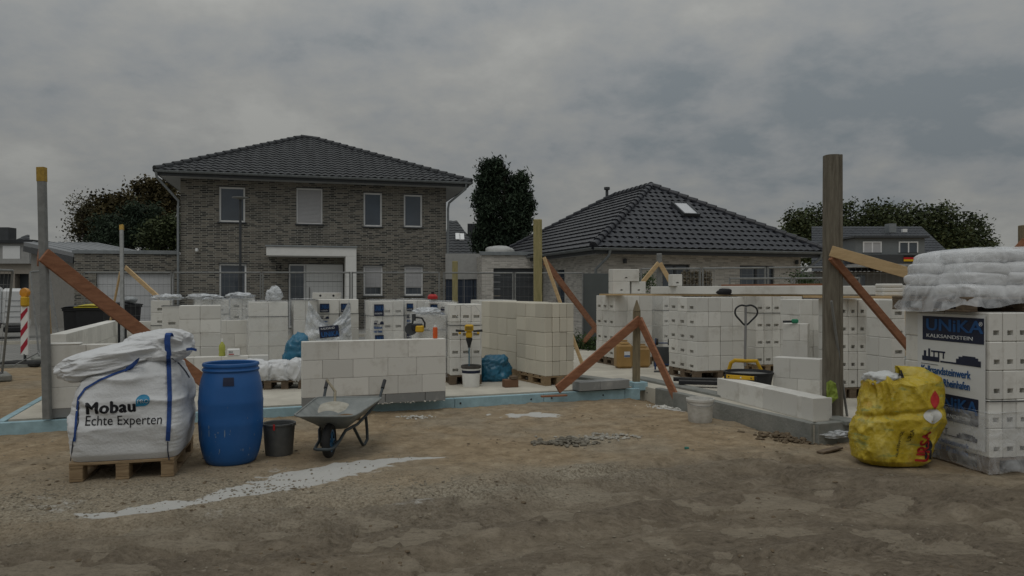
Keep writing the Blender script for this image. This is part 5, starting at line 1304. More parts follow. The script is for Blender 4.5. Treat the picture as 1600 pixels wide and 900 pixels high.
rail_line(['mesh fence panel before the white garage door','mesh fence panel before the left half of the brick house','mesh fence panel before the entrance portal','mesh fence panel before the right half of the brick house'], xy(130,19.0), xy(688,19.0), 2.0)
rail_line(['mesh fence panel before the navy doors and the dark garage door','mesh fence panel left of the dark sheet gate'], xy(692,19.2), xy(912,19.6), 2.0)
rail_line(['mesh fence panel before the gabion wall','mesh fence panel before the right window of the bungalow','mesh fence panel passing behind the tall near post','mesh fence panel before the balcony house'], xy(1000,17.3), xy(1420,15.4), 2.04)
rail_line(['lower inner fence panel before the bungalow window','lower inner fence panel beside the tall near post'], xy(1138,16.4), xy(1345,15.6), 1.80)
# leaning panels at the left edge
def lean_panel(label, p0, p1, tp0, tp1):
    t = thing('fence_panel',label,'fence',tuple(p0),0,'leaning fence panels at the left'); mb = MB()
    for a,b_ in ((p0,tp0),(p1,tp1),(tp0,tp1)): mb.tube([a,b_],.021,6)
    mb.tube([Vector(p0).lerp(Vector(tp0),.07),Vector(p1).lerp(Vector(tp1),.07)],.021,6); mb.build('frame',GALV,t,world=True)
    mb = MB(); p0,p1,tp0,tp1 = map(Vector,(p0,p1,tp0,tp1))
    for i in range(1,24):
        f_ = i/24; mb.tube([p0.lerp(p1,f_).lerp(tp0.lerp(tp1,f_),.07),tp0.lerp(tp1,f_)],.0028,4)
    for i in range(1,8):
        f_ = i/8; mb.tube([p0.lerp(tp0,f_),p1.lerp(tp1,f_)],.0028,4)
    mb.build('wire_mesh',GALV,t,world=True)
    for p_ in (p0,p1): mb = MB().bbox(-.12,.12,-.34,.34,0,.12,b=.025,M4=Matrix.Translation((p_.x,p_.y,0))@Matrix.Rotation(.7,4,'Z')); mb.build('foot',CONC_D,t,world=True)
lean_panel('leaning mesh fence panel cut by the left edge', gnd(2,594), gnd(-150,640), at(20,423,11.9), at(-150,415,10.6))
lean_panel('mesh fence panel between the beacon and the left steel post', gnd(62,566), gnd(94,541), at(47,425,16.0), at(76,423,20.5))
# --- street lamp, beacon, van, bins
lp = thing('street_lamp','dark slender street lamp with a flat head before the brick house','street lamp',tuple(xy(375.5,20.5)))
MB().tube([(0,0,0),(0,0,2.2)],.052,10).build('lower_pole',STEEL_D,lp,smooth=True); ztp = at(0,312,20.5).z
MB().tube([(0,0,2.2),(0,0,ztp)],.036,10).build('upper_pole',STEEL_D,lp,smooth=True)
MB().lathe([(0,ztp),(.05,ztp),(.09,ztp+.03),(.22,ztp+.045),(.22,ztp+.065),(0,ztp+.09)],(0,0,0),20).build('lamp_head',GALV,lp,smooth=True)
bc0 = gnd(39,572); be = thing('warning_beacon','red and white striped warning beacon with a yellow lamp by the left fence','beacon',tuple(bc0),R(-10))
MB().bbox(-.40,.45,-.22,.22,0,.10,b=.03).build('base',RUB,be); MB().bbox(-.02,.02,-.02,.02,.10,.25).build('stem',STEEL_D,be)
MB().bbox(-.085,.085,-.02,.02,.22,1.19,b=.006).build('panel',PLW,be)
for k in range(3):
    z = .22+.02+k*.33; z2 = z+.30; mb = MB(); w_ = .08
    lo, hi = z, min(1.18,z+.15)
    mb.add([(-w_,-.0225,z),(w_,-.0225,min(1.185,z+.20)),(w_,-.0225,min(1.185,z+.20+.14)),(-w_,-.0225,min(1.185,z+.14))],[(0,1,2,3)]); mb.build('red_stripe',mat('beacon_red',(.35,.02,.04),.5,var=.1,bump=0),be)
MB().bbox(-.075,.075,-.06,.06,1.19,1.40,b=.03).build('battery_box',YEL,be)
ln = MB().lathe([(0,-.045),(.09,-.04),(.10,0),(.09,.04),(0,.045)],(0,0,0),24).build('lamp_lens',mat('amber_lens',(.6,.25,.01),.2,var=.15,bump=.05,spec=.8),be,smooth=True)
ln.location = (0,0,1.47); ln.rotation_euler = (R(90),0,0)
vo = xy(37,21.8,.02); vn = thing('van','white van with a red ring emblem on its side, cut by the left edge','van',tuple(vo),R(33))
vm = mat('van_white',(.62,.63,.63),.3,var=.04,bump=0,spec=.6); vz = at(0,449,21.8).z
MB().bbox(-4.6,-.55,0,1.9,.42,vz,b=.07).build('body',vm,vn)
MB().bbox(-.55,0,.02,1.88,.46,vz-.05,b=.09).build('rear_door',vm,vn)
MB().bbox(-.5,.06,-.02,1.9,.26,.44,b=.04).build('bumper',BLK,vn)
MB().bbox(-4.6,-.55,-.012,-.002,.40,.56,b=.004).build('side_trim',BLK,vn)
for i in range(4): MB().bbox(-.46,-.05,.004,.018,.72+i*.16,.735+i*.16,b=.002).build('panel_rib',mat('van_shadow',(.30,.31,.32),.4,var=.05,bump=0),vn)
rg1 = MB(); cxx, czz = -.98, 1.22
for k in range(28):
    a = 2*math.pi*k/28; a2 = 2*math.pi*(k+1)/28
    rg1.add([(cxx+math.cos(a)*.17,-.006,czz+math.sin(a)*.17),(cxx+math.cos(a2)*.17,-.006,czz+math.sin(a2)*.17),(cxx+math.cos(a2)*.135,-.006,czz+math.sin(a2)*.135),(cxx+math.cos(a)*.135,-.006,czz+math.sin(a)*.135)],[(0,1,2,3)])
rg1.build('ring_emblem',INKR,vn)
for x_ in (-.95,-3.9):
    MB().tube([(x_,-.01,.33),(x_,.22,.33)],.33,24).build('wheel',RUB,vn,smooth=True)
MB().bbox(-.03,.004,.0,.10,.8,1.25,b=.005).build('rear_light',mat('lamp_red',(.2,.02,.02),.3,bump=0),vn)
def bin_(label, c, ang, lidm, h=1.05, w=.62, d=.68):
    t = thing('wheelie_bin',label,'bin',tuple(c),ang,'wheelie bins at the street')
    mb = MB(); b_ = .82; mb.add([(-w/2*b_,-d/2*b_,.05),(w/2*b_,-d/2*b_,.05),(w/2*b_,d/2*b_,.05),(-w/2*b_,d/2*b_,.05),(-w/2,-d/2,h),(w/2,-d/2,h),(w/2,d/2,h),(-w/2,d/2,h)],[(0,3,2,1),(0,1,5,4),(1,2,6,5),(2,3,7,6),(3,0,4,7),(4,5,6,7)])
    mb.bbox(-w/2-.02,w/2+.02,-d/2-.02,d/2+.02,h-.07,h-.01,b=.01); mb.build('body',BLK,t)
    rows = [[(-w/2-.03+ (w+.06)*i/8, -d/2-.04+(d+.08)*j/6, h+.005+.07*math.sin(math.pi*i/8)**.5*math.sin(math.pi*min(1,(j+.6)/6.6))**.5) for i in range(9)] for j in range(7)]
    mb = MB().grid(rows); mb.bbox(-w/2-.03,w/2+.03,-d/2-.04,d/2+.04,h-.012,h+.012,b=.006); mb.build('lid',lidm,t,smooth=True)
    MB().tube([(-w/2+.05,d/2+.05,h-.02),(w/2-.05,d/2+.05,h-.02)],.016,8).build('handle',BLK,t)
    for sx_ in (-1,1): MB().tube([(sx_*(w/2-.02),d/2-.06,.1),(sx_*(w/2+.03),d/2-.06,.1)],.1,16).build('wheel',RUB,t)
    return t
YLID = mat('yellow_lid',(.50,.42,.03),.5,var=.08,bump=.02)
bin_('black wheelie bin with a yellow lid behind the left wall',xy(147,17.3),R(14),YLID,1.13,.58)
bin_('all-black wheelie bin left of the yellow-lidded one',xy(122,17.6),R(10),BLK,1.10,.40)
bin_('dark bin with rubbish on its lid, behind the red-brown brace',xy(192,19.3),R(-6),BLK,1.15,.6)
o = blob((0,0,0),(.16,.16,.09),seed=2,amp=.2,sub=3).build('rubbish_bag',mat('grey_bag',(.3,.32,.33),.4,bump=.3),smooth='all'); o.location = tuple(xy(203,19.2,1.27)); tag(o,'small grey rubbish bag on top of the dark bin','bag')
sc = thing('privacy_screen','dark grey sheet gate standing before the bungalow wall','screen',tuple(xy(912,19.9)),R(4))
w_ = xy(957,19.9).x-xy(912,19.9).x
MB().bbox(0,w_,0,.04,.05,at(0,427,19.9).z,b=.004).build('sheet',mat('grey_sheet',(.085,.095,.095),.5,var=.1,vscale=2,bump=.03),sc)
MB().bbox(-.03,0,-.01,.05,0,at(0,427,19.9).z,b=.004).bbox(w_,w_+.03,-.01,.05,0,at(0,427,19.9).z,b=.004).build('frame',STEEL_D,sc)
gbm = mat('gabion_stone',(.045,.04,.03),.95,vscale=14,bump=.8,col2=(.20,.17,.12))
gb = thing('gabion_wall','brown stone-filled gabion fence before the bungalow','gabion',tuple(xy(1066,18.4)),R(5)); w_ = xy(1116,18.4).x-xy(1066,18.4).x
mb = MB(); rr_ = random.Random(6)
mb.bbox(.03,w_-.03,.04,.2,.02,1.98,b=.01)
for _ in range(700): rock(mb,(rr_.uniform(.05,w_-.05),rr_.uniform(.0,.05),rr_.uniform(.9,1.98)),rr_.uniform(.02,.05),rr_,1.0)
mb.build('stones',gbm,gb)
mb = MB()
for i in range(9): mb.box(w_*i/8-.003,w_*i/8+.003,-.06,-.054,0,2.03)
for i in range(12): mb.box(0,w_,-.054,-.048,2.03*i/11-.003,2.03*i/11+.003)
mb.build('wire_cage',GALV,gb)
for i,(px,py,r_,lb) in enumerate(((905,522,.28,'small dark shrub left of the crossing boards'),(925,528,.22,'low shrub tuft under the crossing boards'),(1000,440,.3,'small bare shrub behind the white blocks on the plank'),(1250,437,.3,'leafy shrub behind the fence left of the tall near post'))):
    Yt = (17.5,17.2,19,18)[i]; b0 = tuple(xy(px,Yt)); zc = at(px,py,Yt).z if i > 1 else .25
    tree(lb,b0,[(0,0,zc,r_,r_,r_*.7),(r_*.6,0,zc-.05,r_*.7,r_*.6,r_*.5)],900,.06,L_BSH,50+i,.02,spread=.09,cat='shrub',name='shrub',leafname='foliage')
# ================================================================== foreground things
# --- big bag on its pallet
PA = R(15); pc = Vector((-3.47,5.76,0))
pt_ = thing('wooden_pallet','wooden pallet on the sand under the big white sack','pallet',tuple(pc),PA)
split_pallet(pt_, .76, 1.0, .15, WOOD_P)
Mbag = Matrix.Translation(pc) @ Matrix.Rotation(PA,4,'Z')
bb = thing('bulk_bag','big white bulk sack with blue straps and black lettering on the left pallet','sack',tuple(pc+Vector((0,0,.152))),PA)
rows = []; NA, NZ = 168, 84; bh = .78
for k in range(NZ+1):
    t_ = k/NZ; r_ = []
    for j in range(NA):
        a = 2*math.pi*j/NA; ca, sa = math.cos(a), math.sin(a)
        # corner-square plan low down, rounder above, closing at the top
        ex_ = np.interp(t_,[0,.35,.8,1],[.24,.34,.55,.9])
        wx = np.interp(t_,[0,.08,.35,.6,.75,.86,.94,1],[.39,.405,.425,.41,.37,.30,.19,.02]); wy = np.interp(t_,[0,.08,.35,.6,.75,.86,.94,1],[.44,.47,.50,.48,.43,.34,.2,.02])
        x = .385+wx*math.copysign(abs(ca)**ex_,ca); y = .46+wy*math.copysign(abs(sa)**ex_,sa)
        z = np.interp(t_,[0,.08,.35,.6,.75,.86,.94,1],[0,.05,.26,.48,.64,.74,.79,.80])
        z *= 1+ .10*(x-.385)*min(1,t_*1.5)
        corner = (abs(ca*sa)*2)**3
        n1_ = noise.noise(Vector((x*2.6,y*2.6,z*2.4)))*.028
        fold = (1-abs(noise.noise(Vector((x*3.0+z*3.5,y*3.0,z*4.5+7))))*2.2); fold = max(0,fold)**2*.030*(.3+t_)
        fine = (1-abs(noise.noise(Vector((x*4,y*4,z*34))))*2)*.0055*(.25+corner*1.4)
        fine2 = (1-abs(noise.noise(Vector((x*17,y*17,z*13+2))))*2)*.005*t_
        dd_ = n1_*min(1,t_*4)+fold*min(1,t_*3)+fine*min(1,t_*6)+fine2
        r_.append((x+ca*dd_, y+sa*dd_, z+dd_*.3*t_))
    r_.append(r_[0]); rows.append(r_)
bagmb = MB().grid(rows); bag = bagmb.build('bag_body', BAGW, bb, smooth='all')
# the loosely tied filling skirt flopped over the top
def cloth_lobe(c, rad, rot, seed, sub=6, amp=.10):
    bm2 = bmesh.new(); bmesh.ops.create_icosphere(bm2, subdivisions=sub, radius=1); Rm = Matrix.Rotation(rot,3,'Y'); mb = MB(); vs=[]; s0_ = Vector((seed,seed*2.3,seed*.7))
    for v in bm2.verts:
        p = v.co.copy(); q = Vector((math.copysign(abs(p.x)**.75,p.x), math.copysign(abs(p.y)**.7,p.y), math.copysign(abs(p.z)**.8,p.z)))
        f1 = (1-abs(noise.noise(Vector((q.x*1.8+q.z,q.y*2.2,q.z*1.6))+s0_))*2.2); f2 = (1-abs(noise.noise(Vector((q.x*5+q.z*4,q.y*5,q.z*4))+s0_*2))*2.0)
        n_ = noise.noise(q*1.1+s0_)
        w_ = q*(1+amp*(n_*1.4+max(0,f1)*1.1+f2*.35))
        w_ = Vector((w_.x*rad[0],w_.y*rad[1],w_.z*rad[2])); vs.append(Vector(c)+Rm@w_)
    mb.add(vs,[tuple(v.index for v in f.verts) for f in bm2.faces]); bm2.free(); return mb
fl1 = cloth_lobe((.27,.34,.785),(.40,.28,.115),R(-14),2.0,amp=.10).build('filling_skirt', BAGW, bb, smooth='all')
fl2 = cloth_lobe((.57,.38,.87),(.25,.24,.135),R(-8),5.0,amp=.11).build('filling_skirt', BAGW, bb, smooth='all')
bag_w = MB(); 
for o_ in (bag,fl1,fl2):
    Mw = wm(o_); bag_w.add([Mw@v.co for v in o_.data.vertices],[tuple(p.vertices) for p in o_.data.polygons])
bvh = BVHTree.FromPolygons(bag_w.v, bag_w.f)
def cast(bv, px, py, off=.006, fallY=5.9):
    o_ = Vector((0,0,EYE)); d = (at(px,py,1.0)-o_).normalized(); h_ = bv.ray_cast(o_, d)
    if h_[0] is None:
        return at(px,py,fallY)
    return h_[0] - d*off
def strap(pts, w_, m, parent, bv=None, name='strap', off=.007, up=None, th=.004, dens=5):
    """a webbing strap laid over the surface, its two edges following it"""
    P = []
    for i in range(len(pts)-1):
        for k in range(dens): f_ = k/dens; P.append(tuple(pts[i][q]+(pts[i+1][q]-pts[i][q])*f_ for q in range(2)))
    P.append(pts[-1][:2]); L0_=[]; R0_=[]
    for i,p in enumerate(P):
        a = P[max(0,i-1)]; b_ = P[min(len(P)-1,i+1)]; dx, dy = b_[0]-a[0], b_[1]-a[1]; l_ = math.hypot(dx,dy) or 1; nx_, ny_ = -dy/l_*w_/2, dx/l_*w_/2
        L0_.append(cast(bv,p[0]+nx_,p[1]+ny_,off)); R0_.append(cast(bv,p[0]-nx_,p[1]-ny_,off))
    Yc = [min(l.y,r.y) for l,r in zip(L0_,R0_)]
    back = Vector((0,th,0)); rows=[[L0_[i],R0_[i],R0_[i]+back,L0_[i]+back,L0_[i]] for i in range(len(P))]
    return MB().grid(rows).build(name, m, parent, world=True, smooth=True)
strap([(263,555),(264,580),(265,620),(264,655),(262,689)], 6.8, STRAPB, bb, bvh, off=.012)
strap([(198,577),(178,584),(155,594),(133,607),(122,622),(119,650),(116,690)], 3.2, STRAPB, bb, bvh, off=.010)
strap([(122,628),(122,660),(114,688),(110,720)], 1.4, INKN, bb, bvh, name='seam', off=.006)
strap([(262,690),(262,705),(264,719)], 1.4, INKN, bb, bvh, name='seam', off=.006)
strap([(268,560),(280,568),(290,580),(296,590)], 1.8, INKN, bb, bvh, name='seam', off=.006)
def loop(pts, w_, name='lifting_loop'):
    mb = MB(); rows=[]
    for i,(p,sd_) in enumerate(pts):
        p = Vector(p); s_ = Vector(sd_).normalized()*w_/2; rows.append([p-s_,p+s_,p+s_+Vector((0,.005,0)),p-s_+Vector((0,.005,0)),p-s_])
    return mb.grid(rows).build(name, STRAPB, bb, world=True, smooth=True)
c1 = cast(bvh,263,556,.014); 
loop([(c1,(1,0,0)),(at(262,545,c1.y-.01),(1,0,.1)),(at(261,533,c1.y-.012),(1,0,.1)),(at(262,523,c1.y+.0),(1,0,0)),(at(264,520,c1.y+.02),(1,.2,0)),(at(266,524,c1.y+.05),(1,.3,0)),(at(267,540,c1.y+.07),(1,.2,0)),(at(267,556,c1.y+.09),(1,.2,0))],.048)
c1 = cast(bvh,196,578,.012)
loop([(c1,(.2,0,1)),(at(205,571,c1.y-.03),(.35,0,1)),(at(211,565,c1.y-.05),(.5,0,1)),(at(215,562,c1.y-.04),(.6,0,1)),(at(216,564,c1.y-.0),(.5,0,1)),(at(208,572,c1.y+.01),(.3,0,1)),(at(199,578,c1.y+.01),(.2,0,1))],.038)
c1 = cast(bvh,291,546,.02); loop([(c1,(0,0,1)),(at(299,545,c1.y-.02),(0,0,1)),(at(307,547,c1.y),(0,0,1))],.022)
# printing on the front: vectors in the bag's front plane
nf = (Mbag.to_3x3()@Vector((0,-1,0))); xf = (Mbag.to_3x3()@Vector((1,0,0)))
inv = wm(bb).inverted()
def bagtext(body, px, py, size, m, sx=1.0, bold=0.0, name='lettering', rot=0.0, fit=None, sp=1.0):
    p = cast(bvh,px,py,0.0)+nf*.10; x_ = (Matrix.Rotation(rot,3,nf)@xf); z_ = nf.cross(x_)*-1
    z_ = Vector((0,0,1))-nf*nf.z; z_ = (Matrix.Rotation(rot,3,nf)@z_)
    fr_ = frame(p,x_,z_); o_ = text(body,size,m,None,fr_,name,bold=bold,ext=.0006,sx=sx,project=(bvh,.004),fit=fit,sp=sp)
    o_.data.transform(inv); o_.parent = bb; return o_
bagtext('Mobau',134.5,647,.128,INK,bold=.0062,rot=R(2),fit=.362,sp=1.08)
bagtext('Echte Experten',133,665,.108,INK,bold=.0003,rot=R(-1),fit=.553)
# round badge with PRO
pb_ = cast(bvh,214,635,0.0); bm_ = MB(); cen = cast(bvh,223,626,0)+nf*.1; ring=[]
for k in range(33):
    a = 2*math.pi*k/32; rr_ = .048; px_, pz_ = rr_*math.cos(a)*1.05, rr_*math.sin(a)*.95
    if math.cos(a) < -.2 and math.sin(a) < -.2: px_, pz_ = -.05, -.046
    ring.append((px_,pz_))
rows=[]
for q in (0,.35,.7,1.0):
    r_ = []
    for (a_,b_) in ring:
        p = cen+xf*a_*q+Vector((0,0,1))*b_*q; h_ = bvh.ray_cast(p,-nf); r_.append(h_[0]+nf*.0035 if h_[0] else p-nf*.1)
    rows.append(r_)
bm_.grid(rows); bad = bm_.build('badge',PROB,bb,world=True)
o_ = bagtext('PRO',215,630.5,.046,INKW,bold=.0004,rot=R(1),fit=.080); 
for v in o_.data.vertices: v.co += inv.to_3x3()@(nf*.004)

# --- blue barrel
brc = back(gnd(361,731),.24)-Vector((0,.24,0)); brl = thing('barrel','open blue plastic barrel splashed with mortar right of the big sack','barrel',(brc.x,brc.y+.24,0))
prof = [(.0,.0),(.19,.0),(.205,.012),(.225,.05),(.245,.12),(.262,.22),(.268,.34),(.271,.36),(.268,.38),(.270,.52),(.272,.54),(.268,.56),(.262,.66),(.245,.74),(.232,.785),(.228,.80)]
MB().lathe(prof,(0,0,0),64).build('body',BLUEP,brl,smooth=True)
MB().lathe([(.228,.80),(.236,.805),(.240,.815),(.236,.826),(.228,.830),(.226,.842),(.236,.848),(.238,.862),(.232,.874),(.222,.876),(.212,.868),(.210,.80),(.235,.70),(.24,.5)],(0,0,0),64).build('rim',BLUEP,brl,smooth=True)
mb = MB(); R_ = .256; a0 = R(-90+16)
rows=[[(R_*math.cos(a0+i*.058-.17)*k_, R_*math.sin(a0+i*.058-.17)*k_, z_) for i in range(7)] for (z_,k_) in ((.695,1.020),(.73,.992),(.765,.953))]
mb.grid(rows); mb.build('label_sticker',INKN,brl)
mb = MB(); rr_ = random.Random(5)
for _ in range(42):
    a = R(-90)+rr_.uniform(-1.2,1.25)+ (.35 if rr_.random()<.6 else 0); z = abs(rr_.gauss(.18,.16)) 
    if z > .7 or z < .03: continue
    Rz = np.interp(z,[p[1] for p in prof[2:]],[p[0] for p in prof[2:]]); s_ = rr_.uniform(.001,.0045); n_ = Vector((math.cos(a),math.sin(a),0)); tq = Vector((-math.sin(a),math.cos(a),0)); c_ = n_*(Rz+.0015)+Vector((0,0,z)); L_ = s_*rr_.choice([1,1.5,4,9])
    mb.add([c_+tq*s_*math.cos(2*math.pi*k/7)+Vector((0,0,1))*L_*math.sin(2*math.pi*k/7) for k in range(7)],[tuple(range(7))])
mb.build('mortar_splash',mat('dry_splash',(.16,.22,.30),.9,var=.2),brl)['kind']='stuff'
# --- grey bucket
gbk = back(gnd(436,714),.12)-Vector((0,.12,0)); gb2 = thing('bucket','black-grey mortar bucket between the blue barrel and the wheelbarrow','bucket',(gbk.x,gbk.y+.12,0))
MB().lathe([(0,0),(.118,0),(.122,.01),(.142,.272),(.150,.275),(.152,.29),(.146,.293),(.137,.285),(.118,.03),(0,.03)],(0,0,0),48).build('body',GREYP,gb2,smooth=True)
MB().tube([(.15*math.cos(a)+.0,.15*math.sin(a),.280-.02*math.sin((a+.5)*1.1)) for a in [i*.1-.4 for i in range(24)]],.0035,6).build('handle',GALV,gb2)
MB().bbox(-.006,.012,-.158,-.152,.245,.30,b=.002).build('red_clip',RED,gb2)

# --- wheelbarrow
wc = gnd(513,717); wbt = thing('wheelbarrow','grey steel wheelbarrow with a shovel in it, standing on the sand','wheelbarrow',(wc.x,wc.y+.03,0),R(0))
def rring(x0,x1,y0,y1,z0,z1,r_,n=6):
    """rounded rectangle loop; z runs from z0 at the front (y0) to z1 at the back"""
    pts=[]
    for (cx_,cy_,a0) in ((x1-r_,y0+r_,-90),(x1-r_,y1-r_,0),(x0+r_,y1-r_,90),(x0+r_,y0+r_,180)):
        for k in range(n+1):
            a = R(a0+90*k/n); x = cx_+r_*math.cos(a); y = cy_+r_*math.sin(a); pts.append((x,y,z0+(z1-z0)*(y-y0)/(y1-y0)))
    pts.append(pts[0]); return pts
def taper(pts, kf):   # narrower at the front
    ys_ = [p[1] for p in pts]; a, b_ = min(ys_), max(ys_); return [(p[0]*(kf+(1-kf)*(p[1]-a)/(b_-a)),p[1],p[2]) for p in pts]
TUBM = mat('barrow_zinc',(.16,.175,.17),.5,.25,var=.2,vscale=7,bump=.15,col2=(.27,.285,.275))
lay = [taper(rring(-.13,.13,.14,.52,.235,.245,.07),.9), taper(rring(-.20,.20,.05,.62,.29,.30,.09),.85), taper(rring(-.335,.335,-.20,.86,.405,.42,.10),.80)]
inn = [[(x*.985,y*.985+.006,z+.004) for (x,y,z) in l] for l in reversed(lay)]
mb = MB().grid(lay+[[(x*1.01,y*1.008,z+.006) for x,y,z in lay[-1]]]+inn)
k0 = len(mb.v); n_ = len(lay[0]); mb.v.append(Vector((0,.33,.24))); mb.f += [(j+1,j,k0) for j in range(n_-1)]
mb.v.append(Vector((0,.33,.246))); base_ = (len(lay)+1+len(inn)-1)*n_; mb.f += [(base_+j,base_+j+1,k0+1) for j in range(n_-1)]
tub = mb.build('tub',TUBM,wbt,smooth=True)
MB().tube([(x,y,z+.004) for x,y,z in lay[-1]],.009,8).build('rim',TUBM,tub,smooth=True)
# contents
mb = MB(); rows=[]
for i in range(15):
    r_=[]
    for j in range(15):
        u_=i/14*2-1; v_=j/14*2-1; x=u_*.20*math.sqrt(1-v_*v_/2.2); y=.36+v_*.27*math.sqrt(1-u_*u_/2.2); r_.append((x,y,.285+.035*(1-max(abs(u_),abs(v_)))+.02*noise.noise(Vector((x*9,y*9,0)))))
    rows.append(r_)
mb.grid(rows); tag(mb.build('sand_load',mat('barrow_sand',(.13,.08,.04),.95,vscale=20,bump=.6,col2=(.22,.14,.075)),wbt,smooth='all'))
FRM = mat('barrow_frame',(.045,.055,.06),.45,.2,var=.15,bump=.03)
for s_ in (-1,1):
    MB().tube([(s_*.085,-.13,.13),(s_*.09,.02,.155),(s_*.12,.12,.225),(s_*.17,.40,.232),(s_*.225,.72,.30),(s_*.285,.93,.40),(s_*.30,1.10,.53)],.0145,10).build('side_rail',FRM,wbt,smooth=True)
    MB().tube([(s_*.296,1.04,.49),(s_*.302,1.14,.56)],.019,12).build('grip',BLK,wbt,smooth=True)
    MB().tube([(s_*.15,.30,.235),(s_*.185,.42,.09),(s_*.20,.50,.015),(s_*.21,.55,.012),(s_*.225,.60,.05),(s_*.22,.61,.15),(s_*.215,.58,.27)],.0145,10).build('leg',FRM,wbt,smooth=True)
MB().tube([(-.085,-.13,.13),(-.075,-.20,.125),(-.05,-.215,.123),(.05,-.215,.123),(.075,-.20,.125),(.085,-.13,.13)],.0145,10).build('front_guard',FRM,wbt,smooth=True)
MB().tube([(-.09,0,.150),(.09,0,.150)],.009,8).build('axle',STEEL_D,wbt)
wh = MB(); n_=40; k_=12; rows=[]
for i in range(n_+1):
    a=2*math.pi*i/n_; r_=[]
    for j in range(k_+1):
        b_=2*math.pi*j/k_; rr2=.122+.033*math.cos(b_); r_.append((.037*math.sin(b_),rr2*math.cos(a),.157+rr2*math.sin(a)))
    rows.append(r_)
wh.grid(rows); whl = wh.build('wheel',RUB,wbt,smooth='all')
BRIM = mat('blue_rim',(.05,.16,.30),.4,.1,var=.1,bump=0)
wr_=MB()
for x in (-.026,.026):
    for k in range(36):
        a,a2=2*math.pi*k/36,2*math.pi*(k+1)/36
        f_=lambda r_,q: (x,r_*math.cos(q),.157+r_*math.sin(q))
        wr_.add([f_(.100,a),f_(.100,a2),f_(.082,a2),f_(.082,a)],[(0,1,2,3)]); 
        wr_.add([f_(.026,a),f_(.026,a2),f_(.0,a2),f_(.0,a)],[(0,1,2,3)])
for k in range(7):
    a=2*math.pi*k/7
    for x in (-.022,.022): wr_.tube([(x,.02*math.cos(a),.157+.02*math.sin(a)),(x,.092*math.cos(a),.157+.092*math.sin(a))],.006,6)
wr_.tube([(-.04,0,.157),(.04,0,.157)],.022,14); wr_.build('rim',BRIM,whl)
Mw = Matrix.Translation(wbt.location)@Matrix.Rotation(R(0),4,'Z')
sh_ = thing('shovel','mortar-caked shovel lying in the wheelbarrow, handle up','shovel',tuple(Mw@Vector((-.04,.10,.38))))
rows=[]
for i in range(13):
    v_=i/12; r_=[]
    for j in range(13):
        u_=j/12*2-1; wd=.135*(1-.35*v_**3)*(1 if v_>.1 else .9+v_); x=u_*wd; r_.append(Mw@Vector((-.03+x, .36-.27*v_, .425-.045*v_+.022*(1-u_*u_)+.02*abs(v_-.5))))
    rows.append(r_)
MB().grid(rows).build('blade',mat('caked_steel',(.28,.26,.21),.9,var=.3,vscale=14,bump=.6,col2=(.45,.43,.37)),sh_,world=True,smooth='all')
h0=Mw@Vector((-.03,.33,.435)); h1=at(524,612,wc.y+.75); h2=at(511,594,wc.y+.98)
MB().tube([h0,h0.lerp(h1,.5)+Vector((0,0,.01)),h1,h2],.013,10).build('handle',mat('grey_wood',(.24,.21,.15),.85,bump=.3,stretch=(6,6,1)),sh_,world=True,smooth=True)
MB().tube([h0+Vector((0,-.05,-.02)),h0.lerp(h1,.22)],.020,10,.016).build('socket',mat('caked_steel2',(.16,.15,.13),.8,bump=.4),sh_,world=True,smooth=True)

# --- white bucket on the right
wb_=back(gnd(1094,662),.14)-Vector((0,.14,0)); t_=thing('bucket','empty white plaster-splashed bucket on the sand before the foundation','bucket',(wb_.x,wb_.y+.14,ground_z(wb_.x,wb_.y)))
MB().lathe([(0,0),(.128,0),(.133,.01),(.150,.235),(.157,.238),(.160,.262),(.158,.268),(.150,.27),(.146,.262),(.128,.02),(0,.02)],(0,0,0),44).build('body',mat('dirty_white_plastic',(.42,.41,.37),.6,vscale=9,bump=.25,col2=(.62,.61,.58)),t_,smooth=True)
MB().tube([(.160*math.cos(a),.160*math.sin(a),.232-.075*math.sin(a*-1)*.5) for a in [math.pi+math.pi*i/20 for i in range(21)]],.003,6).build('handle',GALV,t_)
# --- bucket with blue band, mixing drill
mbk=gnd(736,604,SLZ)-Vector((0,.12,0)); t_=thing('bucket','white bucket with a blue band under the mixing drill','bucket',(mbk.x,mbk.y+.12,SLZ))
MB().lathe([(0,0),(.115,0),(.119,.01),(.134,.27),(.139,.275),(.139,.30),(.130,.30),(.115,.02)],(0,0,0),40).build('body',PLW,t_,smooth=True)
MB().lathe([(.1318,.20),(.1345,.24)],(0,0,0),40).build('blue_band',INKN,t_); MB().lathe([(.136,.265),(.145,.27),(.146,.305),(.134,.312),(.120,.306),(.12,.28)],(0,0,0),40).build('rim',mat('caked_rim',(.07,.065,.06),.8,var=.5,bump=.4),t_,smooth=True)
MB().tube([(.145*math.cos(a),.145*math.sin(a),.29+.05*math.sin(-a)) for a in [math.pi+math.pi*i/16 for i in range(17)]],.003,6).build('handle',GALV,t_)
Yd=mbk.y+.12; dc=at(733,512,Yd); t_=thing('mixing_drill','yellow two-handled mixing drill standing upright in the blue-banded bucket','power tool',tuple(xy(733,Yd,SLZ)))
mb=MB().bbox(dc.x-.062,dc.x+.062,Yd-.07,Yd+.07,dc.z-.055,dc.z+.045,b=.018); mb.bbox(dc.x-.045,dc.x+.045,Yd-.05,Yd+.05,dc.z-.145,dc.z-.056,b=.015); mb.build('motor_housing',YEL,t_,world=True)
mb=MB()
for k in range(4): mb.bbox(dc.x-.05,dc.x+.05,Yd-.073,Yd-.070,dc.z-.03+k*.014,dc.z-.024+k*.014,b=.001)
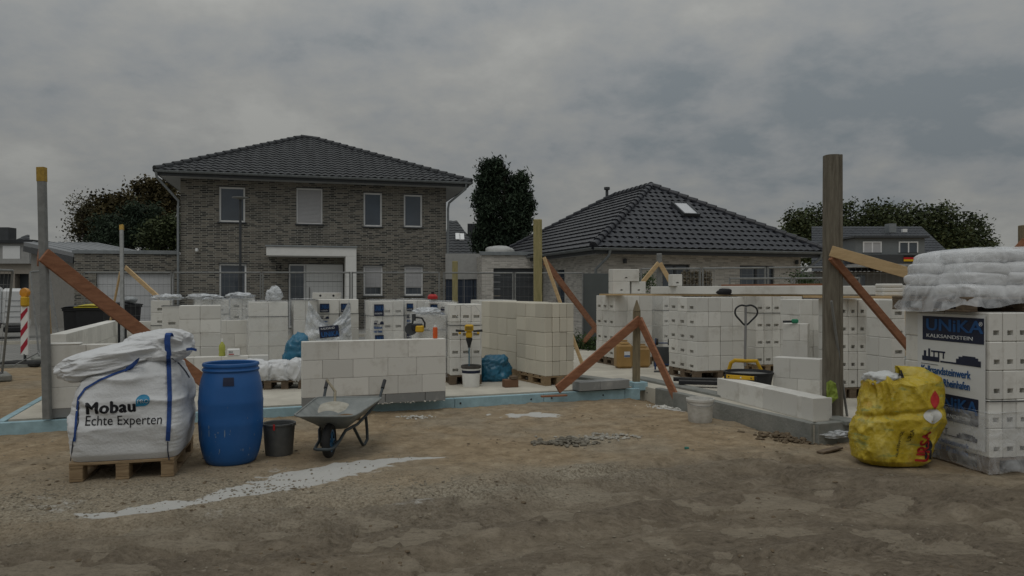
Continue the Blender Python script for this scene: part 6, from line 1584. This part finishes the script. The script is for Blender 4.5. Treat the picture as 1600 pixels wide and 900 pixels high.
mb.build('cooling_vent', BLK, t_, world=True); mb=MB(); mb.lathe([(.0,0),(.046,0),(.046,-.03),(.034,-.07),(.020,-.12),(.02,-.14),(0,-.14)],(dc.x,Yd,dc.z-.145),16); mb.build('gearbox',BLK,t_,world=True)
for s_ in (-1,1):
    MB().tube([(dc.x+s_*.06,Yd,dc.z-.05),(dc.x+s_*.12,Yd-.01,dc.z-.045),(dc.x+s_*.19,Yd-.02,dc.z-.04)],[.013,.016,.018],10).build('handle',BLK,t_,world=True,smooth=True)
    MB().tube([(dc.x+s_*.115,Yd-.02,dc.z-.075),(dc.x+s_*.15,Yd-.02,dc.z-.08)],.016,8).build('trigger',YEL,t_,world=True)
MB().tube([(dc.x,Yd,dc.z-.28),(dc.x,Yd,SLZ+.12)],.009,8).build('mixing_shaft',mat('blue_steel',(.04,.14,.20),.5,.2),t_,world=True)
MB().tube([(dc.x+.06*math.cos(a),Yd+.06*math.sin(a),SLZ+.06+.01*a) for a in [i*.5 for i in range(20)]],.006,6).build('paddle',STEEL_D,t_,world=True)
cab=[at(733,505,Yd+.02),at(715,495,Yd+.12),at(708,488,10.9),at(712,478,10.7),at(725,476,10.7),at(732,481,10.7),at(742,477,10.7),at(750,487,10.7),at(752,520,10.7),at(750,560,10.6)]
tag(MB().tube([cab[0],*cab[1:]],.0045,6).build('power_cable',mat('pale_cable',(.5,.5,.48),.6),smooth=True,loc=tuple(cab[-1])),'pale cable looped over the pocketed pack behind the mixing drill','cable')
def bagobj(name,label,cat,c,rad,m,**kw):
    o=blob((0,0,rad[2]*.82),rad,**kw).build(name,m,smooth='all'); o.location=tuple(c); return tag(o,label,cat)
bs=gnd(771,597,SLZ); bagobj('rubbish_sack','crumpled blue sack on the slab between the pocketed pack and the cream packs','sack',bs+Vector((-.0,.2,0)),(.235,.18,.20),BAGBLUE,seed=3,amp=.20,freq=2.2,sub=5,power=.8,crease=.9)
bagobj('rubbish_sack','blue sack standing at the left end of the knee-high front wall','sack',xy(467,11.2,SLZ),(.20,.2,.36),BAGBLUE,seed=6,amp=.2,freq=2.4,sub=5,power=.8,crease=.9)
bx=gnd(803,606,SLZ); t_=thing('brown_box','small reddish-brown box with a block in it beside the cream pack','box',tuple(bx+Vector((-.12,0,0))),SA)  # one brown box holding a block, not a stack of bricks
MB().bbox(0,.2,0,.14,0,.11,b=.006).build('box',mat('cardboard_brown',(.16,.09,.055),.85,bump=.2),t_); MB().bbox(.09,.19,-.01,.10,.112,.16,b=.01).build('block',WOOD_PD,t_)
# --- orange can, saw, red canister, small things
oc=Vector((xy(680,9.28).x,9.28,SLZ+.777)); t_=thing('foam_can','orange spray can with a white cap on the front wall','spray can',tuple(oc))
MB().lathe([(0,0),(.028,0),(.030,.01),(.030,.125),(.022,.14),(0,.14)],(0,0,0),18).build('body',ORG,t_,smooth=True); MB().lathe([(0,.14),(.018,.14),(.016,.165),(0,.168)],(0,0,0),14).build('cap',PLW,t_)
sw=at(653,512,10.78); t_=thing('cutoff_saw','yellow and black cut-off saw hanging on the low draped pack','power tool',tuple(sw))
MB().bbox(-.09,.07,-.06,.06,-.04,.06,b=.02).build('engine_housing',BLK,t_); MB().bbox(-.03,.09,-.075,.04,-.065,.035,b=.018).build('yellow_cover',YEL,t_)
MB().tube([(-.08,0,.06),(-.07,0,.12),(-.02,0,.15),(.06,0,.14),(.10,0,.07),(.10,0,.0)],.013,8).build('handle',BLK,t_,smooth=True)
MB().tube([(-.06,0,.10),(-.06,0,.20)],.03,12).build('cylinder',STEEL_D,t_); MB().tube([(-.10,-.02,-.02),(-.10,.0,-.02)],.09,24).build('disc_guard',STEEL_D,t_)
rc=xy(676,12.95,1.36); t_=thing('canister','small red canister on top of the printed pack','canister',tuple(rc))
MB().lathe([(0,0),(.085,0),(.09,.01),(.09,.05),(.06,.085),(.03,.09),(0,.09)],(0,0,0),20).build('body',RED,t_,smooth=True); MB().lathe([(0,.09),(.028,.09),(.028,.13),(0,.135)],(0,0,0),12).build('cap',BLK,t_)
yb=xy(347,10.46,SLZ+.452); t_=thing('bottle','yellow-green squeeze bottle on the low wall behind the blue barrel','bottle',tuple(yb))
YG=mat('lime_plastic',(.38,.40,.08),.4,var=.1,bump=0); MB().lathe([(0,0),(.042,0),(.045,.01),(.040,.06),(.045,.09),(.040,.15),(.018,.185),(.014,.20),(0,.2)],(0,0,0),18).build('body',YG,t_,smooth=True); MB().lathe([(0,.2),(.013,.2),(.013,.24),(0,.245)],(0,0,0),10).build('cap',PLW,t_)
wx=xy(355,10.38,SLZ+.452); t_=thing('storage_box','small white box with a red stripe on the low wall behind the blue barrel','box',tuple(wx),SA); MB().bbox(0,.17,0,.12,0,.10,b=.012).build('body',PLW,t_); MB().bbox(.02,.09,-.003,.0,.02,.032,b=.0008).build('red_stripe',RED,t_); text('|||:||',.035,INKN,t_,frame((.02,-.003,.05),(1,0,0),(0,0,1)),'print',.0)
# block with two holes on the torn-film pack
t_=thing('lintel_block','white beam end with two dark dowel holes on the torn-film pack','block',tuple(xy(488,13.1,zt+.04)),R(5)); MB().bbox(0,.48,0,.2,0,.115,b=.006).build('beam_body',WHITE_BLOCK,t_)
MB().tube([(.14,-.002,.06),(.14,.01,.06)],.02,12).tube([(.37,-.002,.06),(.37,.01,.06)],.02,12).build('dowel_hole',BLK,t_)
# torn film hanging in front of the printed packs
def drape(name,label,pts_top,pts_bot,Yc,m,n=28,k=22,amp=.05,seed=1):
    rows=[]
    for i in range(k+1):
        v_=i/k; r_=[]
        for j in range(n+1):
            u_=j/n; a=np.array([np.interp(u_,[q[0] for q in pts_top],[q[c] for q in pts_top]) for c in (1,2)]); b_=np.array([np.interp(u_,[q[0] for q in pts_bot],[q[c] for q in pts_bot]) for c in (1,2)])
            px_,py_=a+(b_-a)*v_; Y_=Yc+amp*(noise.noise(Vector((u_*5,v_*4,seed)))*1.4+(1-abs(noise.noise(Vector((u_*9,v_*7,seed*3))))*2)*.6); r_.append(at(px_,py_,Y_))
        rows.append(r_)
    mb=MB().grid(rows); kk=len(mb.v); vs=[v+Vector((0,.012,0)) for v in mb.v]; mb.add(vs,[tuple(reversed(f)) for f in list(mb.f)])
    c_=rows[-1][n//2]; return tag(mb.build(name,m,smooth='all',loc=tuple(c_)),label,'plastic film')
TORN=film_mat('torn_film',.60,(.72,.75,.78),10)
drape('plastic_film','torn white film hanging in a bowl shape over the printed packs',[(0,482,470),(.2,490,482),(.38,507,503),(.6,518,508),(.8,535,490),(1,546,468)],[(0,474,531),(.3,490,533),(.7,525,533),(1,550,531)],12.8,TORN,seed=2,amp=.07)
t_=thing('printed_film','torn dark printed sheet caught in the hanging film','printed film',tuple(at(520,520,12.6)))
c_=at(500,529,12.62); MB().bbox(0,.34,-.006,-.004,0,.20,b=.001,M4=Matrix.Translation(c_)@Matrix.Rotation(R(-6),4,'Y')).build('sheet',INKN,t_,world=True)
o_=text('UNiKA',.12,INKB,None,Matrix.Translation(c_)@Matrix.Rotation(R(-6),4,'Y')@frame((.03,-.010,.02),(1,0,0),(0,0,1)),'lettering',.004,sx=.85); o_.data.transform(wm(t_).inverted()); o_.parent=t_
o_=text('KALKSAND',.05,INKW,None,Matrix.Translation(c_)@Matrix.Rotation(R(-6),4,'Y')@frame((.03,-.010,.145),(1,0,0),(0,0,1)),'lettering',.001,sx=.95); o_.data.transform(wm(t_).inverted()); o_.parent=t_
for (px,py,Yc,r_,lb) in ((428,462,13.0,.11,'scrunched white film knot on the strapped pack'),(262,466,12.8,.20,'crumpled clear film on the leftmost pack tops'),(320,466,13.7,.26,'crumpled film heap on the wrapped pack behind the plain one'),(375,464,14.7,.22,'crumpled film heap on the shadowed grey-wrapped pack'),(668,492,11.0,.17,'bunched film on the low draped pack above the saw')):
    zt__ = {428:1.34,262:1.35,320:1.35,375:1.37,668:1.15}[px]
    bagobj('film_bundle',lb,'plastic film',xy(px,Yc+.1,zt__),(r_,r_*.8,.05 if px!=428 else .12),TORN,seed=px,amp=.3,freq=3,sub=4,crease=1.0)
# --- white sacks on the small pallet
wp=gnd(412,609,SLZ); t_=thing('wooden_pallet','grey-brown pallet under the slumped white sacks','pallet',tuple(wp),R(10)); split_pallet(t_,.56,.6,.12,WOOD_PD)
Yp=wp.y
for i,(px,py,rx,rz,lb,po) in enumerate(((404,586,.22,.15,'slumped white sack at the left of the small pallet',.75),(433,590,.19,.145,'middle white sack on the small pallet',.8),(457,592,.12,.15,'upright white sack with blue print at the right of the small pallet',.7),(388,600,.16,.09,'flattened white sack sliding off the small pallet behind the barrel',.8))):
    c_=at(px,py,Yp+.12); o=blob((0,0,0),(rx,.16,rz),seed=23+i,amp=.17,freq=1.5,sub=5,power=po-.08,crease=.9,stretch=(1.6,1,.7)).build('cement_sack',SACK,smooth='all'); o.location=(c_.x,c_.y+.05*i,SLZ+.125+rz*.8 if i<3 else SLZ+rz*.82)
    if i==2: o.rotation_euler=(0,R(14),0)
    tag(o,lb,'sack','white sacks on the small pallet')
# --- canisters and sack truck
def canister(px,Yc,w_,h_,label,capm):
    t=thing('canister',label,'canister',tuple(xy(px,Yc,SLZ)),R(8),'amber canisters'); am=mat('amber_plastic',(.34,.21,.08),.4,var=.15,vscale=4,bump=.05)
    mb=MB().bbox(-w_/2,w_/2,-.12,.12,0,h_*.86,b=.04); mb.bbox(-w_/2+.04,w_/2-.04,-.09,.09,h_*.80,h_*.94,b=.04); mb.build('body',am,t)
    MB().bbox(-w_*.22,w_*.25,-.02,.02,h_*.95,h_*1.0,b=.01).build('handle',am,t); MB().lathe([(0,0),(.03,0),(.03,.035),(0,.04)],(-w_*.3,0,h_*.93),14).build('cap',capm,t)
    return t
c1_=canister(974,13.15,.30,.50,'larger amber canister with a white label left of the pointed stake',YEL); pl9=MB().bbox(-.02,.085,-.125,-.121,.20,.30,b=.001).build('paper_label',INKW,c1_); MB().bbox(-.02,.085,-.128,-.126,.21,.235,b=.0006).build('blue_bar',INKB,pl9)
canister(1003,13.3,.26,.42,'smaller amber canister right of the pointed stake',INKB)
st=xy(1036,12.6,SLZ); t_=thing('sack_truck','blue two-wheeled sack truck leaning by the large white pack','hand truck',tuple(st),R(-12)); BT=mat('blue_paint',(.03,.06,.16),.45,.1,var=.2)
for s_ in (-1,1): MB().tube([(s_*.13,-.05,.03),(s_*.13,.04,.40),(s_*.12,.07,.56)],.014,8).build('rail',BT,t_,smooth=True)
mb=MB(); [mb.tube([(-.13,-.03+.02*k,.12+.12*k),(.13,-.03+.02*k,.12+.12*k)],.011,6) for k in range(4)]; mb.build('crossbar',BT,t_); MB().bbox(-.16,.10,-.03,.0,.08,.42,b=.01).build('back_plate',STEEL_D,t_)
MB().bbox(-.15,.15,-.2,-.04,.0,.014,b=.003).build('toe_plate',STEEL_D,t_)
for s_ in (-1,1):
    k=MB().tube([(s_*.10-.02,.02,.50),(s_*.10+.02,.02,.50)],.055,18).build('wheel',RUB,t_)
    MB().tube([(s_*.10-.022,.02,.50),(s_*.10+.022,.02,.50)],.028,14).build('hub',GALV,k)
MB().tube([(.13,.08,.55),(.15,.07,.66),(.19,.03,.73),(.23,.0,.75)],.011,8).build('hook_handle',BLK,t_,smooth=True)
# --- pallet truck, tub, level
pj=thing('pallet_truck','yellow pallet truck with a black loop handle behind the mortar tub','pallet truck',tuple(xy(1160,10.4,SLZ)),R(0)); Yj=10.4
hd=MB(); lp_=[at(1165,508,Yj),at(1156,500,Yj),at(1149,491,Yj),at(1150,482,Yj),at(1158,477,Yj),at(1166,478,Yj),at(1174,477,Yj),at(1182,482,Yj),at(1183,491,Yj),at(1175,500,Yj),at(1165,508,Yj)]
_n=len(lp_)-1; lp_=[(lp_[i]*(1-f)**3*1+lp_[(i+1)%_n]*0 if False else (lambda p0,p1,p2,p3,u: .5*((2*p1)+(p2-p0)*u+(2*p0-5*p1+4*p2-p3)*u*u+(3*p1-p0-3*p2+p3)*u**3))(lp_[(i-1)%_n],lp_[i],lp_[(i+1)%_n],lp_[(i+2)%_n],f)) for i in range(_n) for f in (0,.25,.5,.75)]+[lp_[0]]
hd.tube(lp_,.013,8); hd.build('loop_handle',BLK,pj,world=True,smooth=True)
MB().tube([at(1165,480,Yj),at(1165,508,Yj),at(1164,572,Yj)],.018,8).build('tiller',mat('grey_paint',(.24,.24,.24),.5,.2),pj,world=True,smooth=True)
MB().tube([at(1158,582,Yj-.03),at(1172,582,Yj-.03)],.05,14).build('pump_body',mat('grey_paint2',(.3,.3,.29),.5,.2),pj,world=True)
mb=MB().tube([at(1135,592,Yj+.1),at(1142,567,Yj+.05),at(1148,563,Yj),at(1166,564,Yj),at(1182,564,Yj),at(1190,580,Yj)],.028,8); mb.build('yellow_frame',YEL,pj,world=True,smooth=True)
f0_=at(1136,596,Yj); MB().bbox(-.06,.08,-.05,.05,-.05,.07,b=.02,M4=Matrix.Translation(f0_)).build('fork_heel',YEL,pj,world=True)
for dy_ in (0,.35): MB().beam(Vector((f0_.x,Yj+dy_,SLZ+.07)),Vector((f0_.x-.65,Yj+dy_+.15,SLZ+.07)),.05,.14).build('fork',BLK,pj,world=True)
for px in (1158,1172): c_=xy(px,Yj-.05,SLZ+.09); MB().tube([c_-Vector((.02,0,0)),c_+Vector((.02,0,0))],.09,18).build('wheel',RUB,pj,world=True)
tb=thing('mortar_tub','black mortar tub behind the single course of white blocks','tub',tuple(xy(1170,9.65,SLZ)))
MB().lathe([(0,0),(.24,0),(.25,.01),(.305,.30),(.318,.305),(.32,.32),(.30,.322),(.29,.29),(.24,.03)],(0,0,0),44).build('body',BLK,tb,smooth=True); MB().lathe([(0,.29),(.15,.295),(.293,.285)],(0,0,0),30).build('mortar',mat('fresh_mortar',(.17,.17,.16),.7,vscale=12,bump=.5),tb,smooth=True)
d_=(wr-wl).normalized(); nv=Vector((d_.y,-d_.x,0)); la=wl+d_*.12-nv*.04+Vector((0,0,SLZ+.247))
lv=thing('spirit_level','yellow spirit level lying on the single course of white blocks','spirit level',tuple(la)); lb_=at(1132,600,9.35); a_=Vector((xy(1132,9.5).x,9.5,SLZ+.272)); b_=Vector((xy(1182,9.25).x,9.25,SLZ+.272))
MB().beam(a_,b_,.05,.025,bev=.003).build('bar',YEL,lv,world=True); dl_=(b_-a_).normalized()
for f_ in (0,.94): MB().beam(a_.lerp(b_,f_)-dl_*.003,a_.lerp(b_,f_+.07),.053,.028).build('end_cap',BLK,lv,world=True)
for f_ in (.12,.5,.82): MB().beam(a_.lerp(b_,f_),a_.lerp(b_,f_+.05),.022,.029).build('vial',INKW if f_==.5 else BLK,lv,world=True)
gc=xy(1246,11.9,1.0); 
t_=thing('green_handle_saw','small green-handled tool on the block pier left of the tall near post','hand tool',tuple(xy(1238,9.95,SLZ+.933))); MB().bbox(0,.09,0,.05,0,.06,b=.015).build('handle',mat('green_grip',(.03,.22,.12),.5),t_); MB().bbox(-.12,0,.02,.024,.01,.04,b=.001).build('blade',STEEL_D,t_)
HV=mat('hivis_green',(.25,.33,.06),.6,var=.2,vscale=9,bump=.3)
drape('hivis_cloth','crumpled hi-vis green cloth hanging at the foot of the tall near post',[(0,1292,598),(.5,1298,594),(1,1306,599)],[(0,1292,640),(.4,1297,634),(.7,1302,628),(1,1310,622)],7.80,HV,n=10,k=14,amp=.02,seed=7)
KIDLAST=[o for o in bpy.data.objects if o.name.startswith('hivis_cloth')][0]; KIDLAST['category']='cloth'
# --- yellow rubbish bag
YB1=bpy.data.materials.new('yellow_film'); YB1.use_nodes=True; t=YB1.node_tree; b=t.nodes['Principled BSDF']; L=t.links.new
tcn=t.nodes.new('ShaderNodeTexCoord')
n_a=nz(4.5,8,.65,(1,1,3.5)); n_b=nz(7,10,.72); n_c=nz(3.0,5,.6)
base=rampc(n_b,[(.30,(.36,.24,.010)),(.5,(.52,.385,.022)),(.72,(.62,.52,.14))])
base=mixc(rampc(n_a,[(.56,(0,0,0)),(.64,(.75,.75,.75))]),base,(.25,.30,.10)); base=mixc(rampc(n_c,[(.60,(0,0,0)),(.68,(.5,.5,.5))]),base,(.48,.22,.02))
L(base,b.inputs['Base Color']); b.inputs['Roughness'].default_value=.32; b.inputs['Specular IOR Level'].default_value=.5
bpn=t.nodes.new('ShaderNodeBump'); bpn.inputs['Strength'].default_value=.6; bpn.inputs['Distance'].default_value=.04; L(n_b,bpn.inputs['Height']); L(bpn.outputs[0],b.inputs['Normal'])
yc=back(gnd(1393,736),.27)-Vector((0,.27,0)); yt=thing('rubbish_sack','bulging yellow film sack of waste with black and red print by the big printed pack','sack',(yc.x,yc.y+.27,0))
rows=[]; NA,NZ=190,110
for k in range(NZ+1):
    t_=k/NZ; r_=[]; T_=[0,.04,.12,.3,.48,.62,.74,.86,.95,1]
    z0_=np.interp(t_,T_,[0,.012,.06,.22,.39,.52,.63,.71,.745,.73]); lx_=np.interp(t_,T_,[.16,.26,.315,.335,.31,.26,.215,.20,.14,.02]); rx_=np.interp(t_,T_,[.17,.24,.30,.355,.405,.425,.42,.375,.25,.02])
    for j in range(NA):
        a=2*math.pi*j/NA; ca,sa=math.cos(a),math.sin(a); q_=Vector((ca*1.6,sa*1.6,z0_*3.2))
        n1_=noise.noise(q_)*.040; dr=Vector((ca*2.0+z0_*2.6,sa*2.0,z0_*3.0+2)); f1=max(0,1-abs(noise.noise(dr))*2.6)**2*.030
        f2=(1-abs(noise.noise(Vector((ca*5+z0_*5,sa*5,z0_*7))))**.7*2)*.010; f3=(1-abs(noise.noise(Vector((ca*10-z0_*8,sa*10,z0_*12+4))))**.7*2)*.0055
        belt=-.022*math.exp(-((z0_-.47-.05*ca)/.025)**2)
        w_=n1_+f1*(.3+t_)+f2+f3+belt; up2=max(0,t_-.72)/.28; ear=up2*(.11*max(0,math.cos(a-R(335)))**8+.05*max(0,math.cos(a-R(215)))**6)
        R2=rx_ if ca>0 else lx_; xx=(R2+w_*min(1,t_*8))*math.copysign(abs(ca)**.85,ca)+.012; yy=((lx_+rx_)/2*.70+w_*min(1,t_*8))*math.copysign(abs(sa)**.85,sa)
        r_.append((xx,yy,z0_+ear+noise.noise(Vector((ca*3,sa*3,8)))*.045*up2))
    r_.append(r_[0]); rows.append(r_)
ymb=MB().grid(rows); yb_=ymb.build('bag_body',YB1,yt,smooth='all')
Mw=wm(yb_); ybv=BVHTree.FromPolygons([Mw@v.co for v in yb_.data.vertices],[tuple(p.vertices) for p in yb_.data.polygons])
MB().add(*(lambda m_:(m_.v,m_.f))(blob((-.09,-.02,.74),(.12,.13,.06),seed=31,amp=.25,sub=4,crease=1.0))).build('white_waste',mat('waste_white',(.55,.56,.55),.5,var=.1,vscale=6,bump=.4),yt,smooth='all')
def ytext(body,px,py,size,m,rot,bold=.002,sx=1.0,name='lettering'):
    nf_=Vector((.1,-.99,0)).normalized() if px<1420 else Vector((.35,-.93,0)).normalized(); xf_=Vector((-nf_.y,nf_.x,0)); Rm=Matrix.Rotation(rot,3,nf_)
    p=cast(ybv,px,py,0)+nf_*.15; o_=text(body,size,m,None,frame(p,Rm@xf_,Rm@Vector((0,0,1))),name,bold=bold,ext=.0006,sx=sx,project=(ybv,.005)); o_.data.transform(wm(yt).inverted()); o_.parent=yt
ytext('URSA',1449,722,.125,INKR,R(88),.006,.85)
ytext('GLASSWOOL',1402,714,.032,INKN,R(82),.001,1.2); ytext('URSA',1421,690,.045,INK,R(90),.001)
def patch(px0,px1,py0,py1,m,name,bv=None,parent=None,shape=None,off=.005,n=14):
    rows=[]
    for i in range(n+1):
        v_=i/n; a,b_=(shape(v_) if shape else (0,1)); r_=[]
        for j in range(9): r_.append(cast(bv,px0+(px1-px0)*(a+(b_-a)*j/8),py0+(py1-py0)*v_,off))
        rows.append(r_)
    MB().grid(rows).build(name,m,parent,world=True)
patch(1454,1468,610,640,INKR,'red_print',ybv,yt,shape=lambda v:(.5-.5*math.sin(math.pi*v),.5+.5*math.sin(math.pi*v)))
patch(1443,1472,640,662,mat('white_patch',(.55,.55,.52),.4,var=.1,bump=.2),'white_patch',ybv,yt,shape=lambda v:(.5-.5*math.sin(math.pi*(.15+.8*v)),.5+.5*math.sin(math.pi*(.15+.8*v))))
bear=lambda v: (.15+.1*math.sin(v*5),.95) if v<.5 else (.2,.95)
patch(1445,1457,688,704,INK,'animal_emblem',ybv,yt,shape=lambda v:(.30-.2*math.sin(math.pi*v),.75+.25*math.sin(math.pi*v)))
patch(1445,1449,703,717,INK,'animal_emblem',ybv,yt); patch(1452,1456,703,718,INK,'animal_emblem',ybv,yt)
patch(1402,1413,578,590,INK,'black_print',ybv,yt,shape=lambda v:(.4*(1-v),.6+.4*v))
# --- little leftovers on the ground
brace('weathered board lying in the earth left of the yellow sack', gnd(1281,709)+Vector((0,0,.012)), gnd(1312,702)+Vector((0,0,.018)), .02,.07,WOOD_PD, name='board')
bagobj('film_scrap','crumpled pale film lying between the foundation corner and the yellow sack','plastic film',gnd(1300,682),(.14,.10,.035),TORN,seed=77,amp=.35,freq=3,sub=4,crease=1.0)
gs=gnd(1073,703); o=MB().bbox(-.02,.02,-.015,.015,0,.022,b=.004).build('plastic_scrap',mat('teal_scrap',(.03,.16,.13),.5)); o.location=(gs.x,gs.y,ground_z(gs.x,gs.y)); tag(o,'tiny teal plastic piece on the sand','scrap')
cb_=MB().tube([gnd(20,590)+Vector((0,0,.2)),gnd(60,570)+Vector((0,0,.25)),at(67,560,9.0)],.012,6).build('brace_tube',GALV,loc=tuple(gnd(20,590))); tag(cb_,'thin steel tube from the leaning fence foot to the left steel post','tube')
for nm in ('rubble_heap','rubble_heap.001','rubble_heap.002','rubble_heap.003','rubble_heap.004'):
    if nm in bpy.data.objects: bpy.data.objects[nm]['kind']='stuff'
